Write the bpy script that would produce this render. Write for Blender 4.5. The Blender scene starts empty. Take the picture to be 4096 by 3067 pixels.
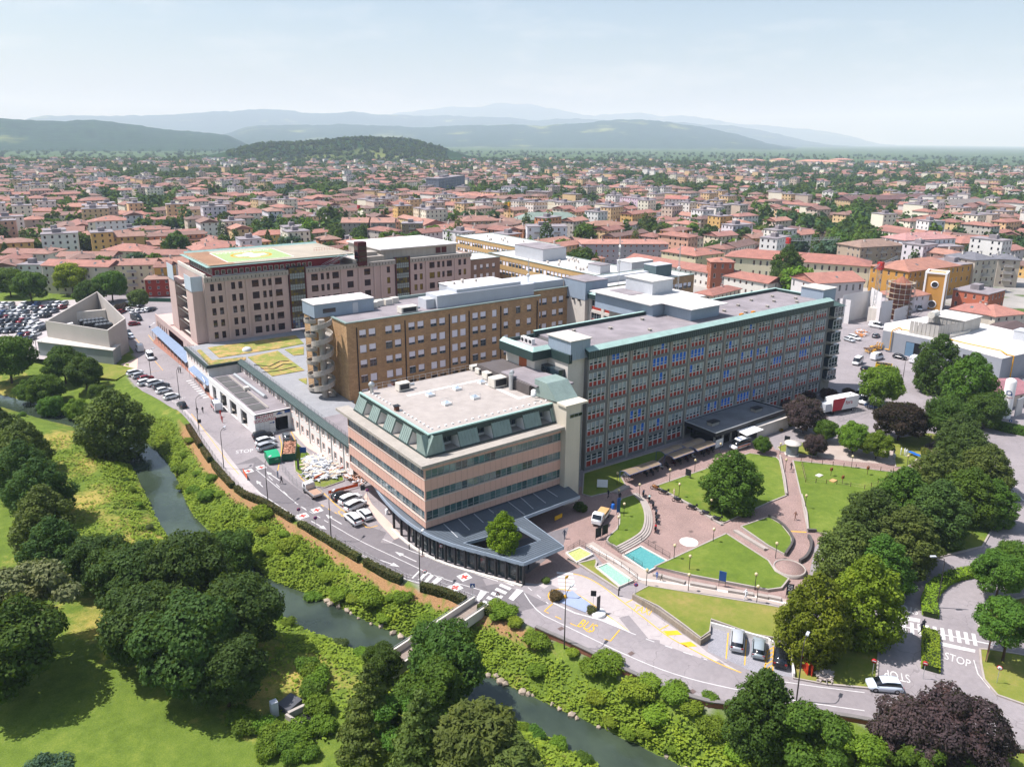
import bpy,bmesh,math,random,re
import numpy as np
from mathutils import Vector,Matrix
from mathutils.geometry import tessellate_polygon
PI = math.pi
R = math.radians
scene = bpy.context.scene
COL = scene.collection
rng = random.Random(7)
nrng = np.random.default_rng(11)

# ------------------------------------------------------------------ camera
# World: X runs along the long hospital facade (away to the right), Y runs away to the left, Z up, metres.
cam_data = bpy.data.cameras.new('camera')
cam = bpy.data.objects.new('camera',cam_data)
COL.objects.link(cam)
cam_data.sensor_fit = 'HORIZONTAL'
cam_data.sensor_width = 36.0
cam_data.lens = 748.728 / 1024 * 36.0
cam_data.shift_y = -(383 - 342.331) / 1024
cam_data.clip_start = 0.5
cam_data.clip_end = 80000
CAM_YAW,CAM_PITCH,CAM_ROLL = 0.6377615,0.2638727,0.0078745
fw = Vector((math.sin(CAM_YAW) * math.cos(CAM_PITCH),math.cos(CAM_YAW) * math.cos(CAM_PITCH),-math.sin(CAM_PITCH)))
rt = Vector((math.cos(CAM_YAW),-math.sin(CAM_YAW),0))
up = rt.cross(fw)
r2 = rt * math.cos(CAM_ROLL) + up * math.sin(CAM_ROLL)
u2 = up * math.cos(CAM_ROLL) - rt * math.sin(CAM_ROLL)
cam.matrix_world = Matrix((( r2.x,u2.x,-fw.x,0),(r2.y,u2.y,-fw.y,0),(r2.z,u2.z,-fw.z,65.0),(0,0,0,1)))
scene.camera = cam

# ------------------------------------------------------------------ sky and sun
SUN_AZ,SUN_EL = R(138),R(60)        # azimuth measured from +X towards +Y: where the sun stands
world = bpy.data.worlds.new('World')
scene.world = world
world.use_nodes = True
wn = world.node_tree.nodes
wl = world.node_tree.links
sky = wn.new('ShaderNodeTexSky')
sky.sky_type = 'NISHITA'
sky.sun_disc = False
sky.sun_elevation = SUN_EL
sky.sun_rotation = R(90) - SUN_AZ     # Nishita rotation is clockwise from +Y
sky.altitude = 60
sky.air_density = 1.3
sky.dust_density = 2.0
sky.ozone_density = 3.0
wn['Background'].inputs['Strength'].default_value = 0.09
# thin high cloud veil, the same all round
wc_ = wn.new('ShaderNodeTexCoord'); wm_ = wn.new('ShaderNodeMapping'); wm_.inputs['Scale'].default_value = (2.2,2.2,9.0)
wz = wn.new('ShaderNodeTexNoise'); wz.inputs['Scale'].default_value = 2.4; wz.inputs['Detail'].default_value = 7; wz.inputs['Roughness'].default_value = .6
wr_ = wn.new('ShaderNodeValToRGB'); wr_.color_ramp.elements[0].position = .5; wr_.color_ramp.elements[1].position = .78; wr_.color_ramp.elements[1].color = (.4,.4,.4,1)
wx = wn.new('ShaderNodeMix'); wx.data_type = 'RGBA'; wx.inputs[7].default_value = (8.2,8.0,8.3,1)
wl.new(wc_.outputs['Generated'],wm_.inputs[0]); wl.new(wm_.outputs[0],wz.inputs['Vector']); wl.new(wz.outputs['Fac'],wr_.inputs[0]); wl.new(wr_.outputs[0],wx.inputs[0])
wl.new(sky.outputs[0],wx.inputs[6]); wl.new(wx.outputs[2],wn['Background'].inputs['Color'])
sun_data = bpy.data.lights.new('sun','SUN')
sun_data.energy = 5.0
sun_data.angle = R(0.5)
sun_data.color = (1.0,0.965,1.0)
sun = bpy.data.objects.new('sun',sun_data)
COL.objects.link(sun)
sd = Vector((math.cos(SUN_AZ) * math.cos(SUN_EL),math.sin(SUN_AZ) * math.cos(SUN_EL),math.sin(SUN_EL)))
sun.rotation_euler = sd.to_track_quat('Z','Y').to_euler()
vs = scene.view_settings
vs.view_transform = 'Standard'
vs.look = 'None'
vs.exposure = 0.62
vs.gamma = 1.0
vs.use_curve_mapping = False
cy_ = scene.cycles
cy_.max_bounces = 6
cy_.diffuse_bounces = 2
cy_.glossy_bounces = 2
cy_.transmission_bounces = 4
cy_.transparent_max_bounces = 8
cy_.volume_bounces = 1
cy_.use_adaptive_sampling = True
cy_.adaptive_threshold = 0.015
cy_.use_denoising = True
cy_.sample_clamp_indirect = 4.0

# ------------------------------------------------------------------ materials
def lin(h):
 h = h.lstrip('#')
 c = [int(h[i:i + 2],16) / 255 for i in (0,2,4)]
 return tuple((x / 12.92 if x <= .04045 else ((x + .055) / 1.055) ** 2.4) for x in c)
def rgba(c):
 if isinstance(c,str): c = lin(c)
 return (c[0],c[1],c[2],1.0)
MATS = {}
class NT:
 """tiny helper round a node tree"""
 def __init__(s,m):
  m.use_nodes = True
  s.t = m.node_tree; s.n = s.t.nodes; s.l = s.t.links
  s.b = s.n['Principled BSDF']
 def new(s,typ,**kw):
  n = s.n.new(typ)
  for k,v in kw.items(): setattr(n,k,v)
  return n
 def link(s,a,b): s.l.new(a,b)
 def coords(s,kind='Object'):
  if kind == 'World': return s.new('ShaderNodeNewGeometry').outputs['Position']
  return s.new('ShaderNodeTexCoord').outputs[kind]
 def noise(s,vec,scale,detail=4,rough=.55,stretch=None):
  if stretch:
   mp = s.new('ShaderNodeMapping'); mp.inputs['Scale'].default_value = stretch
   s.link(vec,mp.inputs['Vector']); vec = mp.outputs[0]
  n = s.new('ShaderNodeTexNoise'); n.inputs['Scale'].default_value = scale
  n.inputs['Detail'].default_value = detail; n.inputs['Roughness'].default_value = rough
  s.link(vec,n.inputs['Vector']); return n.outputs['Fac']
 def ramp(s,fac,stops):
  r = s.new('ShaderNodeValToRGB'); e = r.color_ramp.elements
  while len(e) < len(stops): e.new(.5)
  for el,(p,c) in zip(e,stops): el.position = p; el.color = rgba(c)
  s.link(fac,r.inputs['Fac']); return r.outputs['Color']
 def mix(s,fac,a,b,mode='MIX'):
  m = s.new('ShaderNodeMix',data_type='RGBA',blend_type=mode)
  for v,i in ((fac,0),(a,6),(b,7)):
   if hasattr(v,'is_output'): s.link(v,m.inputs[i])
   elif i == 0: m.inputs[0].default_value = v
   else: m.inputs[i].default_value = rgba(v)
  return m.outputs[2]
 def math(s,op,a,b=0.0,clamp=False):
  m = s.new('ShaderNodeMath',operation=op,use_clamp=clamp)
  for v,i in ((a,0),(b,1)):
   if hasattr(v,'is_output'): s.link(v,m.inputs[i])
   else: m.inputs[i].default_value = v
  return m.outputs[0]
 def bump(s,h,strength=.3,dist=.05):
  b = s.new('ShaderNodeBump'); b.inputs['Strength'].default_value = strength; b.inputs['Distance'].default_value = dist
  s.link(h,b.inputs['Height']); s.link(b.outputs[0],s.b.inputs['Normal'])
def scl(c,k):
 if isinstance(c,str): c = lin(c)
 return tuple(min(1,max(0,x * k)) for x in c)
def mat(name,col='#808080',rough=.8,var=.12,scale=.6,fine=9.0,spec=.3,metal=0.0,bump=0.0,objcol=False,rand=0.0,coord='Object',streak=0.0):
 """plain weathered surface: base colour broken by two scales of noise, optional vertical streaks, per-object colour"""
 if name in MATS: return MATS[name]
 m = bpy.data.materials.new(name); t = NT(m)
 v = t.coords(coord)
 n1 = t.noise(v,scale,5); n2 = t.noise(v,fine,3)
 s = t.math('ADD',t.math('MULTIPLY',n1,.65),t.math('MULTIPLY',n2,.35))
 if streak:
  n3 = t.noise(v,1.0,4,.6,(1.6,1.6,.12))
  s = t.math('ADD',t.math('MULTIPLY',s,1 - streak),t.math('MULTIPLY',n3,streak))
 if objcol:
  oi = t.new('ShaderNodeObjectInfo')
  g = t.ramp(s,[(.25,(1 - var * 1.6,) * 3),(.75,(1,1,1))])
  c = t.mix(1.0,oi.outputs['Color'],g,'MULTIPLY')
 else:
  c = t.ramp(s,[(.28,scl(col,1 - var * 1.5)),(.72,scl(col,1 + var))])
 if rand:
  oi = t.new('ShaderNodeObjectInfo')
  h = t.new('ShaderNodeHueSaturation')
  t.link(c,h.inputs['Color'])
  t.link(t.math('ADD',t.math('MULTIPLY',oi.outputs['Random'],rand),1 - rand * .5),h.inputs['Value'])
  c = h.outputs[0]
 t.link(c,t.b.inputs['Base Color'])
 t.b.inputs['Roughness'].default_value = rough
 t.b.inputs['Specular IOR Level'].default_value = spec
 t.b.inputs['Metallic'].default_value = metal
 if bump: t.bump(n2,bump,.03)
 MATS[name] = m
 return m
def glass(name,col='#1c2830',rough=.08,spec=.8,var=.3,objcol=False):
 return mat(name,col,rough,var,.35,2.0,spec,objcol=objcol)

# ------------------------------------------------------------------ mesh building
class MB:
 """collects boxes, prisms, tubes, quads into ONE mesh"""
 def __init__(s): s.v = []; s.f = []; s.m = []; s.mi = 0; s.sm = []
 def add(s,vs,fs,smooth=False):
  o = len(s.v); s.v += [tuple(p) for p in vs]
  for f in fs: s.f.append(tuple(i + o for i in f)); s.m.append(s.mi); s.sm.append(smooth)
  return s
 def use(s,i): s.mi = i; return s
 def box(s,x0,x1,y0,y1,z0,z1):
  return s.add([(x0,y0,z0),(x1,y0,z0),(x1,y1,z0),(x0,y1,z0),(x0,y0,z1),(x1,y0,z1),(x1,y1,z1),(x0,y1,z1)],
              [(3,2,1,0),(4,5,6,7),(0,1,5,4),(1,2,6,5),(2,3,7,6),(3,0,4,7)])
 def quad(s,a,b,c,d): return s.add([a,b,c,d],[(0,1,2,3)])
 def prism(s,poly,z0,z1,cap=True,bottom=False):
  n = len(poly)
  if sum(poly[i][0] * poly[(i + 1) % n][1] - poly[(i + 1) % n][0] * poly[i][1] for i in range(n)) < 0: poly = poly[::-1]
  o = [(p[0],p[1],z0) for p in poly] + [(p[0],p[1],z1) for p in poly]
  fs = [(i,(i + 1) % n,n + (i + 1) % n,n + i) for i in range(n)]
  s.add(o,fs)
  if cap: s.poly(poly,z1)
  if bottom: s.poly(poly,z0)
  return s
 def poly(s,poly,z=0.0):
  vs = [Vector((p[0],p[1],p[2] if len(p) > 2 else z)) for p in poly]
  tr = []
  for t in tessellate_polygon([vs]):
   a,b,c = (vs[i] for i in t)
   tr.append(tuple(t) if (b - a).cross(c - a).z >= 0 else tuple(t[::-1]))
  return s.add(vs,tr)
 def tube(s,a,b,r,n=6,r1=None,caps=True,smooth=True):
  a,b = Vector(a),Vector(b); d = (b - a).normalized()
  x = d.orthogonal().normalized(); y = d.cross(x); r1 = r if r1 is None else r1
  vs = []
  for P,rr in ((a,r),(b,r1)):
   for i in range(n):
    t = 2 * PI * i / n; vs.append(P + x * (rr * math.cos(t)) + y * (rr * math.sin(t)))
  s.add(vs,[(i,(i + 1) % n,n + (i + 1) % n,n + i) for i in range(n)],smooth)
  if caps: s.add(vs,[tuple(range(n))[::-1],tuple(range(n,2 * n))])
  return s
 def path(s,pts,r,n=6):
  for a,b in zip(pts[:-1],pts[1:]): s.tube(a,b,r,n)
  return s
 def lathe(s,prof,c=(0,0,0),n=12,smooth=True):
  vs = []
  for r,z in prof:
   for i in range(n):
    t = 2 * PI * i / n; vs.append((c[0] + r * math.cos(t),c[1] + r * math.sin(t),c[2] + z))
  fs = []
  for k in range(len(prof) - 1):
   for i in range(n):
    j = (i + 1) % n; fs.append((k * n + i,k * n + j,(k + 1) * n + j,(k + 1) * n + i))
  return s.add(vs,fs,smooth)
 def oriented(s,c,ux,uy,sx,sy,z0,z1):
  """box centred at c, local axes ux, uy (2-D unit), half sizes sx, sy"""
  P = [(c[0] + ux[0] * a * sx + uy[0] * b * sy,c[1] + ux[1] * a * sx + uy[1] * b * sy) for a,b in ((-1,-1),(1,-1),(1,1),(-1,1))]
  return s.prism(P,z0,z1,bottom=True)
 def mesh(s,name,mats):
  me = bpy.data.meshes.new(name)
  me.from_pydata(s.v,[],s.f)
  for m in (mats if isinstance(mats,(list,tuple)) else [mats]): me.materials.append(m)
  if any(s.m): me.polygons.foreach_set('material_index',s.m)
  if any(s.sm): me.polygons.foreach_set('use_smooth',s.sm)
  me.update()
  return me
 def build(s,name,mats,parent=None,*a,**kw):
  return put(s.mesh(name,mats),name,parent,*a,**kw)
def put(me,name,parent=None,loc=None,rz=0.0,sc=None,label=None,cat=None,group=None,kind=None,color=None):
 o = bpy.data.objects.new(name,me)
 COL.objects.link(o)
 if parent is not None: o.parent = parent
 if loc is not None: o.location = (loc[0],loc[1],loc[2] if len(loc) > 2 else 0)
 if rz: o.rotation_euler = (0,0,rz)
 if sc is not None: o.scale = (sc,sc,sc) if isinstance(sc,(int,float)) else sc
 if label: o['label'] = label
 if cat: o['category'] = cat
 if group: o['group'] = group
 if kind: o['kind'] = kind
 if color is not None: o.color = rgba(color)
 return o
def empty(name,loc,label,cat,group=None,rz=0.0,sc=None):
 o = put(None,name,None,loc,rz,sc,label,cat,group)
 o.empty_display_size = .5
 return o
def np_mesh(name,verts,quads,mats,tris=False,smooth=False):
 me = bpy.data.meshes.new(name)
 k = 3 if tris else 4
 nv,nf = len(verts),len(quads)
 me.vertices.add(nv); me.vertices.foreach_set('co',np.asarray(verts,np.float32).ravel())
 me.loops.add(nf * k); me.loops.foreach_set('vertex_index',np.asarray(quads,np.int32).ravel())
 me.polygons.add(nf); me.polygons.foreach_set('loop_start',np.arange(0,nf * k,k,dtype=np.int32))
 if smooth: me.polygons.foreach_set('use_smooth',np.ones(nf,bool))
 for m in (mats if isinstance(mats,(list,tuple)) else [mats]): me.materials.append(m)
 me.update(calc_edges=True)
 return me
def copy_tree(o,parent=None,**kw):
 c = o.copy(); COL.objects.link(c); c.parent = parent
 for ch in o.children: copy_tree(ch,c)
 for k,v in kw.items():
  if k == 'loc': c.location = (v[0],v[1],v[2] if len(v) > 2 else 0)
  elif k == 'rz': c.rotation_euler = (0,0,v)
  elif k == 'sc': c.scale = (v,v,v)
  elif k == 'color': c.color = rgba(v)
  else: c[{'cat': 'category'}.get(k,k)] = v
 return c
def hue(o,c):
 """same object colour on a thing and all its parts"""
 o.color = rgba(c)
 for ch in o.children: hue(ch,c)
def sub2(a,b): return (a[0] - b[0],a[1] - b[1])
def unit(a):
 l = math.hypot(*a); return (a[0] / l,a[1] / l)
def offset(line,d):
 """parallel polyline, d metres to the left"""
 out = []
 for i,p in enumerate(line):
  a = line[max(0,i - 1)]; b = line[min(len(line) - 1,i + 1)]
  t = unit(sub2(b,a)); out.append((p[0] - t[1] * d,p[1] + t[0] * d))
 return out
def ribbon(mb,line,w,z=0.0,z1=None,closed=False):
 """strip of width w along a polyline; a box section when z1 is given"""
 L,Rr = offset(line,w / 2),offset(line,-w / 2)
 for i in range(len(line) - 1):
  if z1 is None: mb.quad((*Rr[i],z),(*Rr[i + 1],z),(*L[i + 1],z),(*L[i],z))
  else:
   a,b,c,d = Rr[i],Rr[i + 1],L[i + 1],L[i]
   mb.add([(*p,z) for p in (a,b,c,d)] + [(*p,z1) for p in (a,b,c,d)],
                   [(4,5,6,7),(0,1,5,4),(2,3,7,6),(1,2,6,5),(3,0,4,7)])
 return mb
def resample(line,step):
 out = [line[0]]; acc = 0.0
 for a,b in zip(line[:-1],line[1:]):
  L = math.hypot(b[0] - a[0],b[1] - a[1]); n = max(1,int(round(L / step)))
  for i in range(1,n + 1): out.append((a[0] + (b[0] - a[0]) * i / n,a[1] + (b[1] - a[1]) * i / n))
 return out
def smooth(line,it=2):
 for _ in range(it):
  o = [line[0]]
  for a,b in zip(line[:-1],line[1:]):
   o += [(a[0] * .75 + b[0] * .25,a[1] * .75 + b[1] * .25),(a[0] * .25 + b[0] * .75,a[1] * .25 + b[1] * .75)]
  o.append(line[-1]); line = o
 return line
def text(name,body,size,loc,rx=0.0,rz=0.0,m=None,parent=None,ext=.004,align='CENTER',sx=1.0,**kw):
 c = bpy.data.curves.new(name,'FONT'); c.body = body; c.size = size; c.extrude = ext
 c.align_x = align; c.align_y = 'CENTER'; c.resolution_u = 3
 tmp = bpy.data.objects.new(name,c)
 me = bpy.data.meshes.new_from_object(tmp); bpy.data.objects.remove(tmp); bpy.data.curves.remove(c)
 me.name = name; me.materials.clear(); me.materials.append(m)
 o = bpy.data.objects.new(name,me); COL.objects.link(o); o.parent = parent
 o.location = loc; o.rotation_euler = (rx,0,rz); o.scale = (sx,1,1)
 for k,v in kw.items(): o[k] = v
 return o

# ------------------------------------------------------------------ terrain: one sheet with the river channel cut into it
ER = [(20,420),(46.6,327.7),(40.2,276.3),(38.9,246.2),(36.3,231.8),(32.6,228.2),(32.8,212.4),(35.2,201.6),(36.6,191.6),
      (37.6,188.9),(37.7,178.3),(36.8,165),(36.2,150.4),(36.4,135),(39,128.3),(40.8,119.1),(43.1,109.2),(44.98,99.91),
      (47.33,90.35),(50.57,85.43),(52.26,81.41),(52.91,79.19),(55.08,73.82),(56.61,68.24),(57.61,65.47),(59,60.55),(60.29,55.24),
      (62.81,48.58),(64.72,45.58),(69.29,41.73),(73.17,37.85),(76.7,33.87),(81.1,27.74),(86.6,20.95),(150,-40),(160,-120)]
WR = [(-140,330),(-80,262),(0.1,249.4),(3,243.7),(11.1,225),(17.5,214),(24.7,198.1),(28.9,180.7),(29.6,171.2),(29.8,161.4),
      (28.8,150.7),(27.9,140.5),(28.3,134.7),(29.6,126.6),(31.89,110.71),(33.89,105.76),(35.98,101.94),(38.13,96.68),
      (39.9,91.51),(41.78,86.62),(44.13,81.9),(46.46,75.29),(48.5,69.51),(49.63,66.38),(51.51,61.18),(54.26,54.31),
      (55.65,50.37),(57.14,46.4),(58.6,41.96),(60,-20),(75,-120)]
WL = [(-160,300),(-100,240),(-0.4,236.7),(2.4,231.2),(5.3,224.5),(11.6,211.5),(16.4,203),(20.7,189.1),(22.6,174.6),(23.1,164.7),(22.6,151.3),
      (22.2,143.1),(22.2,133.3),(23.28,121.77),(28.2,103.08),(31.35,95.89),(34.13,89.61),(36.07,84.97),(39.68,78.98),
      (42.69,70.77),(44.44,65.01),(47.47,58.76),(48.55,54.62),(50.4,49.37),(45,-20),(58,-120)]
WR,WL,ER = smooth(WR,1),smooth(WL,1),smooth(ER,1)
RIVER = WR + WL[::-1]
HOSP = ER + [(400,-120),(400,420)]
def in_poly(P,poly):
 x,y = P[:,0],P[:,1]; c = np.zeros(len(P),bool); n = len(poly)
 for i in range(n):
  (x1,y1),(x2,y2) = poly[i],poly[(i + 1) % n]
  if y1 == y2: continue
  k = ((y1 > y) != (y2 > y)) & (x < (x2 - x1) * (y - y1) / (y2 - y1) + x1); c ^= k
 return c
def dist_line(P,line):
 d = np.full(len(P),1e9)
 for a,b in zip(line[:-1],line[1:]):
  a = np.array(a); v = np.array(b) - a; L = v @ v
  if L < 1e-9: continue
  t = np.clip(((P - a) @ v) / L,0,1)
  d = np.minimum(d,np.hypot(*(P - (a + t[:,None] * v)).T))
 return d
NEAR_BOX = (-130,330,-60,420)
def vnoise(P,s,seed=0):
 """cheap smooth value noise, vectorised"""
 r = np.random.default_rng(seed).random((64,64)); q = P / s; i = np.floor(q).astype(int); fq = q - i; fq = fq * fq * (3 - 2 * fq)
 g = lambda a,b: r[(i[:,0] + a) % 64,(i[:,1] + b) % 64]
 return (g(0,0) * (1 - fq[:,0]) + g(1,0) * fq[:,0]) * (1 - fq[:,1]) + (g(0,1) * (1 - fq[:,0]) + g(1,1) * fq[:,0]) * fq[:,1]
def terrain(P):
 """height and zone weights: (z, mulch, dry, town)"""
 P = np.asarray(P,float); n = len(P)
 z = np.full(n,-.06); mulch = np.zeros(n); dry = np.zeros(n); town = np.ones(n)
 k = (P[:,0] > -240) & (P[:,0] < 210) & (P[:,1] > -130) & (P[:,1] < 430)
 Q = P[k]
 if len(Q):
  riv = in_poly(Q,RIVER); hos = in_poly(Q,HOSP); dr,dl,de = dist_line(Q,WR),dist_line(Q,WL),dist_line(Q,ER)
  right = ~riv & ~hos & (dr < dl); left = ~riv & ~hos & ~right
  zz = np.full(len(Q),-.06); t = dr / (dr + de + 1e-6)
  bump_ = (vnoise(Q,5,1) - .5) * .5 + (vnoise(Q,1.7,2) - .5) * .25
  zr = -4.15 + 4.05 * np.clip(t * 1.12,0,1) ** .8 + bump_ * np.clip(np.minimum(dr,de) / 2.5,0,1)
  far = np.clip((de - 22) / 25,0,1)
  zr = zr * (1 - far) + far * np.minimum(zr + 2,-.3)
  zl = -4.15 + 2.9 * np.clip(dl / 6.5,0,1) ** .8 + .6 * np.clip((dl - 8) / 40,0,1) + bump_ * .6 * np.clip(dl / 3,0,1) * np.clip(1 - (dl - 10) / 12,.15,1)
  zz[right] = zr[right]; zz[left] = zl[left]; zz[riv] = -4.15 - np.minimum(1.2,np.minimum(dr,dl)[riv] * .5)
  mu = np.zeros(len(Q)); mu[right] = np.clip(1.2 - np.abs(de[right] - 1.9) / 1.3,0,1) * np.clip((Q[right][:,1] - 62) / 8,0,1) * np.clip((190 - Q[right][:,1]) / 15,0,1)
  dy = vnoise(Q,9,5) * .75 + vnoise(Q,3,6) * .35 - .25
  dy[right] -= .18; dy[left] += .12 * np.clip(1 - np.abs(dl[left] - 9) / 6,0,1)
  dy[left] *= np.clip(1.6 - dl[left] / 22,.12,1)
  tw = np.zeros(len(Q)); tw[hos] = 1
  z[k] = zz; mulch[k] = mu; dry[k] = np.clip(dy,0,1); town[k] = tw
 west = (P[:,0] <= 40) & (P[:,1] < 215) & (P[:,1] > -400) & (P[:,0] > -500)
 town[west] = 0
 z[west & ~k] = -.65
 return z,mulch,dry,town
def height_at(x,y): return float(terrain([(x,y)])[0][0])

def ground_material():
 m = bpy.data.materials.new('ground_cover'); t = NT(m); v = t.coords('World')
 big = t.noise(v,.05,5); mid = t.noise(v,.45,5,.65); fin = t.noise(v,6.0,3,.7)
 g1 = t.ramp(t.math('ADD',t.math('MULTIPLY',mid,.55),t.math('MULTIPLY',fin,.45)),[(.3,'#46581f'),(.5,'#5d702b'),(.72,'#7a853a')])
 g2 = t.ramp(fin,[(.3,'#93803f'),(.7,'#b5a25f')])
 at = lambda nm: t.new('ShaderNodeAttribute',attribute_name=nm).outputs['Fac']
 sh = lambda a,k: t.math('MULTIPLY',t.math('SUBTRACT',t.math('ADD',a,t.math('MULTIPLY',t.math('SUBTRACT',mid,.5),k)),.35),3.2,True)
 c = t.mix(t.math('MULTIPLY',sh(at('dry'),.9),.8),g1,g2)
 mu = t.ramp(fin,[(.3,'#77593c'),(.7,'#a5835d')])
 c = t.mix(sh(at('mulch'),.5),c,mu)
 # town ground: asphalt yards and gardens
 tn = t.ramp(t.noise(v,.028,3,.6),[(.44,'#4a5f2a'),(.5,'#8d8a84'),(.62,'#a09b95')])
 far = t.ramp(t.noise(v,.0035,5,.7),[(.36,'#283d20'),(.5,'#4e6235'),(.58,'#2f4826'),(.74,'#75794c')])
 sp = t.new('ShaderNodeVectorMath',operation='LENGTH'); t.link(v,sp.inputs[0])
 fz = t.math('DIVIDE',t.math('SUBTRACT',sp.outputs['Value'],1500),700,True)
 tn = t.mix(fz,tn,far)
 c = t.mix(at('town'),c,tn)
 t.link(c,t.b.inputs['Base Color'])
 t.b.inputs['Roughness'].default_value = .95; t.b.inputs['Specular IOR Level'].default_value = .1
 t.bump(t.math('ADD',fin,mid),.5,.12)
 return m
gx = np.concatenate([[-33500,-15000,-6000,-3000,-1500,-700,-350,-220],np.arange(-150,130,1.4),np.arange(130,331,6),[420,700,1500,3000,6000,15000,33500]])
gy = np.concatenate([[-3000,-800,-300,-140],np.arange(-60,330,1.5),np.arange(331,431,8),[600,1000,2000,4000,8000,16000,33500]])
GX,GY = np.meshgrid(gx,gy,indexing='ij'); GP = np.stack([GX.ravel(),GY.ravel()],1)
gz,gm,gd,gt = terrain(GP)
ny = len(gy); ii,jj = np.meshgrid(np.arange(len(gx) - 1),np.arange(ny - 1),indexing='ij'); base = (ii * ny + jj).ravel()
me = np_mesh('ground',np.column_stack([GP,gz]),np.stack([base,base + ny,base + ny + 1,base + 1],1),ground_material(),smooth=True)
for nm,arr in (('mulch',gm),('dry',gd),('town',gt)):
 a = me.attributes.new(nm,'FLOAT','POINT'); a.data.foreach_set('value',arr.astype(np.float32))
put(me,'ground',kind='structure')

def water_material():
 m = bpy.data.materials.new('river_water'); t = NT(m); v = t.coords('World')
 c = t.ramp(t.noise(v,.12,4),[(.3,'#29332a'),(.7,'#44503f')])
 t.link(c,t.b.inputs['Base Color']); t.b.inputs['Roughness'].default_value = .12; t.b.inputs['Specular IOR Level'].default_value = .5
 t.bump(t.noise(v,1.1,4,.6,(1,.6,1)),.18,.25)
 return m
# the water sheet reaches a little under both banks
wide = MB(); wide.poly([(p[0],p[1]) for p in offset(WR,2.2)] + [(p[0],p[1]) for p in offset(WL,-2.2)][::-1],-4.0)
wide.build('river_water',water_material(),kind='structure')

# ------------------------------------------------------------------ far hills
def hill_material():
 m = bpy.data.materials.new('wooded_hills'); t = NT(m); v = t.coords('World')
 n = t.noise(v,.012,6,.75); b = t.noise(v,.0016,5,.6)
 w = t.ramp(n,[(.3,'#182c16'),(.7,'#304b26')]); p = t.ramp(n,[(.3,'#66743a'),(.7,'#87894f')])
 c = t.mix(t.math('MULTIPLY',t.math('SUBTRACT',b,.6),9,True),w,p)
 t.link(c,t.b.inputs['Base Color']); t.b.inputs['Roughness'].default_value = .95; t.b.inputs['Specular IOR Level'].default_value = .05
 t.bump(n,.9,14)
 return m
HM = hill_material()
HORIZON_Y = 140.05
def hill(name,prof,D,W,seed,bumpy):
 """prof: skyline as (pixel column at 1024 wide, pixels above the horizon); D distance; W depth of the range"""
 px = np.array([p[0] for p in prof],float); ph = np.array([p[1] for p in prof],float)
 na,nr = 260,18
 xs = np.linspace(px[0],px[-1],na); hs = np.interp(xs,px,ph)
 tp = np.clip(np.minimum(np.arange(na),np.arange(na)[::-1]) / (na * .12),0,1); tp = tp * tp * (3 - 2 * tp)
 az = CAM_YAW + np.arctan((xs - 512) / 775.6)
 V,rs = [],np.linspace(-1,1,nr)
 rg = np.random.default_rng(seed)
 for i in range(na):
  for r in rs:
   rr = D + r * W; k = math.exp(-3.2 * r * r) if r < 0 else math.exp(-1.5 * r * r)
   k = (k - math.exp(-3.2)) / (1 - math.exp(-3.2)) if r < 0 else k
   V.append((rr * math.sin(az[i]),rr * math.cos(az[i]),max(0.0,k) * (hs[i] * .66 / 775.6 * D + 58) * tp[i]))
 V = np.array(V); P = V[:,:2]
 nz = (vnoise(P,W * .35,seed) - .62) * .34 + (vnoise(P,W * .13,seed + 1) - .6) * .2
 edge = np.clip((V[:,2]) / (V[:,2].max() + 1e-6),0,1)
 mid = np.tile(np.where(np.abs(rs) < .12,.5,1.0),na)
 V[:,2] += nz * V[:,2].max() * edge * mid + (vnoise(P,bumpy * 3,seed + 2) + vnoise(P,bumpy,seed + 3) - 1) * bumpy * .22 * (V[:,2] > 3)
 V[:,2] = np.where(V[:,2] < .5,-4,V[:,2])
 i,j = np.meshgrid(np.arange(na - 1),np.arange(nr - 1),indexing='ij'); b0 = (i * nr + j).ravel()
 put(np_mesh(name,V,np.stack([b0,b0 + nr,b0 + nr + 1,b0 + 1],1),HM,smooth=True),name,kind='structure')
 return V.reshape(na,nr,3)
# skyline heights above the horizon line, read along the ranges from left to right
hill('hills',[(-60,22),(0,24),(60,24),(95,27),(115,24),(160,14),(215,8),(260,2)],6000,1900,21,34)
KNOLL = hill('hills',[(175,-26),(215,-18),(255,-6),(300,-1),(335,4),(365,6),(400,4),(430,-4),(465,-18),(495,-26)],2500,560,22,12)
hill('hills',[(180,5),(260,19),(340,22),(420,19),(470,23),(540,21),(580,26),(620,31),(650,29),(690,22),(740,12),(800,3)],10500,3400,23,60)
hill('hills',[(-60,22),(0,26),(120,30),(200,34),(270,40),(330,37),(400,36),(520,32),(580,33),(640,30),(720,22),(790,12),(860,2)],17500,4600,24,110)
hill('hills',[(330,30),(400,41),(450,46),(495,52),(520,51),(545,47),(580,42),(640,41),(700,34),(800,18),(900,4)],26000,5000,25,170)

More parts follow.
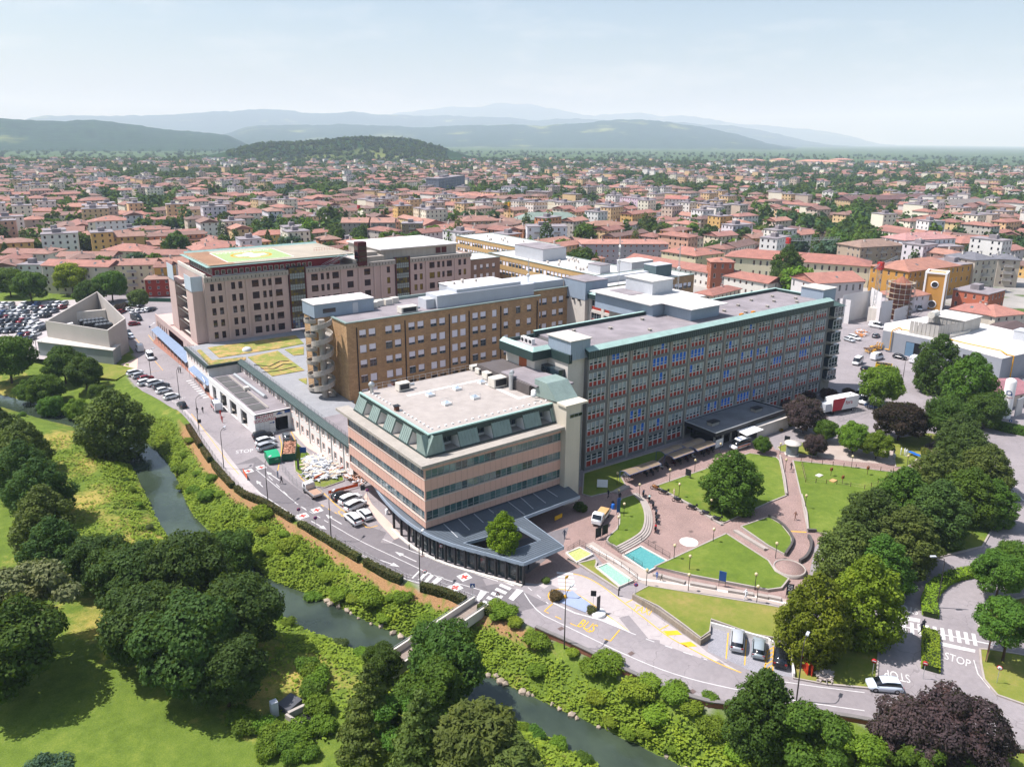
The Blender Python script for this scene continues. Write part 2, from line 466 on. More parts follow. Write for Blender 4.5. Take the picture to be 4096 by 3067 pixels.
# ------------------------------------------------------------------ facade tools
def facade(mb,p0,p1,z0,z1,rects,depth=.2):
 """wall from p0 to p1 (left to right seen from outside) with openings (u0,u1,za,zb) and their reveals"""
 d = unit(sub2(p1,p0)); L = math.hypot(*sub2(p1,p0)); n = (d[1],-d[0])
 us = sorted({0,L} | {min(L,max(0,r[i])) for r in rects for i in (0,1)}); zs = sorted({z0,z1} | {r[i] for r in rects for i in (2,3)})
 P = lambda u,z,k=0.0: (p0[0] + d[0] * u - n[0] * k,p0[1] + d[1] * u - n[1] * k,z)
 rs = sorted(rects)
 for a,b in zip(us[:-1],us[1:]):
  col = [r for r in rs if r[0] < b - 1e-6 and r[1] > a + 1e-6]
  start = None
  for c,e in zip(zs[:-1],zs[1:]):
   hole = any(r[2] < e - 1e-6 and r[3] > c + 1e-6 for r in col)
   if hole:
    if start is not None: mb.quad(P(a,start),P(b,start),P(b,c),P(a,c)); start = None
   elif start is None: start = c
  if start is not None: mb.quad(P(a,start),P(b,start),P(b,z1),P(a,z1))
 for u0,u1,a,b in rects:
  mb.quad(P(u0,a),P(u1,a),P(u1,a,depth),P(u0,a,depth)); mb.quad(P(u0,b,depth),P(u1,b,depth),P(u1,b),P(u0,b))
  mb.quad(P(u0,a,depth),P(u0,b,depth),P(u0,b),P(u0,a)); mb.quad(P(u1,a),P(u1,b),P(u1,b,depth),P(u1,a,depth))
 return d,n
WCACHE = {}
def window_mesh(w,h,mats,mull=1,trans=0,fr=.07,key=''):
 k = (round(w,2),round(h,2),mull,trans,fr,mats[0].name,mats[1].name)
 if k not in WCACHE:
  mb = MB(); mb.use(1).quad((-w / 2,0,0),(w / 2,0,0),(w / 2,0,h),(-w / 2,0,h))
  mb.use(0)
  mb.box(-w / 2,-w / 2 + fr,-.06,.02,0,h); mb.box(w / 2 - fr,w / 2,-.06,.02,0,h)
  mb.box(-w / 2 + fr,w / 2 - fr,-.06,.02,0,fr); mb.box(-w / 2 + fr,w / 2 - fr,-.06,.02,h - fr,h)
  for i in range(mull):
   x = -w / 2 + w * (i + 1) / (mull + 1); mb.box(x - fr * .4,x + fr * .4,-.05,.02,fr,h - fr)
  if trans: mb.box(-w / 2 + fr,w / 2 - fr,-.05,.02,h * trans - fr * .4,h * trans + fr * .4)
  WCACHE[k] = mb.mesh('window',mats)
 return WCACHE[k]
def slab_mesh(w,h,t,m,name):
 k = ('slab',round(w,2),round(h,2),t,m.name)
 if k not in WCACHE: WCACHE[k] = MB().box(-w / 2,w / 2,-t,0,0,h).mesh(name,m)
 return WCACHE[k]
def set_window(parent,p0,d,u,z,w,h,mats,depth=.2,mull=1,trans=0,name='window',blind=None,blind_mat=None,color=None):
 n = (d[1],-d[0]); rz = math.atan2(d[1],d[0])
 loc = (p0[0] + d[0] * (u + w / 2) - n[0] * depth,p0[1] + d[1] * (u + w / 2) - n[1] * depth,z)
 o = put(window_mesh(w,h,mats,mull,trans),name,parent,loc,rz)
 if blind:
  b = put(slab_mesh(w - .14,h * blind,.03,blind_mat,'roller_shutter'),'roller_shutter',o,(0,-.035,h * (1 - blind) - .02))
  if color: b.color = rgba(color)
 return o

# ------------------------------------------------------------------ shared surfaces
CONC = mat('weathered_concrete','#a39c92',.9,.2,.35,6,streak=.35,bump=.2)
CONC_L = mat('pale_concrete','#c9c2b8',.9,.14,.3,6,streak=.3)
GRAVEL = mat('roof_gravel_grey','#8b8486',.95,.25,.25,14,bump=.4)
GRAVEL_W = mat('roof_gravel_pale','#a39b94',.95,.13,.6,16,bump=.4)
MEMBRANE = mat('white_roof_membrane','#cdc9c4',.8,.1,.12,4)
COPPER = mat('green_copper','#9db9b0',.55,.2,.5,5,spec=.4,streak=.3)
COPPER_D = mat('dark_copper_seams','#293c3a',.5,.25,.6,6,spec=.4)
COPPER_M = mat('mid_copper','#82938c',.55,.2,.5,6,spec=.4,streak=.3)
METAL_B = mat('blue_grey_cladding','#93a0ad',.55,.08,.3,3,spec=.4)
METAL_G = mat('light_grey_cladding','#b9bcc0',.5,.08,.3,3,spec=.4)
ALU = mat('aluminium','#b9bcbd',.4,.06,2,8,spec=.5,metal=.5)
WHITE = mat('white_paint','#e6e4e0',.6,.06,.5,6)
WHITE_S = mat('white_render_stained','#dedad3',.85,.08,.3,4,streak=.4)
DARK = mat('dark_steel','#202226',.5,.2,1,6,spec=.4)
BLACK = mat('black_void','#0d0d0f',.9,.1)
GLASS = glass('window_glass','#2b3a42')
GLASS_D = glass('dark_glass','#14181c')
GLASS_T = glass('teal_glass','#4d6b6c',.1)
GREYBAND = mat('facade_grey_render','#767573',.9,.12,.3,5,streak=.35)
REDPAN = mat('brick_red_panel','#a03a2b',.75,.15,.6,6)
BLIND = mat('blind_slat','#ffffff',.7,.06,1,5,objcol=True)
SHUT = mat('white_roller_shutter','#e9e7ee',.6,.05,.8,6)

# ------------------------------------------------------------------ main ward block
root = empty('ward_building',(95.8,104.2,0),'long grey ward block with red spandrels, blue blinds and copper eave','building')
def child(mb,name,m,par=None,**kw):
 o = mb.build(name,m,par or root,**kw)
 o.matrix_parent_inverse = Matrix.Translation(-Vector((par or root).location)) if (par or root).type == 'EMPTY' else Matrix()
 return o
def kid(par):
 """puts world-coordinate parts under an Empty that stands at the thing's base"""
 def f(mb,name,m,**kw):
  o = mb.build(name,m,par,**kw); o.matrix_parent_inverse = Matrix.Translation(-Vector(par.location)); return o
 return f
def kidw(o,par): o.matrix_parent_inverse = Matrix.Translation(-Vector(par.location)); return o
NB,PITCH,X0,YF = 14,6.03,96.2,104.2
bw = 4.72
rects = []; units = []
for b in range(NB):
 u = X0 - 95.8 + b * PITCH
 for r in range(6):
  zb = 21.36 - 3.48 * r
  rects.append((u,u + bw,zb,min(zb + 2.82,23.78))); units.append((b,r,u,zb,min(2.82,23.78 - zb)))
 rects.append((u,u + bw,.7,3.25)); units.append((b,6,u,.7,2.55))
mb = MB(); d,n = facade(mb,(95.8,YF),(180.2,YF),-.5,24.0,rects,.32)
mb.quad((180.2,YF,-.5),(180.2,121,-.5),(180.2,121,25),(180.2,YF,25)); mb.quad((180.2,121,-.5),(95.8,121,-.5),(95.8,121,25),(180.2,121,25))
mb.quad((95.8,121,-.5),(95.8,YF,-.5),(95.8,YF,25),(95.8,121,25))
child(mb,'wall',GREYBAND)
fm = MB()
for b in range(NB - 1):
 x = X0 + b * PITCH + bw + (PITCH - bw) / 2; fm.box(x - .16,x + .16,YF - .16,YF - .003,0,23.9)
for b in range(1,NB - 1,2):
 x = X0 + b * PITCH + bw + (PITCH - bw) / 2 + .3; fm.tube((x,YF - .12,0),(x,YF - .12,23.9),.07)
child(fm,'pilaster',CONC)
SPF,LIGHT = slab_mesh(.98,.9,.05,REDPAN,'spandrel'),mat('mullion_white','#d5d3cf',.6,.08,1,6)
bluebay = {(1,0): '1100',(3,0): '0010',(3,1): '1111',(4,1): '1111',(5,1): '1111',(5,2): '1000',(7,1): '0100',(7,3): '1100',(8,0): '0010',(8,2): '1001',(9,2): '1001',
           (10,3): '0111',(12,2): '1101',(12,3): '1110',(2,4): '1010',(2,5): '0101',(3,5): '0010',(6,5): '0101',(7,5): '1110',(8,5): '1111',(9,5): '1000',(3,2): '0010',(13,1): '0000'}
MUL = {}
for b,r,u,zb,h in units:
 if r == 6 and b > 4 and b < 10: continue
 k = (r == 0,r == 6)
 if k not in MUL:
  m_ = MB(); nn = 4 if r < 6 else 3
  for i in range(nn + 1):
   x = -bw / 2 + bw * i / nn; x = min(max(x,-bw / 2 + .07),bw / 2 - .07); m_.box(x - .07,x + .07,-.26,0,0,h)
  sp = .97 if r < 6 else 1.2
  m_.box(-bw / 2,bw / 2,-.2,0,sp - .06,sp + .04); m_.box(-bw / 2,bw / 2,-.2,0,h - .08,h)
  m_.box(-bw / 2,bw / 2,-.12,0,sp + .55,sp + .62)
  MUL[k] = (m_.mesh('window_frame',LIGHT),MB().quad((-bw / 2 + .01,0,0),(bw / 2 - .01,0,0),(bw / 2 - .01,0,h),(-bw / 2 + .01,0,h)).mesh('pane',GLASS),
                  MB().box(-bw / 2 + .02,bw / 2 - .02,-.09,-.02,0,sp - .06).mesh('spandrel',REDPAN),sp,nn,h)
 fr,pn,spn,sp,nn,h = MUL[k]
 w = put(fr,'window_unit',root,(95.8 + u + bw / 2,YF + .3,zb)); kidw(w,root)
 put(pn,'pane',w,(0,-.005,0)); put(spn,'spandrel',w)
 cw = bw / nn; pat = bluebay.get((b,r),'0000')
 if r < 6:
  for i in range(4):
   blue = pat[i] == '1'; k_ = rng.choice((.62,.66,.7,.8,.55)) if rng.random() < .85 else .3
   if blue: k_ = .95
   bh = (h - sp) * k_
   o = put(slab_mesh(round(cw - .16,2),round(bh,1),.02,BLIND,'blind'),'blind',w,(-bw / 2 + cw * (i + .5),-.06,h - .08 - round(bh,1)))
   o.color = rgba('#2468c8') if blue else rgba(rng.choice(('#8f9ba1','#99a4a8','#7f8d94','#a5adb0')))
# roof, copper eave with its seams
rf = MB().box(96.2,180,104.9,120.4,24.2,25.3); child(rf,'roof',GRAVEL)
e = MB()
e.add([(95.2,103.4,23.9),(180.6,103.4,23.9),(180.6,103.4,25.5),(95.2,103.4,25.5),(95.2,105,26.1),(180.6,105,26.1),(180.6,105,25.2),(95.2,105,25.2),(95.2,104.19,23.9),(180.6,104.19,23.9)],[(0,1,2,3),(8,9,1,0),(1,5,2),(3,4,0)])
child(e,'eave_fascia',COPPER_D)
e = MB(); e.add([(95.2,103.38,25.5),(180.6,103.38,25.5),(180.6,104.9,26.15),(95.2,104.9,26.15),(95.2,104.9,25.3),(180.6,104.9,25.3)],[(0,1,2,3),(3,2,5,4)])
child(e,'eave_slope',COPPER)
e = MB()
for i in range(int(85 / .62)):
 x = 95.4 + i * .62; e.add([(x - .03,103.36,23.9),(x + .03,103.36,23.9),(x + .03,103.33,25.52),(x - .03,103.33,25.52),(x + .03,104.9,26.19),(x - .03,104.9,26.19)],[(0,1,2,3),(3,2,4,5)])
child(e,'eave_seam',COPPER_M,kind='stuff')
p = MB(); p.box(95.2,180.6,120.4,120.9,24.5,26.1); p.box(179.9,180.6,105,120.39,24.5,26.0); child(p,'parapet',COPPER_D)
p = MB(); p.box(95.2,180.7,120.35,121.1,26.1,26.16); p.box(179.8,180.7,105.0,120.34,26.0,26.08); child(p,'coping',COPPER)
# gravel roof furniture and lift houses
def rooftop_box(par,x0,x1,y0,y1,z0,z1,body,top,name='roof_plant_room',ov=.3):
 k = kid(par); o = k(MB().box(x0,x1,y0,y1,z0,z1),name,body)
 t = MB().box(x0 - ov,x1 + ov,y0 - ov,y1 + ov,z1 + .003,z1 + .18).build('flat_roof',top,o)
 nx = max(3,int((x1 - x0) / .5)); r = MB()
 for i in range(nx + 1): x = x0 + (x1 - x0) * i / nx; r.box(x - .025,x + .025,y0 - .03,y0 - .001,z0,z1 - .01)
 ny_ = max(3,int((y1 - y0) / .5))
 for i in range(ny_ + 1): y = y0 + (y1 - y0) * i / ny_; r.box(x0 - .03,x0 - .001,y - .025,y + .025,z0,z1 - .01)
 r.build('cladding_rib',body,o,kind='stuff')
 return o
rooftop_box(root,91.6,96.6,104.6,111.4,24.0,27.8,METAL_B,CONC_L)
rb = rooftop_box(root,132.4,142.4,110,118,25.3,28.2,METAL_B,MEMBRANE,ov=1.4)
rooftop_box(root,136.2,143.5,125.7,135,27.2,31.6,METAL_G,MEMBRANE)
rooftop_box(root,179.2,185,105.8,112.2,24.5,28,METAL_B,CONC_L)
k = kid(root)
k(MB().box(128.6,146,118.2,138,24,28.0),'plant_floor',METAL_B); k(MB().box(127.5,147,117.8,139,28.02,28.25),'flat_roof',MEMBRANE)
for x,y in ((112,115),(118,109),(104,118),(124,117),(150,108),(155,114),(160,109),(163,116),(167,112),(171,108),(172,116),(175,111),(147,112)):
 v_ = MB(); v_.box(x - .3,x + .3,y - .3,y + .3,25.3,25.7); v_.box(x - .42,x + .42,y - .42,y + .42,25.7,25.78); k(v_,'roof_vent',CONC)
for x in (146,150.5): k(MB().box(x,x + 1.0,106.3,106.9,25.3,25.9),'orange_crate',mat('orange_plastic','#d9861c',.6,.1))
for y in (119.2,117.9,116.6):
 a = MB(); a.box(91,91.8,y - .55,y + .55,24.6,25.9); o = k(a,'air_conditioner',WHITE); MB().lathe([(.42,0),(.42,.02),(0.05,.03)],n=12).build('fan_grille',DARK,o,loc=(90.98,y,25.3)).rotation_euler = (0,-PI / 2,0)
# right-hand stair bay with glazed oriels and small copper roof
s = MB(); s.box(180.22,186,105.2,112,-.5,24.4); k(s,'stair_bay',CONC)
s = MB(); s.add([(180.6,103.6,24.0),(187.6,103.6,23.2),(188,108,23.4),(180.7,108,25.6),(180.7,103.6,25.4)],[(0,1,4),(4,1,2,3)]); k(s,'stair_roof',COPPER)
for r in range(6):
 z = 3.6 + 3.48 * r
 o = k(MB().box(182,186.6,103.6,105.2,z - .5,z),'oriel_floor',CONC)
 g = MB(); g.use(0).box(182.2,186.4,103.8,105.2,z + .003,z + 2.4); g.use(1)
 for x in (182.2,183.6,185,186.3): g.box(x - .06,x + .06,103.72,103.79,z + .003,z + 2.4)
 g.box(182.2,186.4,103.72,103.79,z + .8,z + .9); g.box(182.2,186.4,103.7,103.78,z + 2.3,z + 2.4)
 g.build('oriel_glazing',[GLASS,LIGHT],o)
# end block on the left: copper roofs stepping down to the front office block
s = MB(); s.box(88.2,95.78,111.5,121,-.5,24); s.box(91.5,95.78,105.2,111.49,-.5,24); k(s,'stair_block',CONC_L)
e = MB(); e.prism([(87.4,110.9),(92,110.9),(92,104.6),(91.2,104.6),(91.2,110.2),(86.7,110.2),(86.7,121.4),(87.4,121.4)],23.4,25.2); e.box(87.41,95.5,120.9,121.4,23.6,25.4); k(e,'eave_fascia',COPPER_D)
e = MB(); e.quad((86.7,110.2,25.2),(91.3,110.2,25.2),(91.3,111.2,25.9),(87.7,111.2,25.9)); e.quad((86.7,121.4,25.2),(86.7,110.2,25.2),(87.7,111.2,25.9),(87.7,121.4,25.9)); k(e,'eave_slope',COPPER)
k(MB().box(87.5,95.5,111,120.89,24.01,24.7),'flat_roof',GRAVEL)
sl = MB(); q = [(92.6,115.3),(97.2,114.2),(99.3,109.8),(94.8,110)]
sl.add([(*q[0],23.2),(*q[1],23.2),(*q[2],20.3),(*q[3],20.3),(*q[0],22.9),(*q[1],22.9),(*q[2],19.8),(*q[3],19.8)],[(0,3,2,1),(3,7,6,2),(0,4,7,3)]); k(sl,'sloping_roof',COPPER)
k(MB().prism([q[0],q[1],(q[1][0],q[1][1] - 3),(q[0][0],q[0][1] - 3)],14,22.8),'stair_head',CONC_L)
k(MB().box(89.9,95,106,111.4,19.81,22),'stair_glazing',GLASS)
k(MB().box(88.19,88.2 - .06,114,116.5,19.9,23.4),'brick_panel',mat('terracotta_panel','#a55a36',.8,.1))
# link wing behind, white concrete tower, grey vent shaft
lk = empty('link_wing',(136.5,122,0),'link wing with red spandrels behind the long ward block roof','building')
k = kid(lk); mb = MB(); rects = []; us = []
for i in range(5):
 for r in range(3):
  u = 1 + i * 5; rects.append((u,u + 4,20.6 - 3.5 * r,23.3 - 3.5 * r))
d,n = facade(mb,(136.5,149),(136.5,121.2),0,24,rects,.3); mb.box(136.9,155,121.2,149,0,23.9); k(mb,'wall',CONC_L)
for u0,u1,a,b in rects:
 o = put(window_mesh(4,2.7,(LIGHT,GLASS),3,.36),'window',lk,(136.8,149 - (u0 + u1) / 2,a),-PI / 2); kidw(o,lk)
 put(slab_mesh(3.9,.9,.04,REDPAN,'spandrel'),'spandrel',o,(0,-.02,.05))
e = MB(); e.add([(135.9,149,23.6),(135.9,121.2,23.6),(135.9,121.2,24.9),(135.9,149,24.9),(137,149,25.6),(137,121.2,25.6)],[(0,1,2,3)]); k(e,'eave_fascia',COPPER_D)
e = MB(); e.quad((135.9,149,24.9),(135.9,121.2,24.9),(137.1,121.2,25.6),(137.1,149,25.6)); k(e,'eave_slope',COPPER)
k(MB().box(137.1,155,121.2,149,24.2,25.0),'roof',GRAVEL)
tw = empty('concrete_lift_tower',(135.5,149.2,0),'tall pale concrete lift tower with grey metal top beside the tan brick block','tower')
k = kid(tw); k(MB().box(135.3,143.3,149.2,158,0,23),'shaft',CONC_L); rooftop_box(tw,135.2,143.4,149.1,158.1,23,28,METAL_B,GRAVEL,'lift_house',.1)
for y in (156.2,153.8,151.4): k(MB().box(134.7,135.28,y - .3,y + .3,22.5,22.9),'vent_hood',DARK)
vs_ = empty('vent_shaft',(131.8,128.6,0),'grey metal ventilation shaft rising between the ward roof and the link wing','shaft')
k = kid(vs_); k(MB().box(131.8,136.4,128.6,136,0,23),'shaft',CONC_L); o = rooftop_box(vs_,131.6,136.45,128.4,136.2,23,28.2,METAL_B,GRAVEL,'louvre_house',.1)
MB().box(131.5,131.56,131,132.5,26.2,27.5).build('louvre',DARK,o)
# antenna masts
def mast(x,y,z0,z1,label,dishes=3):
 o = empty('antenna_mast',(x,y,z0),label,'antenna'); m = MB(); h = z1 - z0
 for i in range(3):
  t = 2 * PI * i / 3; m.tube((.3 * math.cos(t),.3 * math.sin(t),0),(.12 * math.cos(t),.12 * math.sin(t),h),.04,4)
 for j in range(int(h / .8)):
  z = j * .8; r = .3 - .18 * z / h
  for i in range(3):
   a,b = 2 * PI * i / 3,2 * PI * (i + 1) / 3; m.tube((r * math.cos(a),r * math.sin(a),z),(r * math.cos(b),r * math.sin(b),z + .4),.025,3)
 m.build('lattice',ALU,o)
 for i in range(dishes):
  dd = MB().lathe([(.05,-.15),(.45,0),(.5,.08),(0.02,.0)],n=10).build('dish',WHITE,o,(-.3,-.25,h * (.5 + .15 * i))); dd.rotation_euler = (PI / 2,0,-.6 + i)
mast(139,140.5,28.2,41,'tall lattice antenna mast with white dishes above the ward roofs')
mast(147,127,28.2,39.5,'thin lattice antenna mast beside the white roof plant room',1)
mast(124,160,25,34,'antenna mast with dishes on the tan brick block roof',2)

# ------------------------------------------------------------------ entrance pavilion in front of the ward block
ent = empty('entrance_pavilion',(125,95,0),'low entrance pavilion with black fascia and grey gravel roof under the ward block','building')
k = kid(ent)
E4 = [(125.6,104),(125.4,95.1),(151.4,95.3),(150.5,104)]
k(MB().prism(E4,3.3,4.3,cap=False,bottom=True),'fascia',DARK)
ins = [(E4[0][0] + .4,E4[0][1] - .1),(E4[1][0] + .4,E4[1][1] + .4),(E4[2][0] - .4,E4[2][1] + .4),(E4[3][0] - .4,E4[3][1] - .1)]
k(MB().prism(ins,4.0,4.12),'roof',mat('roof_gravel_dark','#6f7276',.95,.3,.3,10,bump=.4))
c = MB()
for a,b in zip(E4,E4[1:] + E4[:1]): ribbon(c,[a,b],.3,4.3,4.4)
k(c,'coping',ALU)
w_ = [(E4[0][0] + 2.2,E4[0][1] - .2),(E4[1][0] + 2.2,E4[1][1] + 2),(E4[2][0] - 1,E4[2][1] + 2),(E4[3][0] - 1,E4[3][1] - .2)]
k(MB().prism(w_,0,3.29,cap=False),'wall',GLASS_D)
for t in np.linspace(0,1,9): k(MB().box(w_[1][0] + (w_[2][0] - w_[1][0]) * t - .2,w_[1][0] + (w_[2][0] - w_[1][0]) * t + .2,w_[1][1] - .25,w_[1][1] - .01,0,3.28),'pillar',CONC_L)
for q,s in (((129.5,99.1),1.2),((144.9,98.9),1.2)):
 o = k(MB().box(q[0] - s,q[0] + s,q[1] - s * .6,q[1] + s * .6,4.1,4.9),'skylight',CONC); MB().box(q[0] - s - .15,q[0] + s + .15,q[1] - s * .6 - .15,q[1] + s * .6 + .15,4.9,5.0).build('skylight_cap',DARK,o)
cn = [(133,95.2),(132.3,92),(138.4,92.1),(138.5,95)]
k(MB().prism(cn,3.05,3.2,bottom=True),'awning',WHITE)
lw = [(146,99.6),(158.8,99.3),(155,96.7),(144.4,97.3)]
k(MB().prism([(140.7,96.3),(153,95.6),(150.9,94),(139.1,94.2)],0,2.9),'side_wing',CONC_L)

# ------------------------------------------------------------------ pink office block at the front corner
PINK = mat('pink_cladding','#d0a795',.75,.07,.2,5,streak=.2)
PINK_J = mat('pink_joint','#a57e6f',.8,.1)
GREYFR = mat('grey_window_frame','#8d9290',.5,.08,1,5)
pk = empty('office_block',(54.2,96.3,0),'pink banded office block with green copper mansard and pale gravel roof','building')
k = kid(pk)
PX0,PX1,PY0,PY1 = 54.2,83.2,96.3,125.2
strips = [(12.6,14.1),(8.95,10.45),(5.25,6.9)]
mb = MB()
facade(mb,(PX0,PY0),(PX1,PY0),4,15,[(.25,PX1 - PX0 - .1,a,b) for a,b in strips],.25)
facade(mb,(PX0,PY1),(PX0,PY0),4,15,[(.1,PY1 - PY0 - .25,a,b) for a,b in strips],.25)
mb.box(PX0 + .01,PX1,PY0 + .01,PY1,3.99,4.0); mb.box(PX1,88,PY0 + 3,PY1,0,15); mb.box(60,87.9,PY0 + 3.5,PY1 - .5,0,3.98); mb.quad((PX0,PY1,4),(PX1,PY1,4),(PX1,PY1,15),(PX0,PY1,15))
k(mb,'wall',PINK)
j = MB()
for i in range(1,25):
 x = PX0 + i * 1.16
 for a,b in ((10.45,12.6),(6.9,8.95),(4,5.25),(14.1,15)): j.box(x - .02,x + .02,PY0 - .012,PY0 - .002,a + .05,b - .05)
for i in range(1,26):
 y = PY0 + i * 1.11
 for a,b in ((10.45,12.6),(6.9,8.95),(4,5.25),(14.1,15)): j.box(PX0 - .012,PX0 - .002,y - .02,y + .02,a + .05,b - .05)
k(j,'panel_joint',PINK_J,kind='stuff')
PANE_T = glass('office_glass','#ffffff',.1,.7,.25,objcol=True)
for a,b in strips:
 for i in range(25):
  w = (PX1 - PX0 - .4) / 25; o = put(window_mesh(w,b - a,(GREYFR,PANE_T),0,.3,.06),'window',pk,(PX0 + .27 + w * (i + .5),PY0 + .2,a)); kidw(o,pk)
  o.color = rgba(rng.choice(('#4f6e6d','#5a7674','#62807c','#3f5b5c','#7f8f8c','#6f8684','#2f4749')))
 for i in range(26):
  w = (PY1 - PY0 - .4) / 26; o = put(window_mesh(w,b - a,(GREYFR,PANE_T),0,.3,.06),'window',pk,(PX0 + .2,PY1 - .12 - w * (i + .5),a),-PI / 2); kidw(o,pk)
  o.color = rgba(rng.choice(('#4a6067','#557079','#61757b','#8d9798','#3a4f56','#6f8388')))
 s_ = MB(); s_.box(PX0 - .08,PX1,PY0 - .08,PY0 - .001,a - .1,a - .02); s_.box(PX0 - .08,PX0 - .001,PY0,PY1,a - .1,a - .02); k(s_,'sill',CONC_L)
c = MB(); c.prism([(PX0 - 1,PY0 - 1),(PX1 + 2,PY0 - 1),(PX1 + 2,PY0 + 1),(PX0 + 1.6,PY0 + 1),(PX0 + 1.6,PY1 + 3),(PX0 - 1,PY1 + 3)],15.003,15.5,bottom=True); k(c,'cornice',CONC)
# mansard: copper slopes between recessed dormer balconies
MZ0,MZ1 = 15.5,18.9; IN = 1.5; bx,by = 55.5,97.9; tx,ty = 57.0,99.3
k(MB().box(55.3,84,97.7,125,15.2,15.49),'balcony_floor',CONC)
inner = MB(); inner.box(tx + 1.6,84,ty + 1.6,124.2,15.4,18.2); k(inner,'attic_wall',WHITE_S)
k(MB().box(tx,89,ty,124.3,18.21,18.95),'roof',GRAVEL_W)
def copper_slope(mb,seams,y0,y1,x0,x1,zl=MZ0,zh=MZ1,front=True):
 """slope piece: on the front (facing -Y) runs x0..x1, on the side (facing -X) runs y0..y1"""
 if front: Q = [(x0,by,zl),(x1,by,zl),(x1,ty,zh),(x0,ty,zh)]; nx_ = (0,-1)
 else: Q = [(bx,y1,zl),(bx,y0,zl),(tx,y0,zh),(tx,y1,zh)]; nx_ = (-1,0)
 mb.quad(*Q)
 A,B,Cc,D = [Vector(p) for p in Q]; L = (B - A).length; m_ = max(2,int(L / .55)); nn = (B - A).cross(D - A).normalized() * .05
 for i in range(m_ + 1):
  t = i / m_; p,q_ = A.lerp(B,t),D.lerp(Cc,t); w = (B - A).normalized() * .025
  seams.add([p - w,p + w,q_ + w,q_ - w,p - w + nn,p + w + nn,q_ + w + nn,q_ - w + nn],[(4,5,6,7),(0,4,7,3),(5,1,2,6)])
 # cheeks closing the piece towards the dormers
 if front:
  for x in (x0,x1): mb.add([(x,by,zl),(x,ty,zh),(x,ty + 1.6,zh),(x,ty + 1.6,zl)],[(0,3,2,1)])
 else:
  for y in (y0,y1): mb.add([(bx,y,zl),(tx,y,zh),(tx + 1.6,y,zh),(tx + 1.6,y,zl)],[(0,3,2,1)])
pieces_f = [(bx,59.2),(62.2,66.0),(69.0,72.8),(75.8,79.4),(82.0,86.2)]
pieces_s = [(by,101.2),(104.4,107.4),(110.2,113.2),(116,119),(121.6,125)]
seam = MB()
for i,(a,b) in enumerate(pieces_f):
 m_ = MB(); copper_slope(m_,seam,0,0,a,b); k(m_,'mansard_panel',COPPER_M)
for a,b in pieces_s:
 m_ = MB(); copper_slope(m_,seam,a,b,0,0,front=False); k(m_,'mansard_panel',COPPER_M)
k(seam,'standing_seam',COPPER_M,kind='stuff')
e = MB(); e.box(tx - .35,84.5,ty - .35,ty - .002,17.7,18.75); e.box(tx - .35,tx - .002,ty,124.5,17.7,18.75); k(e,'eave_band',COPPER_D)
e = MB(); e.box(tx - .5,84.6,ty - .5,ty - .1,18.76,19.0); e.box(tx - .5,tx - .1,ty - .1,124.6,18.76,19.0); k(e,'gutter',COPPER)
gaps_f = [(a[1],b[0]) for a,b in zip(pieces_f[:-1],pieces_f[1:])]; gaps_s = [(a[1],b[0]) for a,b in zip(pieces_s[:-1],pieces_s[1:])]
for a,b in gaps_f:
 o = put(window_mesh(b - a - .3,1.7,(GREYFR,GLASS),2),'window',pk,((a + b) / 2,ty + 1.55,15.9)); kidw(o,pk)
 for x in (a + .01,b - .01): k(MB().add([(x,by + .3,15.5),(x,ty + 1.5,15.5),(x,ty + 1.5,18.2),(x,ty,18.2)],[(0,1,2,3)]),'dormer_cheek',WHITE)
for a,b in gaps_s:
 o = put(window_mesh(b - a - .3,1.7,(GREYFR,GLASS),2),'window',pk,(tx + 1.55,(a + b) / 2,15.9),-PI / 2); kidw(o,pk)
 for y in (a + .01,b - .01): k(MB().add([(bx + .3,y,15.5),(tx + 1.5,y,15.5),(tx + 1.5,y,18.2),(tx,y,18.2)],[(0,1,2,3)]),'dormer_cheek',WHITE)
k(MB().box(bx - .1,84,by - .12,by + .05,15.51,15.75),'gutter',COPPER_D); k(MB().box(bx - .12,bx + .05,by + .06,125,15.51,15.75),'gutter',COPPER_D)
# things on the pale roof
LINE = mat('pale_walkway_slab','#d8d2cb',.9,.05)
s_ = MB(); s_.box(63,79.5,117.2,118.0,18.953,18.99); s_.box(78.7,79.5,104,117.19,18.953,18.99); s_.box(79.51,83,104,104.8,18.953,18.99); k(s_,'walkway',LINE)
for q in ((66.5,115.3),(72.5,115.4),(72.5,109.2),(66.5,109.4),(78.6,115.9)):
 o = k(MB().box(q[0] - .7,q[0] + .7,q[1] - .7,q[1] + .7,18.96,19.35),'rooflight',WHITE)
 MB().add([(q[0] - .6,q[1] - .6,19.36),(q[0] + .6,q[1] - .6,19.36),(q[0] + .6,q[1] + .6,19.36),(q[0] - .6,q[1] + .6,19.36),(q[0],q[1],19.75)],[(0,1,4),(1,2,4),(2,3,4),(3,0,4)]).build('dome',glass('rooflight_glass','#a9b8c4',.1),o)
 g = MB()
 for dx in (-.75,.75):
  for dy in (-.75,.75): g.tube((q[0] + dx,q[1] + dy,18.96),(q[0] + dx,q[1] + dy,19.9),.02,4)
 for a,b in (((-.75,-.75),(.75,-.75)),((.75,-.75),(.75,.75)),((.75,.75),(-.75,.75)),((-.75,.75),(-.75,-.75))): g.tube((q[0] + a[0],q[1] + a[1],19.9),(q[0] + b[0],q[1] + b[1],19.9),.02,4)
 g.build('guard_rail',ALU,o)
ACM = mat('hvac_cream','#cfc9bd',.6,.1,.8,5)
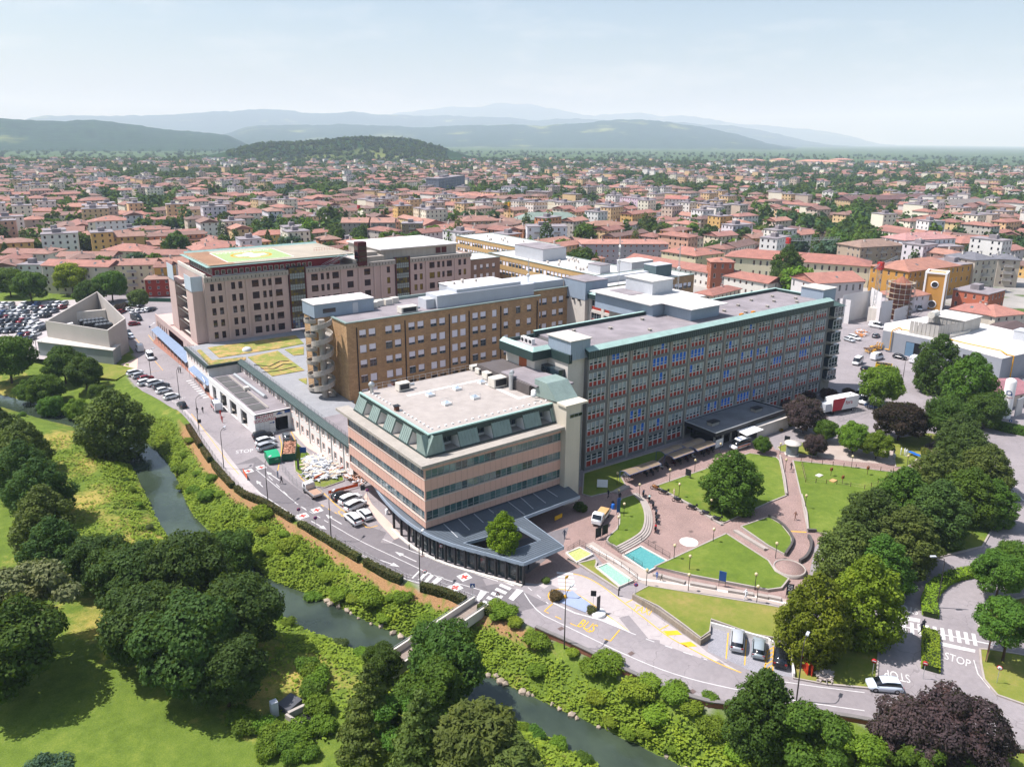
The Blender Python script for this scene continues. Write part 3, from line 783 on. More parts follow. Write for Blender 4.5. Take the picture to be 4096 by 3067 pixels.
def hvac(par,x,y,z,lx,ly,h,nm='air_handling_unit'):
 kk = kid(par); o = kk(MB().box(x - lx,x + lx,y - ly,y + ly,z + .15,z + h),nm,ACM)
 f_ = MB(); f_.box(x - lx * .8,x + lx * .8,y - ly - .02,y - ly - .001,z + .4,z + h - .2); f_.build('louvre',DARK,o)
 MB().tube((x + lx,y,z + h * .5),(x + lx + 1.2,y,z + h * .5),.3,8).build('duct',ALU,o)
hvac(pk,*(63.9,121),18.95,1.2,.8,1.6); hvac(pk,*(81.5,117.4),18.95,1.3,.9,1.5); hvac(pk,*(82.2,121.3),18.95,1.2,.7,1.2); hvac(pk,*(80.1,112.6),18.95,1.6,1.1,1.9); hvac(pk,*(82.4,124.1),18.95,1.0,.6,1.0)
o = k(MB().tube((81,109.5,19),(81,109.5,22),.45,10).tube((81,109.5,22),(82,110.5,22),.45,10),'exhaust_duct',ALU)
o = k(MB().lathe([(.35,0),(.35,1.4),(.6,1.5),(.6,1.9),(.2,2.3)],(58.3,122.8,18.95),10),'roof_ventilator',ALU)
for q in ((57.7,111.8),(64,124.9),(87.7,124.6)):
 c_ = MB(); c_.box(q[0] - .35,q[0] + .35,q[1] - .35,q[1] + .35,18.96,19.7); o = k(c_,'chimney',mat('chimney_brick','#6b4334',.9,.2)); MB().box(q[0] - .55,q[0] + .55,q[1] - .55,q[1] + .55,19.8,19.9).build('chimney_cap',DARK,o)
r_ = MB()
for i in range(19): x = 58.5 + i * 1.35; r_.tube((x,124,18.95),(x + .25,124.5,20.1),.025,4)
r_.tube((58.6,124.3,20.1),(83.4,124.5,20.1),.03,4); r_.tube((58.5,124.2,19.6),(83.2,124.2,19.6),.025,4); k(r_,'railing',ALU)
b_ = MB()
for i in range(20): b_.box(58 + i * 1.35,58.35 + i * 1.35,100.4,100.7,18.96,19.15)
for i in range(17): b_.box(58,58.3,101.6 + i * 1.35,101.95 + i * 1.35,18.96,19.15)
k(b_,'ballast_block',WHITE,kind='stuff')
for q in ((81.5,103.1),(80.6,102)):
 dd = MB().lathe([(.04,-.12),(.5,0),(.55,.1),(.03,.02)],n=12).build('satellite_dish',WHITE,pk,(q[0],q[1],20.1)); dd.rotation_euler = (1.1,0,-.5); kidw(dd,pk)
# dark stair head with its own gravel roof and the slim cream tower
k(MB().box(81.5,88,104.5,122,18.96,20.9),'stair_head',mat('dark_plaster','#5a5452',.9,.12)); k(MB().prism([(81.9,114.1),(81.9,102.8),(84.2,102.6),(84.4,100.5),(89.1,100.6),(89,106.4),(88,114.3)],20.91,21.2,bottom=True),'upper_roof',GRAVEL)
CREAM = mat('cream_concrete','#c9c0ae',.9,.1,.25,5,streak=.4)
tw_ = [(82.6,95.0),(87.4,95.0),(87.4,104),(82.6,104)]
t_ = MB(); t_.prism([(82.6,95),(86.0,95.0),(87.2,96.2),(87.2,103),(82.6,103)],0,19.2); k(t_,'tower',CREAM)
k(MB().box(82.3,87.6,94.8,97.4,19.21,19.6),'tower_coping',CREAM)
tc = MB(); tc.quad((82.4,97.4,19.6),(87.4,97.4,19.6),(87.4,100.5,22.3),(82.4,100.5,22.3)); tc.quad((82.4,100.5,22.3),(87.4,100.5,22.3),(87.4,104,22.3),(82.4,104,22.3)); tc.add([(82.4,97.4,19.6),(82.4,100.5,22.3),(82.4,104,22.3),(82.4,104,19)],[(0,1,2,3)]); k(tc,'tower_roof',COPPER_M)
for i in range(12):
 z = 2.2 + i * 1.25; o = put(window_mesh(1.35,1.15,(GREYFR,GLASS),0),'window',pk,(86.62,95.55,z),PI / 4); kidw(o,pk)
o = put(window_mesh(3.0,.7,(GREYFR,GLASS_D),2),'window',pk,(84.9,94.98,17),0); kidw(o,pk)

# ------------------------------------------------------------------ curved glazed cafe under its grey metal roof
cf = empty('cafe_pavilion',(54,95,0),'curved dark glass cafe with grey metal roof around a small courtyard','building')
k = kid(cf)
CZ = 3.7
outer = smooth([(54.9,116.4),(53.8,110.9),(53.2,104.2),(53.3,99.2),(53.76,95.53),(54.61,92.29),(56.04,88.93),(57.86,85.55),(59.45,82.72),(61.2,79.21)],1)
tip = [(69.22,79.37),(69.9,90.5),(82.8,90.9),(83.4,94)]
court = [(56.99,89.41),(60.88,88.84),(67.1,88.2),(67.5,82.9),(62.06,83.12),(58.69,86.03)]
ROOFM = mat('grey_seam_metal','#5a636b',.45,.12,.3,5,spec=.45)
inn = [(84,97.5),(62,99.5),(56.5,101),(54.6,112)]
roofp = MB()
mainp = outer + tip + inn
hole = court
vs3 = [Vector((*p,CZ)) for p in mainp]; vh = [Vector((*p,CZ)) for p in hole]
allv = vs3 + vh
for t in tessellate_polygon([vs3,vh]):
 a,b,c = (allv[i] for i in t); roofp.add([a,b,c],[(0,1,2)] if (b - a).cross(c - a).z > 0 else [(0,2,1)])
k(roofp,'roof',ROOFM)
fs = MB(); ribbon(fs,outer + tip[:3],.12,CZ - .55,CZ + .05); ribbon(fs,court + court[:1],.1,CZ - .5,CZ + .04); k(fs,'fascia',METAL_B)
k(MB().prism([court[1],court[2],(court[2][0] + .2,court[2][1] + .3),(court[1][0] + .2,court[1][1] + .3)],CZ - .9,CZ - .5),'court_beam',DARK)
se = MB()
for q0,q1 in (((57.6,96.3),(57.14,91.25)),((60.5,96.3),(60,92.1)),((63.6,96.3),(63.2,92.9)),((66.6,96.3),(66.5,94.6)),((70.9,96.5),(70.4,90.9)),((73.7,96.6),(72.9,91.8)),((76.5,96.5),(76,92.3)),((79.4,96.4),(79.2,92.9))):
 se.tube((*q0,CZ + .06),(*q1,CZ + .06),.07,4)
k(se,'roof_rib',METAL_G)
sm_ = MB()
for r in range(40):
 y = 79.2 + r * .46
 xs_ = []
 poly = [(p[0],p[1]) for p in mainp]
 for (x1,y1),(x2,y2) in list(zip(poly,poly[1:] + poly[:1])) + list(zip(court,court[1:] + court[:1])):
  if (y1 > y) != (y2 > y): xs_.append(x1 + (y - y1) * (x2 - x1) / (y2 - y1))
 xs_.sort()
 for a,b in zip(xs_[0::2],xs_[1::2]):
  if b - a > .3: sm_.box(a + .05,b - .05,y - .02,y + .02,CZ + .004,CZ + .05)
k(sm_,'standing_seam',ROOFM,kind='stuff')
wallc = offset(outer[6:],.55)
g = MB()
for a,b in zip(wallc[:-1],wallc[1:]): g.quad((*a,0),(*b,0),(*b,CZ - .5),(*a,CZ - .5))
k(g,'curved_glazing',glass('cafe_glass','#3d494c',.12))
pts = resample(outer[4:],2.6)
for i,p in enumerate(pts[::1]):
 if i % 1 == 0: k(MB().oriented(p,(1,0),(0,1),.17,.17,0,CZ - .5),'column',DARK)
for i,(a,b) in enumerate(zip(wallc[:-1],wallc[1:])):
 m_ = MB(); ribbon(m_,[a,b],.08,2.3,2.42); ribbon(m_,[a,b],.08,.9,.98); k(m_,'transom',DARK)
k(MB().tube((*(68.2,83.3),0),(*(68.2,83.3),CZ - .5),.12,8),'column',WHITE)
ftc = MB(); ribbon(ftc,offset(outer[4:],-.5),.5,0,.18); k(ftc,'plinth',CONC_L)

# ------------------------------------------------------------------ tan brick ward wing with roller shutters
TANB = bpy.data.materials.new('tan_brick'); t = NT(TANB); v = t.coords('Object')
mp = t.new('ShaderNodeCombineXYZ'); sx = t.new('ShaderNodeSeparateXYZ'); t.link(v,sx.inputs[0])
t.link(t.math('ADD',sx.outputs[0],sx.outputs[1]),mp.inputs[0]); t.link(sx.outputs[2],mp.inputs[1])
bk = t.new('ShaderNodeTexBrick'); t.link(mp.outputs[0],bk.inputs['Vector']); bk.inputs['Scale'].default_value = 1.0
bk.inputs['Color1'].default_value = rgba('#b9976d'); bk.inputs['Color2'].default_value = rgba('#a68661'); bk.inputs['Mortar'].default_value = rgba('#8f7455')
bk.inputs['Mortar Size'].default_value = .02; bk.inputs['Brick Width'].default_value = .9; bk.inputs['Row Height'].default_value = .45
st = t.ramp(t.noise(v,1.0,5,.6,(.5,.5,.06)),[(.3,(.78,.76,.74)),(.7,(1.05,1.02,1))]); t.link(t.mix(1.0,bk.outputs['Color'],st,'MULTIPLY'),t.b.inputs['Base Color']); t.b.inputs['Roughness'].default_value = .9
MATS['tan_brick'] = TANB
SLATEFR = mat('grey_aluminium_frame','#7f8890',.5,.08,1,5)
br = empty('brick_ward_wing',(66.9,152.5,0),'tan brick ward wing with white roller shutters behind the pink office block','building')
k = kid(br)
cols = [(69.95,1.75),(72.3,1.75),(76.5,1.75),(78.85,1.75),(82.55,1.75),(85,1.75),(88.56,1.75),(91,1.75),(94.6,1.75),(97,1.75),(100.65,1.75),(103.05,1.75),(106.67,1.5),(110.3,1.5),(114.2,1.5),(117.85,1.5)]
rows = [21.4,17.83,14.3,10.7,7.3]
mb = MB(); rects = [(x - 66.9,x - 66.9 + w,z,z + 1.87) for x,w in cols for z in rows]
d,n = facade(mb,(66.9,152.5),(122,152.5),0,25.2,rects,.28)
mb.quad((66.9,160,0),(66.9,152.5,0),(66.9,152.5,25.2),(66.9,160,25.2))
mb.box(63.6,78,162,169,0,25); mb.box(66.91,143,160.01,170,0,25); mb.quad((122,152.5,0),(122,170,0),(122,170,25.2),(122,152.5,25.2))
rects2 = [(u,u + 1.7,z,z + 1.87) for u in (2.2,4.25,7.8,10.2) for z in rows[:4]]
d2,n2 = facade(mb,(122,156.6),(135.3,156.6),0,25.6,rects2,.28)
k(mb,'wall',TANB)
for P0,dd,rr in (((66.9,152.5),d,rects),((122,156.6),d2,rects2)):
 for u0,u1,a,b in rr:
  if a < 8 and u0 > 15: continue
  w = set_window(br,P0,dd,u0,a,u1 - u0,b - a,(SLATEFR,GLASS),.26,1,.45,blind=rng.choice((.66,.7,.74,.95,.6)) if rng.random() < .85 else .15,blind_mat=SHUT); kidw(w,br)
for x in (69.3,81.6,93.8,99.6,109.3,121.2): k(MB().box(x - .09,x + .09,152.28,152.49,7,24),'downpipe',DARK)
k(MB().box(67.3,122,152.9,169.6,25.0,25.05),'roof',GRAVEL)
c = MB(); c.box(66.6,122.3,152.2,152.8,25.2,25.45); c.box(66.6,67.2,152.81,160.3,25.2,25.45); c.box(66.6,143,169.7,170.3,25.01,25.8); c.box(121.7,135.3,156.3,156.9,25.6,25.8); k(c,'coping',COPPER_M)
o = rooftop_box(br,63.4,78.4,162,169.2,25.05,28.1,METAL_B,mat('pale_roof_gravel','#cfc9c6',.95,.1,.6,12),'plant_room',.15)
q = MB(); q.use(0).box(72.9,74.3,161.93,161.99,25.1,27.6); q.use(1).box(65.5,68.6,161.93,161.99,26,27); q.build('door',[METAL_G,GLASS_D],o)
duct = MB(); duct.box(92,122,155,160.5,25.06,28.2); duct.box(98,118,155.6,160.5,28.21,29); duct.box(89.5,91.9,156,160,25.06,27.4); k(duct,'duct_housing',METAL_G)
hvac(br,84,155.5,25.05,2.2,1.2,1.6)
for x,y in ((79.8,165),(81.8,166),(84.2,166),(86.6,167)): k(MB().box(x - .9,x + .9,y - .8,y + .8,25.06,26.5),'roof_unit',ACM)
rooftop_box(br,101,118,163.5,169,25.06,28.2,METAL_G,mat('pale_roof_gravel','#cfc9c6'),'plant_room',.15)
k(MB().box(118.2,135,158,168,25.06,27.6),'duct_housing',METAL_G)
for x,y in ((103,164.8),(106,165.5),(107,167),(110,165)): k(MB().box(x - .3,x + .3,y - .3,y + .3,28.3,29.1),'chimney',CONC_L)
# concrete spiral fire stair and rounded balconies on the end wall
scx,scy = 63.4,158.2
k(MB().tube((scx,scy,6.9),(scx,scy,25.5),.75,12),'stair_core',CONC)
NT_ = 5
tr = MB(); pr = MB()
for f_ in range(5):
 z0 = 7.0 + f_ * 3.6; N = 22
 for i in range(N):
  a0,a1 = 2 * PI * i / N - .6,2 * PI * (i + 1) / N - .6; z = z0 + 3.6 * i / N
  tr.add([(scx + .7 * math.cos(a0),scy + .7 * math.sin(a0),z),(scx + 2.3 * math.cos(a0),scy + 2.3 * math.sin(a0),z),(scx + 2.3 * math.cos(a1),scy + 2.3 * math.sin(a1),z),(scx + .7 * math.cos(a1),scy + .7 * math.sin(a1),z),
    (scx + .7 * math.cos(a0),scy + .7 * math.sin(a0),z - .3),(scx + 2.3 * math.cos(a0),scy + 2.3 * math.sin(a0),z - .3),(scx + 2.3 * math.cos(a1),scy + 2.3 * math.sin(a1),z - .3),(scx + .7 * math.cos(a1),scy + .7 * math.sin(a1),z - .3)],
               [(0,1,2,3),(7,6,5,4),(0,4,5,1),(2,6,7,3)])
  za,zb = z - .35,z + .85; zc,zd = za + 3.6 / N,zb + 3.6 / N
  C0,S0,C1,S1 = math.cos(a0),math.sin(a0),math.cos(a1),math.sin(a1)
  pr.add([(scx + 2.3 * C0,scy + 2.3 * S0,za),(scx + 2.3 * C1,scy + 2.3 * S1,zc),(scx + 2.3 * C1,scy + 2.3 * S1,zd),(scx + 2.3 * C0,scy + 2.3 * S0,zb),
    (scx + 2.45 * C0,scy + 2.45 * S0,za),(scx + 2.45 * C1,scy + 2.45 * S1,zc),(scx + 2.45 * C1,scy + 2.45 * S1,zd),(scx + 2.45 * C0,scy + 2.45 * S0,zb)],[(3,2,1,0),(4,5,6,7),(7,6,2,3),(0,1,5,4)])
k(tr,'stair_flight',CONC_L); k(pr,'stair_parapet',CONC)
for f_ in range(6):
 z = 7.6 + f_ * 3.3
 b_ = MB(); N = 10; P = [(63.5,165.6)] + [(63.5 + 1.9 * math.cos(PI + PI * i / N - PI / 2) if False else 63.5 - 1.9 * math.sin(PI * i / N),163.6 + 2.0 * math.cos(PI * i / N)) for i in range(N + 1)]
 b_.prism(P[1:],z - .2,z,bottom=True); ribbon(b_,P[1:],.14,z,z + .7); o = k(b_,'balcony',CONC)
 r = MB(); r.path([(p[0],p[1],z + 1.05) for p in P[1:]],.03,4); r.build('balcony_rail',DARK,o)
 w = set_window(br,(63.6,165.5),(0,-1),0.4,z + .1,2.6,2.2,(SLATEFR,GLASS),-.03,2,0); kidw(w,br)

# ------------------------------------------------------------------ second tan brick wings and white roofed blocks behind
def brick_block(name,label,x0,x1,y0,y1,z1,faces,wallm,roofm,rows,cw=(1.7,2.4),group=None,cop=COPPER_M):
 o = empty(name,(x0,y0,0),label,'building',group); kk = kid(o); mb = MB(); W = []
 sides = {'f': ((x0,y0),(x1,y0)),'l': ((x0,y1),(x0,y0)),'r': ((x1,y0),(x1,y1)),'b': ((x1,y1),(x0,y1))}
 for s_,(a,b) in sides.items():
  L = math.hypot(*sub2(b,a)); rr = []
  if s_ in faces:
   nn = int((L - 1) / (cw[0] + cw[1]) * 2)
   for i in range(nn):
    u = 1.2 + i * (L - 2) / nn
    if u + cw[0] < L - .3:
     for z in rows: rr.append((u,u + cw[0],z,z + 1.8))
  dd,_ = facade(mb,a,b,0,z1,rr,.25)
  for r_ in rr: W.append((a,dd,r_))
 kk(mb,'wall',wallm); kk(MB().box(x0 + .3,x1 - .3,y0 + .3,y1 - .3,z1 - .3,z1 - .05),'roof',roofm)
 c = MB(); c.box(x0 - .15,x1 + .15,y0 - .15,y0 + .3,z1 + .002,z1 + .2); c.box(x0 - .15,x0 + .3,y0 + .31,y1 + .15,z1 + .002,z1 + .2); c.box(x1 - .3,x1 + .15,y0 + .31,y1 + .15,z1 + .002,z1 + .2); c.box(x0 + .31,x1 - .31,y1 - .3,y1 + .15,z1 + .002,z1 + .2); kk(c,'coping',cop)
 for a,dd,(u0,u1,za,zb) in W:
  w = set_window(o,a,dd,u0,za,u1 - u0,zb - za,(SLATEFR,GLASS),.23,1,.45,blind=rng.choice((.5,.7,.95,.3)),blind_mat=SHUT); kidw(w,o)
 return o
b3 = brick_block('brick_ward_wing','tan brick wing with pale roof behind the white roof plant rooms',143.4,183.5,152.2,168,25,'f',TANB,MEMBRANE,(21,17.4))
rooftop_box(b3,146,168,157,160,25,26.6,METAL_G,METAL_G,'duct_housing',.05); rooftop_box(b3,169,176,155,160,25,28.5,mat('teal_grey_louvre','#5b6d70',.6,.1),METAL_G,'cooling_unit',.1)
b4 = brick_block('clinic_wing','tan clinic wing with bright white roof and small roof vents',166,186,172,240,22.5,'lf',mat('pale_tan_render','#b99a68',.9,.1,.3,5),MEMBRANE,(19,15.5))
rooftop_box(b4,170,181,211,228,22.5,26.8,METAL_G,GRAVEL,'plant_room',.1); rooftop_box(b4,169.5,174,180,186,22.5,25.2,METAL_G,GRAVEL,'lift_house',.1); rooftop_box(b4,178,188,174,181,22.5,26.2,METAL_G,MEMBRANE,'plant_room',.1)
for i in range(16): x,y = 168 + rng.random() * 16,188 + rng.random() * 22; kid(b4)(MB().box(x - .35,x + .35,y - .35,y + .35,22.5,23.4),'roof_vent',CONC_L)
b5 = brick_block('clinic_wing','tan clinic wing with flat white roof furthest back beside the plastered block',186.5,206,244,296,22,'lf',mat('pale_tan_render','#b99a68'),MEMBRANE,(18.6,15.2))
for i in range(8): x,y = 189 + rng.random() * 14,250 + rng.random() * 40; kid(b5)(MB().box(x - .35,x + .35,y - .35,y + .35,22,22.9),'roof_vent',CONC_L)
b6 = brick_block('plastered_clinic_block','cream and brown plastered block right of the concrete panel building',147.3,163,228,242,22.6,'fl',mat('brown_plaster','#8f7563',.9,.1,.3,5),MEMBRANE,(18.8,15.3,11.8),(1.3,4.5))

# ------------------------------------------------------------------ precast concrete hospital building with the helipad
PREC = mat('pinkish_precast','#bda69e',.9,.1,.2,6,streak=.35,bump=.15)
MAROON = mat('maroon_frame','#4a1214',.5,.15,1,5)
SHADE = mat('dark_brown_blind','#2b1f20',.6,.15,1,5)
bg = empty('precast_hospital_building',(54.9,222.5,0),'precast concrete hospital building with maroon windows and rooftop helipad','building')
k = kid(bg); BYF = 222.5
bcols = [(56.4,1.15),(58.55,1.15),(62.36,1.15),(64.44,1.15),(68.38,2.05),(71.53,1.05),(73.31,1.0),(75.39,2.1),
         (86.8,2.2),(89.95,1.05),(91.8,1.0),(93.8,2.2),(98.78,2.2),(104.79,2.2),(112.95,1.2),(123.2,1.2),(125.4,1.15),(129.24,2.1),(132.34,1.2),(134.35,1.0),(136.24,2.15),(141.02,1.2),(143.2,1.1)]
brow = [22.2,18.65,15.1,11.55,8.0]
mb = MB(); rects = [(x - 54.9,x - 54.9 + w,z,z + 2.08) for x,w in bcols for z in brow]
secs = [(54.9,79.4),(85.1,115.9),(121.6,146.2)]
for a,b in secs: facade(mb,(a,BYF),(b,BYF),7,26.2,[(r[0] + 54.9 - a,r[1] + 54.9 - a,r[2],r[3]) for r in rects if a < r[0] + 54.9 < b],.3)
mb.quad((54.9,253,7),(54.9,BYF,7),(54.9,BYF,26.2),(54.9,253,26.2)); mb.quad((146.2,BYF,7),(146.2,253,7),(146.2,253,26.2),(146.2,BYF,26.2)); mb.quad((146.2,253,7),(54.9,253,7),(54.9,253,26.2),(146.2,253,26.2))
k(mb,'wall',PREC)
for x in (60.9,66.9,74.9 - .3,96.9,103,108.5,110.9,128,139.7): k(MB().box(x - .35,x + .35,BYF - .3,BYF - .003,7.6,25),'pilaster',PREC)
jn = MB()
for z in brow: jn.box(54.95,79.3,BYF - .008,BYF - .002,z - .75,z - .70); jn.box(85.2,115.8,BYF - .008,BYF - .002,z - .75,z - .70); jn.box(121.7,146.1,BYF - .008,BYF - .002,z - .75,z - .70)
k(jn,'panel_joint',CONC,kind='stuff')
pp = MB(); sl_ = MB()
for a,b in secs:
 pp.box(a - .1,b + .1,BYF - .55,BYF + .3,24.9,26.4)
 for i in range(int((b - a) / 1.15)): x = a + .8 + i * 1.15; sl_.box(x - .09,x + .09,BYF - .57,BYF - .551,25.2,25.9)
k(pp,'parapet',CONC); k(sl_,'parapet_slot',BLACK,kind='stuff')
YEL = mat('ochre_blind','#7d6a1e',.6,.2,1,4)
for u0,u1,a,b in rects:
 x = 54.9 + u0; w = u1 - u0
 yel = x > 110 and 15 < a < 20 and rng.random() < .6
 o = put(window_mesh(w,b - a,(MAROON,YEL if yel else GLASS_D),1 if w > 1.5 else 0,.25),'window',bg,(x + w / 2,BYF + .26,a)); kidw(o,bg)
 kk_ = rng.choice((1,.75,.8,.5,1))
 if not yel: put(slab_mesh(w - .16,round((b - a) * kk_ - .1,1),.02,SHADE,'sun_blind'),'sun_blind',o,(0,-.03,(b - a) - round((b - a) * kk_ - .1,1) - .02))
for x0,x1 in ((79.5,85.0),(116.0,121.5)):
 g = MB(); g.box(x0,x1,BYF - .3,BYF + 1,7.8,27.1); o = k(g,'glazed_stair',DARK)
 nx_,nz_ = 6,22; cwid = (x1 - x0 - .8) / nx_; chh = 19.0 / nz_
 pm = MB().quad((0,0,0),(cwid - .12,0,0),(cwid - .12,0,chh - .1),(0,0,chh - .1)).mesh('pane',PANE_T)
 for i in range(nx_):
  for j_ in range(nz_):
   p = put(pm,'pane',o,(x0 + .45 + i * cwid,BYF - .31,7.95 + j_ * chh)); band = (j_ // 2) % 2
   p.color = rgba(('#8fa0a0' if band else rng.choice(('#5d5a20','#3e4632','#6b6418','#2d3632'))) if j_ > 2 else rng.choice(('#1b4f80','#0f1d2c','#87989a')))
 r_ = MB();
 for x in (x0 + .2,x1 - .2): r_.box(x - .2,x + .2,BYF - .45,BYF - .301,7.8,27.2)
 r_.build('maroon_edge',MAROON,o)
k(MB().box(55.2,145.9,BYF + .31,252.7,25.2,25.6),'roof',CONC_L)
# left stair block with open floors
k(MB().box(51.8,54.88,224.2,231.4,6.9,22.3),'stair_block',PREC); k(MB().box(51.8,54.88,245,253,6.9,22.6),'stair_block',PREC)
for z in (6.95,10.6,14.2,17.8,21.4):
 k(MB().box(52.2,54.88,231.41,244.99,z - .3,z),'landing',CONC_L); r = MB(); r.box(51.9,52.05,231.41,244.99,z + .3,z + 1.0) if z < 21 else r.box(52.1,52.2,231.41,244.99,z,z + .9); k(r,'rail_panel',mat('brown_steel','#43302a',.6,.2))
k(MB().box(54.5,54.86,231.41,244.99,7,22),'stair_back_wall',mat('dark_plaster'))
sc_ = MB(); sc_.box(51.6,51.7,224.0,231.5,22.31,26.6); sc_.box(51.71,54.8,224.0,224.1,22.31,26.6); sc_.box(51.6,51.7,244.8,252.6,22.61,27.2); k(sc_,'perforated_screen',mat('pale_blue_screen','#b7c2cd',.4,.05,1,8))
ll = MB(); ll.box(55.0,55.5,222.3,253,26.21,27.3); k(ll,'parapet',CONC_L)
# maroon rooftop storey and helipad deck
MAR = mat('maroon_cladding','#7c1626',.6,.12,.5,5)
k(MB().box(57.8,97,223.6,250,25.61,29.4),'rooftop_storey',MAR)
for i in range(17): o = put(window_mesh(1.1,1.3,(mat('white_paint'),GLASS),0),'window',bg,(59 + i * 1.75,223.55,26.7)); kidw(o,bg)
for i in range(12): o = put(window_mesh(1.4,1.9,(mat('white_paint'),GLASS),0),'window',bg,(57.74,225 + i * 2.05,26.4),-PI / 2); kidw(o,bg)
k(MB().box(57.6,97,223.4,223.59,25.61,26.5),'plinth',WHITE)
k(MB().box(56.6,101,221.8,251,29.41,29.8),'helipad_deck',mat('rusty_deck','#a39a8a',.9,.18,.15,5))
ru = MB(); ru.box(56.7,64,222,250.8,29.803,29.812); k(ru,'rust_apron',mat('rust_stain','#96745a',.9,.3,.2,4))
PADG = mat('helipad_green','#93a672',.8,.06,.3,5); PADY = mat('helipad_yellow','#c98c0c',.7,.08); PADW = mat('helipad_white','#e6e6de',.7,.06)
HP = [(63.3,246.2),(62.7,224.8),(82.9,225.7),(83.3,246.3)]
o = k(MB().poly(HP,29.82),'helipad',PADG)
hc = ((HP[0][0] + HP[2][0]) / 2,(HP[0][1] + HP[2][1]) / 2)
cc = MB(); N = 40
for i in range(N):
 a,b = 2 * PI * i / N,2 * PI * (i + 1) / N
 cc.quad((hc[0] + 5.4 * math.cos(a),hc[1] + 5.4 * math.sin(a),29.83),(hc[0] + 6.2 * math.cos(a),hc[1] + 6.2 * math.sin(a),29.83),(hc[0] + 6.2 * math.cos(b),hc[1] + 6.2 * math.sin(b),29.83),(hc[0] + 5.4 * math.cos(b),hc[1] + 5.4 * math.sin(b),29.83))
cc.build('yellow_ring',PADY,o)
MB().poly([(hc[0] + x,hc[1] + y) for x,y in ((-4.5,-1.5),(-1.5,-1.5),(-1.5,-4.5),(1.5,-4.5),(1.5,-1.5),(4.5,-1.5),(4.5,1.5),(1.5,1.5),(1.5,4.5),(-1.5,4.5),(-1.5,1.5),(-4.5,1.5))],29.835).build('white_cross',PADW,o)
text('pad_letter','H',3.0,(hc[0],hc[1],29.85),rz=-.6,m=mat('sign_red','#b3242a',.6,.05),parent=o)
bd = MB(); ribbon(bd,HP + HP[:1],.35,29.832); bd.build('pad_border',PADW,o)
text('pad_name','SAN BORTOLO',2.2,((HP[0][0] * .55 + HP[3][0] * .45) + .6,(HP[0][1] * .55 + HP[3][1] * .45) - 2.6,29.84),rz=0,m=PADW,parent=o,sx=1.1)
nt = MB(); nt.prism([(55.6,220.9),(101,220.9),(101,221.79),(56.59,221.79),(56.59,252),(55.6,252)],29.3,29.42,bottom=True); k(nt,'safety_net',mat('teal_net','#84a39c',.6,.15,1,8))
nf = MB()
for i in range(30): nf.tube((57 + i * 1.5,251.2,29.5),(57 + i * 1.5,252.5,30.2),.04,4)
nf.tube((56,252.5,30.2),(101,252.5,30.2),.05,4); nf.quad((57,251.3,29.6),(101,251.3,29.6),(101,252.4,30.15),(57,252.4,30.15)); k(nf,'net_frame',mat('teal_net'))
k(MB().box(101.01,106,222.5,247,25.61,27.5),'stair_house',CONC_L)
st_ = MB()
for i in range(14): x = 90 + i * .62; st_.box(x,x + .6,220.4,221.7,25.9 + i * .28,26.0 + i * .28)
st_.tube((90,220.4,27),(98.7,220.4,30.9),.05,4); st_.tube((90,221.7,27),(98.7,221.7,30.9),.05,4); st_.tube((90,220.4,26.4),(98.7,220.4,30.3),.04,4); k(st_,'steel_stair',ALU)
lf = MB(); lf.box(102.3,105.3,221,224,25.61,33.2); o = k(lf,'lift_shaft',MAROON)
for z in (27,28.8,30.6): MB().box(102.5,105.1,220.93,220.99,z,z + 1.4).build('shaft_glazing',GLASS_D,o)
for z in (27,28.8,30.6): MB().box(102.23,102.29,221.2,223.8,z,z + 1.4).build('shaft_glazing',GLASS_D,o)
rr_ = MB()
for i in range(12): x = 92 + i * .9; rr_.tube((x,232,29.8),(x,232,30.9),.03,4)
for z in (30.3,30.9): rr_.tube((92,232,z),(102,232,z),.04,4)
for i in range(8): rr_.tube((101.5,225 + i,27.6),(101.5,225 + i,31),.03,4)
k(rr_,'red_railing',mat('sign_red'))
k(MB().box(106.01,113,224,233,25.61,27.8),'plant_room',CONC); k(MB().box(107,111.5,226,231,27.81,29),'plant_room',CONC)
uw = MB(); uw.box(113.2,142.6,226.5,252.5,25.61,29.2); o = k(uw,'upper_storey',CONC); MB().box(112.6,143.2,225.8,253,29.21,29.6).build('white_flat_roof',MEMBRANE,o)
for x in (134.2,136.6): MB().box(x,x + 2,226.42,226.49,26.6,28.6).build('maroon_door',MAROON,o)

# ------------------------------------------------------------------ podium, roof garden, two-storey white wing, emergency block
pd = empty('hospital_podium',(48,128,0),'low podium with planted roof terrace between street and hospital blocks','building')
k = kid(pd)
LAWN_DRY = bpy.data.materials.new('roof_garden_grass'); t = NT(LAWN_DRY); v = t.coords('World')
t.link(t.mix(t.ramp(t.noise(v,.35,5,.65),[(.45,(0,0,0)),(.6,(1,1,1))]),t.ramp(t.noise(v,5,3),[(.3,'#6a7229'),(.7,'#868a40')]),t.ramp(t.noise(v,5,3),[(.3,'#9a7a45'),(.7,'#b99a66')])),t.b.inputs['Base Color']); t.b.inputs['Roughness'].default_value = .95
PAVG = mat('grey_terrace_slab','#8f9092',.9,.12,.5,4)
pw = MB(); rects = [(u,u + 1.1,z,z + 1.5) for u in range(2,70,3) for z in (4.4,1.2)]
d,n = facade(pw,(56,199),(56,128),0,7,rects,.18)
pw.quad((48,199,0),(56,199,0),(56,199,7),(48,199,7)); rg = [(u,u + 1.1,4.4,5.9) for u in range(2,22,3)]
facade(pw,(48,222),(48,199),0,7,rg,.18); k(pw,'wall',WHITE_S)
PINKFR = mat('pink_window_surround','#d8b3a3',.8,.06)
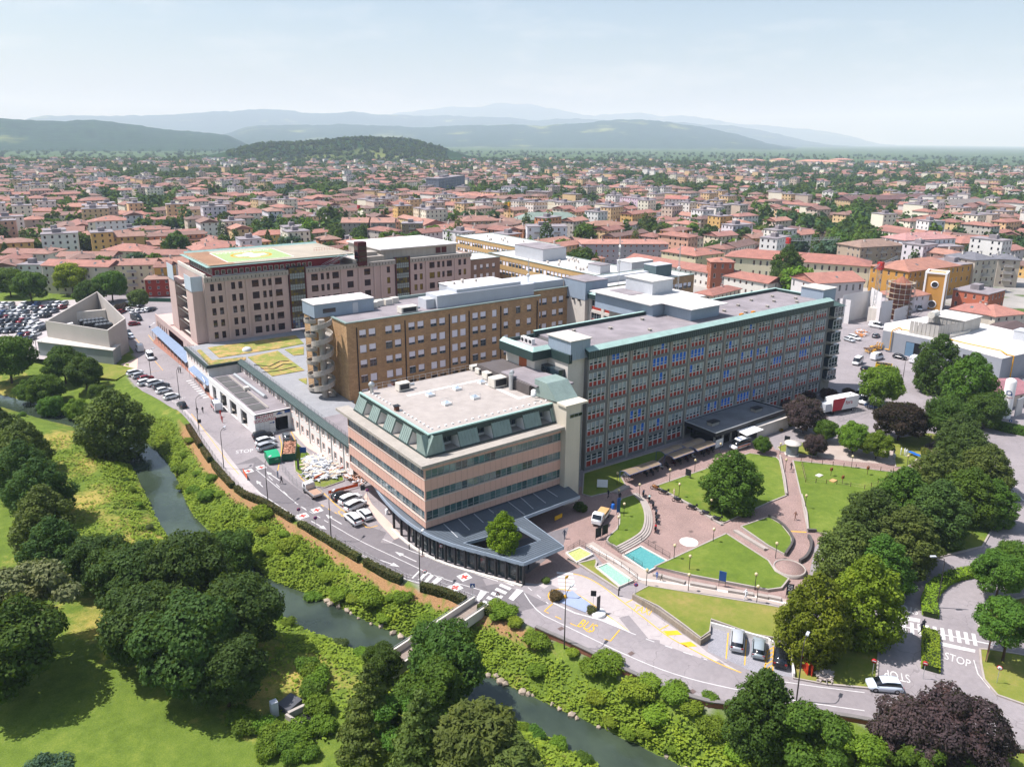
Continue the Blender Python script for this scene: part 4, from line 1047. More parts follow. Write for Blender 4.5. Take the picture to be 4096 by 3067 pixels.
for P0,rr in (((56,199),rects),((48,222),rg)):
 for u0,u1,a,b in rr:
  w = set_window(pd,P0,(0,-1),u0,a,1.1,1.5,(WHITE,GLASS),.16,1); kidw(w,pd)
  s_ = MB(); s_.box(-.72,.72,-.2,-.165,-.18,-.001); s_.box(-.72,.72,-.2,-.165,1.501,1.65); s_.box(-.72,-.551,-.2,-.165,0,1.5); s_.box(.551,.72,-.2,-.165,0,1.5)
  kk_ = ('surround',)
  if kk_ not in WCACHE: WCACHE[kk_] = s_.mesh('surround',PINKFR)
  put(WCACHE[kk_],'surround',w)
for i in range(12): y = 198 - i * 6; k(MB().tube((55.9,y,.1),(55.9,y,6.9),.06,6),'downpipe',DARK)
e = MB(); e.add([(55.3,199,6.6),(55.3,127,6.6),(55.3,127,7.0),(55.3,199,7.0),(56.6,127,7.7),(56.6,199,7.7)],[(0,1,2,3),(3,2,4,5)]); e.box(47.4,47.99,198.4,222,6.5,7.3); e.box(48,57,198.4,198.99,6.5,7.3); k(e,'copper_eave',COPPER_D)
e = MB()
for i in range(115): y = 127.2 + i * .625; e.add([(55.26,y - .03,7.0),(55.26,y + .03,7.0),(56.6,y + .03,7.75),(56.6,y - .03,7.75)],[(0,1,2,3)])
k(e,'eave_seam',COPPER_M,kind='stuff')
te = MB(); te.prism([(56.6,127),(66.9,127),(66.9,152),(82,160),(82,222.4),(48.2,222.4),(48.2,199.1),(56.6,199.1)],6.3,7.0); k(te,'terrace',PAVG)
k(MB().box(56.7,66.8,127,146,7.003,7.03),'gravel_roof',GRAVEL)
for q in ([(52.9,217.6),(72.9,217.3),(78.5,216.8),(77,206.3),(69,205.2),(52.6,205.4)],[(49.6,216.4),(50.7,216.8),(50.3,203.8),(58.7,201.7),(57.8,199.1),(48.3,198.6)],[(59.1,201.4),(68,203),(67.2,180.9),(58.7,180.8)],[(70.1,203.2),(75.6,202.9),(72.6,195.2),(70,195.9)],[(63.1,174.5),(65.2,174.4),(63.3,169.6)]):
 o = k(MB().prism(q,7.002,7.16),'planting_bed',LAWN_DRY)
for z_,q in ((0,[(58.1,192.9),(60.8,189),(64.6,192),(67,191.3)]),(0,[(58.4,188.7),(61.1,186.3),(64.5,189),(66.4,187.6)]),(0,[(57.9,185.2),(61,184),(66.6,184.9)])):
 m_ = MB(); ribbon(m_,q,.25,7.17,7.3); k(m_,'bed_edging',DARK)
MB_ = MB().lathe([(1.3,0),(1.3,.5),(1.0,.9),(.5,1.1),(.01,1.15)],(*(61,207.9),7.1),16); k(MB_,'dome_rooflight',mat('pale_dome','#c9cdd0',.3,.05))
rl = MB()
for i in range(34): y = 199 - i * 2; rl.tube((57,y,7.03),(57,y,8.1),.03,4)
for z in (7.4,7.75,8.1): rl.tube((57,199,z),(57,132,z),.025,4)
for i in range(12): rl.tube((48.4,199.2 + i * 2,7.03),(48.4,199.2 + i * 2,8.1),.03,4)
for z in (7.4,7.75,8.1): rl.tube((48.4,199.2,z),(48.4,222,z),.025,4); rl.tube((48.4,199.2,z),(57,199.2,z),.025,4)
k(rl,'terrace_railing',mat('grey_rail','#5d6266',.5,.1))
# street podium with solar canopies
pw = MB(); pw.box(50,54.89,222.41,271,0,6.6); pw.box(50,50.3,222.41,271,6.61,7.3); pw.box(50.31,60,253.1,271,0,6.9); k(pw,'street_podium',PREC)
for i in range(7): w = set_window(pd,(50,252),(0,-1),i * 2.6,2.6,2.3,3.2,(MAROON,GLASS_D),.0,1); kidw(w,pd)
for i in range(5): w = set_window(pd,(50,268),(0,-1),i * 3,3.2,.7,2.2,(MAROON,GLASS_D),.0,0); kidw(w,pd)
SOLAR = mat('blue_canopy_panel','#7d8ca3',.25,.1,.5,3,spec=.6)
for (a,b) in (((47.7,268.4),(47.3,221.2)),((46.4,214.9),(46.7,196.3))):
 du = unit(sub2(b,a)); L = math.hypot(*sub2(b,a)); nn = int(L / 2.2)
 for i in range(nn):
  u = i * L / nn; p = (a[0] + du[0] * u,a[1] + du[1] * u); q = (a[0] + du[0] * (u + L / nn - .08),a[1] + du[1] * (u + L / nn - .08))
  k(MB().add([(*p,2.6),(*q,2.6),(q[0] + 2.6,q[1],3.7),(p[0] + 2.6,p[1],3.7),(*p,2.52),(*q,2.52),(q[0] + 2.6,q[1],3.62),(p[0] + 2.6,p[1],3.62)],[(0,1,2,3),(7,6,5,4),(0,4,5,1),(1,5,6,2),(3,7,4,0)]),'canopy_panel',SOLAR)
  if i % 2 == 0: k(MB().tube((p[0] + .3,p[1],0),(p[0] + .3,p[1],2.7),.07,6),'canopy_post',ALU)
# emergency department
er = empty('emergency_block',(47.6,161,0),'white emergency block with dark garage opening and red lettering','building')
k = kid(er)
mb = MB(); facade(mb,(47.6,161.2),(56,161.2),0,5,[(4.6,7.6,.02,3.4)],.3); facade(mb,(47.0,196),(47.6,161.2),0,5,[(3,6,.02,3.6),(9.5,14.5,.02,3.8),(17,22,.02,3.8),(25,29.5,.02,3.8)],.4); k(mb,'wall',mat('white_tile_wall','#dddcd8',.5,.06,.5,4,streak=.2))
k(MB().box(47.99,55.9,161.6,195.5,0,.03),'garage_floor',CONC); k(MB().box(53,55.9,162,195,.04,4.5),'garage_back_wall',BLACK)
k(MB().prism([(47.3,196),(55.95,196),(55.95,161.5),(47.9,161.5)],4.5,4.7),'roof',GRAVEL)
c = MB(); ribbon(c,[(47.2,196),(47.8,161.2)],.5,4.7,5.05); ribbon(c,[(47.6,161.35),(56,161.35)],.3,4.71,5.051); k(c,'coping',WHITE)
for i in range(6): y = 193 - i * 5.2; k(MB().box(48.6,51.6,y - 2.2,y + 2.2,4.701,4.8),'roof_panel',mat('dark_roof_panel','#5b5a58',.9,.2,.4,8))
k(MB().tube((53.2,194,5.1),(53.8,172,5.1),.45,10),'roof_duct',ALU); k(MB().box(51.9,52.2,165,195,4.7,4.9),'cable_tray',CONC); k(MB().box(51.4,52.6,180,181.2,4.9,5.6),'roof_unit',ACM)
tj = MB()
for i in range(1,8): tj.box(47.6 + i * 1.05 - .012,47.6 + i * 1.05 + .012,161.185,161.197,.1 if i < 4 else 3.5,4.9)
for z in (1,2,3,4): tj.box(47.7,52.1 if z < 3.5 else 55.9,161.185,161.197,z - .012,z + .012)
k(tj,'tile_joint',CONC,kind='stuff')
REDL = mat('sign_red')
BLUEL = mat('sign_blue','#234b86',.5,.05)
for s_,z in (('PRONTO',4.25),('SOCCORSO',3.35)):
 o = text('sign_lettering',s_,.95,(49.9 if s_ == 'PRONTO' else 49.9,161.17,z),PI / 2,0,REDL,er,.02,sx=1.0); kidw(o,er)
ar = MB(); ar.add([(50.9,161.17,2.35),(51.7,161.17,2.35),(51.7,161.17,2.15),(52.1,161.17,2.45),(51.7,161.17,2.75),(51.7,161.17,2.55),(50.9,161.17,2.55)],[(0,1,5,6),(2,3,4)]); k(ar,'sign_arrow',BLUEL)
ic = MB(); ic.add([(52.6,161.17,4.1),(54,161.17,4.1),(54,161.17,4.3),(53.7,161.17,4.35),(53.5,161.17,4.6),(53,161.17,4.6),(52.8,161.17,4.35),(52.6,161.17,4.3)],[(0,1,2,3,4,5,6,7)]); ic.add([(54.5,161.17,4.1),(55.8,161.17,4.1),(55.8,161.17,4.75),(54.5,161.17,4.75)],[(0,1,2,3)]); k(ic,'vehicle_pictogram',BLUEL)
text('sign_star','*',1.2,(47.95,161.16,4.05),PI / 2,0,BLUEL,er,.02).matrix_parent_inverse = Matrix.Translation(-Vector(er.location))

# ------------------------------------------------------------------ wedge-shaped plant building by the car park
wd = empty('wedge_plant_building',(31.6,243,0),'pale concrete wedge with sloping walls around rooftop chillers','building')
k = kid(wd); CONW = mat('pale_grey_concrete','#b3aca4',.85,.08,.2,4,streak=.2)
A,B,Cc,D = (18.0,268),(31.6,243.4),(38.3,254),(35.6,286)
hA,hB,hC,hD = 9.8,9.9,10.6,14.2
wl_ = MB(); P4 = [(A,hA),(B,hB),(Cc,hC),(D,hD)]
cx_,cy2 = sum(p[0][0] for p in P4) / 4,sum(p[0][1] for p in P4) / 4
for (p,hp),(q,hq) in zip(P4,P4[1:] + P4[:1]):
 ip,iq = [(r[0] + (cx_ - r[0]) * .045,r[1] + (cy2 - r[1]) * .045) for r in (p,q)]
 wl_.add([(*p,0),(*q,0),(*q,hq),(*p,hp),(*ip,5.5),(*iq,5.5),(*iq,hq),(*ip,hp)],[(0,1,2,3),(5,4,7,6),(3,2,6,7)])
k(wl_,'sloping_wall',CONW); k(MB().poly([A,B,Cc,D],5.8),'deck',CONC)
lowp = [(14.9,264.5),(31.7,242.2),(34.5,246.2),Cc,A]
k(MB().prism([(14.9,264.5),(31.7,240.2),(34.7,246),(33,247),(18.5,269)],0,4.4),'lower_wall',mat('grey_block_wall','#878d8e',.9,.1,.3,5)); k(MB().prism([(14.4,264.6),(31.7,239.7),(35,246.2),(33.5,247),(18.5,269)],4.41,4.6,bottom=True),'lower_coping',CONC_L)
k(MB().add([(19.6,257.6,.2),(23.4,252.1,.2),(23.4,252.1,3.4),(19.6,257.6,3.4)],[(0,1,2,3)]),'roller_door',mat('dark_grey_door','#565a5c',.7,.1))
k(MB().prism([(27,277),(36,276),(36,277),(27,278.2)],5.81,9.6),'screen_wall',CONC_L)
for (ox,oy,nx_,ny_) in ((27.6,268.5,6,2),(28.2,264.3,6,2),(30.8,259.5,4,2)):
 b_ = MB().box(ox - .3,ox + nx_ * 1.15,oy - .3,oy + ny_ * 1.25,6.2,8.2); o = k(b_,'chiller',DARK)
 for i in range(nx_):
  for j_ in range(ny_): MB().lathe([(.5,0),(.5,.25),(.42,.26),(.1,.1)],(ox + .35 + i * 1.12,oy + .4 + j_ * 1.2,8.21),10).build('fan',mat('grey_rail'),o)
k(MB().path([(23.5,268,6.5),(27,264,6.5),(30,257,6.5),(31,250,6.5)],.3,8),'pipe',WHITE); k(MB().path([(24,270,6.9),(25.5,265,6.9),(29,256,6.9)],.25,8),'pipe',WHITE)
k(MB().box(24,25.6,270,271.6,5.81,7.6),'control_cabinet',WHITE)

# ------------------------------------------------------------------ boiler house with caged roof plant and yellow gas main
bh = empty('boiler_house',(233,100,0),'grey boiler house with caged roof plant and yellow gas pipe','building')
k = kid(bh)
BP = [(236.4,117.4),(236.9,103.2),(231.7,80.6),(268,76),(276,118),(246,122)]
k(MB().prism(BP,0,6.6,cap=False),'wall',mat('grey_metal_wall','#8e9298',.6,.08,.3,5)); k(MB().prism([(p[0],p[1]) for p in BP],6.55,6.75),'roof',MEMBRANE)
a,b = BP[0],BP[1]; du = unit(sub2(b,a)); p = (a[0] + du[0] * 7.6 - .08,a[1] + du[1] * 7.6); q = (a[0] + du[0] * 12.2 - .08,a[1] + du[1] * 12.2)
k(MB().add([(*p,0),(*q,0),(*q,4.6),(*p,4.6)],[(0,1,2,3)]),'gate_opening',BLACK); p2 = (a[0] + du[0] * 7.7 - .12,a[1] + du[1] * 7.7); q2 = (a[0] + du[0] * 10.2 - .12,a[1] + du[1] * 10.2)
k(MB().add([(*p2,0),(*q2,0),(*q2,4.5),(*p2,4.5)],[(0,1,2,3)]),'blue_gate',mat('blue_grey_gate','#5f7c93',.6,.15))
a,b = BP[1],BP[2]
for t0,t1 in ((.12,.33),(.5,.8)):
 P_ = lambda t,z: (a[0] + (b[0] - a[0]) * t - .06,a[1] + (b[1] - a[1]) * t,z)
 k(MB().add([P_(t0,3.8),P_(t1,3.8),P_(t1,5),P_(t0,5)],[(0,1,2,3)]),'window',GLASS_D)
YP = mat('yellow_gas_pipe','#d69a1a',.5,.1)
k(MB().path([(BP[0][0] - .3,BP[0][1] - 1.5,.8),(BP[0][0] - .3,BP[0][1] - 3,.8),(BP[0][0] - .3,BP[0][1] - 3,7.2),(BP[0][0] + 6,BP[0][1] - 2.2,7.2),(240.5,113.7)+(7.2,),(240.7,101.9)+(7.2,),(239.2,93.7)+(7.2,),(238.9,83.8)+(7.2,),(BP[2][0] + 4,BP[2][1] + .5,7.2),(BP[2][0] + 4.5,BP[2][1] - 1.2,7.0),(BP[2][0] + 4.5,BP[2][1] - 1.2,.5)],.17,8),'gas_pipe',YP)
for i in range(3): k(MB().path([(BP[0][0] - .4,BP[0][1] + 1.2 - i * .8,.5),(BP[0][0] - .4,BP[0][1] + 1.2 - i * .8,2.3),(BP[0][0] - .4,BP[0][1] + .8 - i * .8,2.5)],.14,8),'pipe_stub',YP)
cg = [(239.2,110.6),(239.6,101.9),(252,100.2),(252,109)]
for i,(a,b) in enumerate(zip(cg,cg[1:] + cg[:1])):
 L = math.hypot(*sub2(b,a)); nn = int(L / 1.2); du = unit(sub2(b,a))
 for j_ in range(nn):
  p = (a[0] + du[0] * (j_ * L / nn + .05),a[1] + du[1] * (j_ * L / nn + .05)); q = (a[0] + du[0] * ((j_ + 1) * L / nn - .05),a[1] + du[1] * ((j_ + 1) * L / nn - .05))
  if i in (0,1): k(MB().add([(*p,6.8),(*q,6.8),(*q,10.8),(*p,10.8)],[(0,1,2,3)]),'cage_panel',mat('galvanised_mesh','#a8a49d',.5,.25,.25,6,streak=.4))
  else: k(MB().tube((*p,6.8),(*p,10.8),.06,4),'cage_post',ALU)
k(MB().box(252.1,264,100,111,6.76,10.9),'plant_room',mat('galvanised_mesh')); k(MB().box(251.8,264.3,99.7,111.3,10.91,11.1),'plant_roof',MEMBRANE)
k(MB().box(241,250.5,103,109.5,6.76,9),'cooling_plant',DARK)
k(MB().tube((249,109,11.6),(254,109.5,11.6),1.1,14),'tank',ACM)
k(MB().prism([(246.2,101.6),(259.3,100.6),(255.7,99.5),(243.4,100)],6.76,7.6),'skylight',ACM); rooftop_box(bh,258,263,84,88,6.76,9.6,METAL_G,METAL_G,'stair_head',.15)
# liquid oxygen tank
tk = empty('oxygen_tank',(*(201.3,67.2),0),'tall white oxygen tank with blue ring emblem behind the hedge','tank')
o = MB().lathe([(1.2,0),(1.2,9.2),(1.05,9.7),(.6,10.0),(.02,10.1)],n=24).build('vessel',mat('white_paint'),tk)
em = MB(); rz_ = math.atan2(-tk.location[1],-tk.location[0])
for r0,r1,z0 in ((.42,.62,6.6),):
 for i in range(20):
  a,b = 2 * PI * i / 20,2 * PI * (i + 1) / 20
  f_ = lambda r,t: (1.22 * math.cos(rz_ + r * math.cos(t) / 1.2),1.22 * math.sin(rz_ + r * math.cos(t) / 1.2),z0 + r * math.sin(t))
  em.quad(f_(r0,a),f_(r1,a),f_(r1,b),f_(r0,b))
f2 = lambda u,z: (1.22 * math.cos(rz_ + u / 1.2),1.22 * math.sin(rz_ + u / 1.2),z)
em.quad(f2(.42,5.95),f2(.7,5.95),f2(.7,6.6),f2(.42,6.6)); em.quad(f2(-.62,6.7),f2(-.5,6.7),f2(-.5,7.25),f2(-.62,7.25)); em.build('ring_emblem',mat('sign_blue'),tk)
text('tank_lettering','Air Liquide',.42,(1.24 * math.cos(rz_),1.24 * math.sin(rz_),5.5),PI / 2,rz_ + PI / 2,mat('sign_red'),tk,.01)
for i in range(6): t_ = MB().tube((2.8 + i * .7,-1.2,0),(2.8 + i * .7,-1.2,4.4),.22,8).build('vaporiser',ALU,tk)

# ------------------------------------------------------------------ roads, pavements, lawns (sheets a few millimetres apart)
def asphalt_material(name,c0,c1,crack=True):
 m = bpy.data.materials.new(name); t = NT(m); v = t.coords('World')
 a = t.noise(v,.09,5,.6); b = t.noise(v,1.3,4,.6); f_ = t.noise(v,22,2)
 s = t.math('ADD',t.math('MULTIPLY',a,.5),t.math('ADD',t.math('MULTIPLY',b,.3),t.math('MULTIPLY',f_,.2)))
 c = t.ramp(s,[(.32,c0),(.68,c1)])
 if crack:
  vo = t.new('ShaderNodeTexVoronoi',feature='DISTANCE_TO_EDGE'); vo.inputs['Scale'].default_value = .16
  wv = t.new('ShaderNodeVectorMath',operation='ADD'); nz = t.new('ShaderNodeTexNoise'); nz.inputs['Scale'].default_value = .5
  t.link(v,nz.inputs['Vector']); t.link(v,wv.inputs[0]); sc_ = t.new('ShaderNodeVectorMath',operation='SCALE'); t.link(nz.outputs['Color'],sc_.inputs[0]); sc_.inputs['Scale'].default_value = 2.5
  t.link(sc_.outputs[0],wv.inputs[1]); t.link(wv.outputs[0],vo.inputs['Vector'])
  k_ = t.math('GREATER_THAN',vo.outputs['Distance'],.006)
  c = t.mix(t.math('MULTIPLY',t.math('SUBTRACT',1,k_),.35),c,scl(c0,.5))
 t.link(c,t.b.inputs['Base Color']); t.b.inputs['Roughness'].default_value = .92; t.b.inputs['Specular IOR Level'].default_value = .2
 MATS[name] = m; return m
ASPH = asphalt_material('aged_asphalt','#7a7475','#9a9393')
ASPH_D = asphalt_material('darker_asphalt','#625e60','#7d7879')
ASPH_L = asphalt_material('pale_asphalt','#9c9492','#b7afac')
def paver_material(name,c0,c1,c2,sc=3.0):
 m = bpy.data.materials.new(name); t = NT(m); v = t.coords('World')
 bk = t.new('ShaderNodeTexBrick'); t.link(v,bk.inputs['Vector']); bk.inputs['Scale'].default_value = sc
 bk.inputs['Color1'].default_value = rgba(c0); bk.inputs['Color2'].default_value = rgba(c1); bk.inputs['Mortar'].default_value = rgba(c2); bk.inputs['Mortar Size'].default_value = .03
 n_ = t.ramp(t.noise(v,.25,5,.65),[(.3,(.8,.8,.8)),(.7,(1.06,1.05,1.05))])
 t.link(t.mix(1.0,bk.outputs['Color'],n_,'MULTIPLY'),t.b.inputs['Base Color']); t.b.inputs['Roughness'].default_value = .9
 MATS[name] = m; return m
PAVER = paver_material('porphyry_paving','#937971','#a88f86','#74625c')
COBBLE = paver_material('grey_cobbles','#8a898e','#a3a2a6','#77767b',4)
def lawn_material(name,c0,c1,c2):
 m = bpy.data.materials.new(name); t = NT(m); v = t.coords('World')
 a = t.noise(v,.12,5,.6); b = t.noise(v,.9,5,.7); f_ = t.noise(v,9,3,.7)
 s = t.math('ADD',t.math('MULTIPLY',a,.45),t.math('ADD',t.math('MULTIPLY',b,.3),t.math('MULTIPLY',f_,.25)))
 dr_ = t.math('MULTIPLY',t.math('SUBTRACT',t.noise(v,.055,4,.7),.52),4.5,True)
 t.link(t.mix(t.math('MULTIPLY',dr_,.55),t.ramp(s,[(.34,c0),(.5,c1),(.66,c2)]),'#8d8546'),t.b.inputs['Base Color']); t.b.inputs['Roughness'].default_value = .95; t.b.inputs['Specular IOR Level'].default_value = .1
 t.bump(f_,.6,.06); MATS[name] = m; return m
LAWN = lawn_material('mown_lawn','#4a5e22','#5f722b','#79853c')
LAWN_B = lawn_material('patchy_lawn','#586a26','#727a36','#958350')
def sheet(name,pts,z,m,kind='structure'): return MB().poly(pts,z).build(name,m,kind=kind)
PATCH = asphalt_material('patched_asphalt','#7b7576','#938d8d')
sheet('road',ER[2:-2] + [(175,-10),(215,20),(300,40),(330,140),(240,215),(150,400),(70,400)],.0,ASPH)
sheet('street',[(43.9,149.9),(45.6,128.1),(47.4,116.2),(52.8,102.3),(53.2,99.7),(55.96,88.87),(59.64,79.99),(61.19,73.22),(55.55,74.45),(52.54,81.84),(47.6,90.84),(44.95,101.56),(41.7,118.1),(39,129.9),(37.1,147.7)],.006,ASPH_D)
sheet('parking_lane',[(65.69,79.66),(69.16,77.66),(70.63,74.26),(70.83,68.67),(71.92,66.77),(71.71,53.99),(71.52,52.62),(71.85,47.51),(70.65,50.34),(66.04,61.86),(64.56,66.58),(62.95,78)],.006,ASPH_L)
for i in range(18):
 p = offset(ER,rng.uniform(2.5,9))[rng.randrange(14,58)]; a = rng.uniform(0,3); l,w = rng.uniform(.6,4),rng.uniform(.5,1.3); P = [(p[0] + math.cos(a) * x * l - math.sin(a) * y * w,p[1] + math.sin(a) * x * l + math.cos(a) * y * w) for x,y in ((-1,-1),(1,-1),(1,1),(-1,1))]
 if in_poly(np.array(P),HOSP).all(): sheet('road_patch',P,.009 + i * .0003,PATCH)
sheet('car_park',[(-0.1,362.3),(10,364.8),(23.5,357),(37.3,350.3),(47,330),(65.1,317.6),(62,302.1),(56.6,305.8),(47,330),(39.9,274.6),(31.8,238.5),(14.2,260.4),(10.2,266.3),(4.4,295.6),(-1.3,318.9)],.004,ASPH_L)
sheet('pavement',[(37.9,201.4),(37.9,194.9),(38.3,179.7),(37.2,166.4),(36.5,151.2),(36.7,135.1),(38.4,133.2),(38.9,130.6),(39.1,132.7),(38.9,141),(39.6,160.6),(39.3,172.6),(39.1,193)],.012,ASPH_L)
sheet('pavement',[(55.4,121.1),(54.2,116.2),(53.8,109.4),(53.3,102.6),(51.6,102.4),(52.1,109.1),(53.1,114.8),(54.2,119.6)],.05,mat('pink_concrete_path','#c5ad9f',.9,.08,.4,5))
sheet('pavement',[(55.1,158.8),(56.3,158.8),(55.9,149.1),(56.8,134.3),(55.5,133.5),(55.3,138.9),(55,144.3),(54.5,148.4)],.05,mat('pink_concrete_path'))
sheet('pavement',[(33.2,239.6),(38.9,244.6),(36.3,231.8),(33.9,237)],.02,mat('pink_concrete_path'))
sheet('pavement',[(49.1,268.3),(49.1,230),(48.9,216.1),(47.7,204.3),(46.8,185.9),(46.3,191.5),(47.6,217.1),(47.5,231.1),(46.5,260.9)],.03,mat('brick_pavement','#9c6f5f',.9,.15,.5,6))
sheet('plaza',[(60.6,80.68),(63.12,78.07),(68.24,78.03),(71.25,77.76),(76.9,82.4),(73,70.37),(77.61,69.04),(88.27,55.17),(89.4,52.89),(97.6,54.6),(107.2,59.5),(112.4,60.9),(146,65.9),(157.3,62),(168.3,66),(167.6,69.7),(156.1,71.6),(142.3,80.6),(137.3,88.1),(142.3,93.4),(143.6,94.1),(129.2,93.8),(117,102.5),(102.2,97.5),(90.6,98.9),(89.8,99.6),(72.1,96.9),(61.62,86.49)],.015,PAVER)
sheet('courtyard_paving',[(60.3,91.5),(78.2,88.5),(73.3,84.2),(63.6,81.24),(57.16,86.81)],.02,ASPH_D)
sheet('footpath',[(76.5,82.4),(78.4,82.4),(78.3,75.9),(79.08,70.45),(82.74,64.63),(89,55.69),(90.39,53.56),(88.62,52.36),(87.5,54.62),(76.46,67.95),(75.82,69.85),(75.73,73.7)],.03,mat('beige_path','#a79a90',.9,.1,.5,6))
mb = MB(); ribbon(mb,[(77.1,81.8),(77.3,75.7),(76.67,69.92),(81.93,63.94),(88.22,55.13),(89.53,52.98)],.5,.034); mb.build('path_stripe',mat('pale_stripe','#d2cbc2',.9,.05),kind='structure')
sheet('parking_bay',[(76.55,56.23),(80.05,49.35),(79.94,49.28),(80.71,46.28),(76.45,43.09),(74.43,45.37),(74.43,45.37),(73.13,46.99),(71.71,52.78)],.012,COBBLE)
sheet('side_path',[(146.5,84.7),(157,83.9),(158.6,72.9),(150.9,68.7),(144.8,75.2),(141.6,80.4)],.02,mat('beige_path'))
# raised lawns with stone kerbs
KERB = mat('kerb_stone','#a39a92',.9,.12,.6,5)
def lawn(pts,z,m=LAWN,kerb=.25,sm=0):
 if sm: pts = smooth(pts + pts[:1],sm)
 MB().prism(pts,-.2,z).build('lawn',m,kind='structure')
 if kerb:
  mb = MB(); ribbon(mb,pts + pts[:1] if pts[0] != pts[-1] else pts,kerb,-.1,z + .07); mb.build('kerb',KERB,kind='structure')
lawn([(94.9,103.3),(106.1,102.9),(116.5,102.4),(123.2,102.3),(113.5,99.3),(110.3,98),(101.7,98.5),(99.9,97.7),(98,94.6),(93.9,93.9),(89.2,94.8),(88.5,96.5)],.12)
lawn([(96.9,90.4),(96.3,88.2),(94.3,85.3),(91.1,82.2),(86.8,79.3),(83.3,78),(80.3,78),(79.7,80.6),(81.3,81.8),(85,83),(88.7,86.6),(91.9,90.6)],.3,sm=1)
lawn([(102.4,90.7),(117.4,90.2),(130.8,90),(133.7,85.3),(132.7,83.8),(127.7,79.7),(119.6,73.4),(114.3,73.6),(101.3,73.5)],.15)
lawn([(135.1,82.2),(142,73.6),(146.9,66.6),(154.7,63.1),(167.6,61.9),(155.5,50.2),(142.2,45.6),(130.1,43.1),(116.7,47),(106.2,52.9),(107.8,59.1),(112.8,60.9),(110.8,63.1),(121.2,71.1)],.15)
lawn([(102.5,70.8),(109.4,70.1),(108.9,67),(106.5,63.5),(104.6,62.1),(100.8,60.8),(100.9,64.1)],.3)
lawn([(98.3,70.6),(96.8,61.2),(95,58.6),(94.9,56.2),(91.89,55.4),(89.85,56.29),(83.46,65.72),(80.6,70.6)],.4,LAWN)
FL = [(75.9,67.45),(86.4,53.89),(87.63,51.94),(81.78,47.6),(79.09,51.05),(77.07,56.58),(74.74,54.9),(72.66,54.72),(72.99,57.85),(73.31,62.97),(72.49,67.23)]
lawn(FL,.45,LAWN_B,kerb=.2)
lawn([(138.8,88.6),(145.7,88.5),(145.2,82.4),(141.3,80.6),(137.2,86.6)],.1,LAWN_B)
lawn([(153.5,83),(162.1,76.9),(174.7,73.1),(175.9,70.5),(168,69.4),(154.7,66.7),(151.1,66.4),(149.9,67.9),(158,72.6),(153.1,80)],.1,LAWN_B)
lawn([(80.67,46.16),(87.62,44.05),(91.43,40.05),(85.21,37.02),(83.16,36.23),(82.19,36.46),(78.59,39.93),(76.28,42.89)],.13,LAWN_B)
lawn([(113.9,35.23),(119.5,33),(120.4,30.5),(109.71,26.84),(108.2,28.86),(105.22,31.9),(105.12,33.16),(108.54,34.84)],.13,LAWN_B)
lawn([(101.41,31.62),(102.52,30.67),(104.85,27.64),(106.34,25.68),(95.91,22.09),(94.76,23.94),(93.88,26.53),(95.56,28.72),(98.43,30.25)],.13,LAWN_B)
lawn([(86.2,21.67),(86.6,20.95),(87.96,19.35),(81.79,17.22),(82.16,20.73)],.05,LAWN_B,0)
lawn([(53.7,152.7),(53.5,143.1),(54.6,140.9),(53.5,135.9),(53.6,133.8),(54.8,130.3),(54.1,128.2),(49.8,127.6),(48.3,129.2),(48.2,133.1),(47.9,137.9),(49.6,143)],.12,LAWN,.2)
lawn([(27.8,246.4),(33.9,237),(36.2,231.9),(32.6,228.2),(29.5,224.5),(24.8,231.7)],.1,LAWN_B,0)
mb = MB().lathe([(2.3,0),(2.3,.5),(0,.5)],(*(97.5,57.8),0),24); mb.build('round_terrace',PAVER,kind='structure')
o = MB().lathe([(2.45,0),(2.45,.62),(2.25,.62),(2.25,.1)],(*(97.5,57.8),0),24).build('terrace_rim',KERB,kind='structure')
o = MB().lathe([(1.55,.02),(0.0,.022)],(*(91.4,72.9),.01),28).build('white_paving_disc',mat('white_stone','#d9d0c8',.8,.06),kind='structure')

# ------------------------------------------------------------------ painted markings
PW = mat('road_paint_white','#c9c7c4',.8,.2,1.2,9); PYL = mat('road_paint_yellow','#dfa92a',.8,.12,1.0,9); PR = mat('road_paint_red','#b5463c',.8,.12,1,8); PB = mat('blue_grey_paint','#8f9bb4',.8,.08,.5,5)
MZ = .022
def mark(name,line,w,m=PW,z=MZ,dash=None):
 mb = MB()
 if dash:
  on,off = dash; L = resample(line,.25); acc = 0; i = 0; cur = []
  for a,b in zip(L[:-1],L[1:]):
   l = math.hypot(*sub2(b,a)); ph = acc % (on + off)
   if ph < on: ribbon(mb,[a,b],w,z)
   acc += l
 else: ribbon(mb,line,w,z)
 return mb.build(name,m,kind='structure')
def quadmark(name,pts,m=PW,z=MZ): return MB().poly(pts,z).build(name,m,kind='structure')
mark('edge_line',[(38.7,134.2),(41.1,119.3),(43.3,109.8),(45.38,100.31),(47.52,90.7),(50.19,86.21)],.15)
mark('centre_line',smooth([(42.8,138.9),(42.9,125.1),(43.8,119.2)],1),.13,dash=(2,2))
mark('centre_line',smooth([(41.8,143.6),(43,125.2)],1),.13); mark('lane_line',smooth([(45.1,113.4),(46.7,105.2),(49.46,96.18),(51.6,88.57),(55.81,80.62)],2),.13)
mark('lane_line',smooth([(50.1,103.8),(52.59,96.08),(55.65,88.98),(55.31,89.23),(58.61,82.23)],2),.15)
mark('lane_line',[(42.9,125.1),(45.1,113.4)],.13,dash=(1.2,1.2))
mark('edge_line',smooth([(62.59,83.99),(58.41,73.37),(59.85,68.12),(62.6,57.53),(65.03,51.48),(68.81,45.92),(73.28,40.32),(75.36,37.95),(78.27,34.75)],2)[4:],.14)
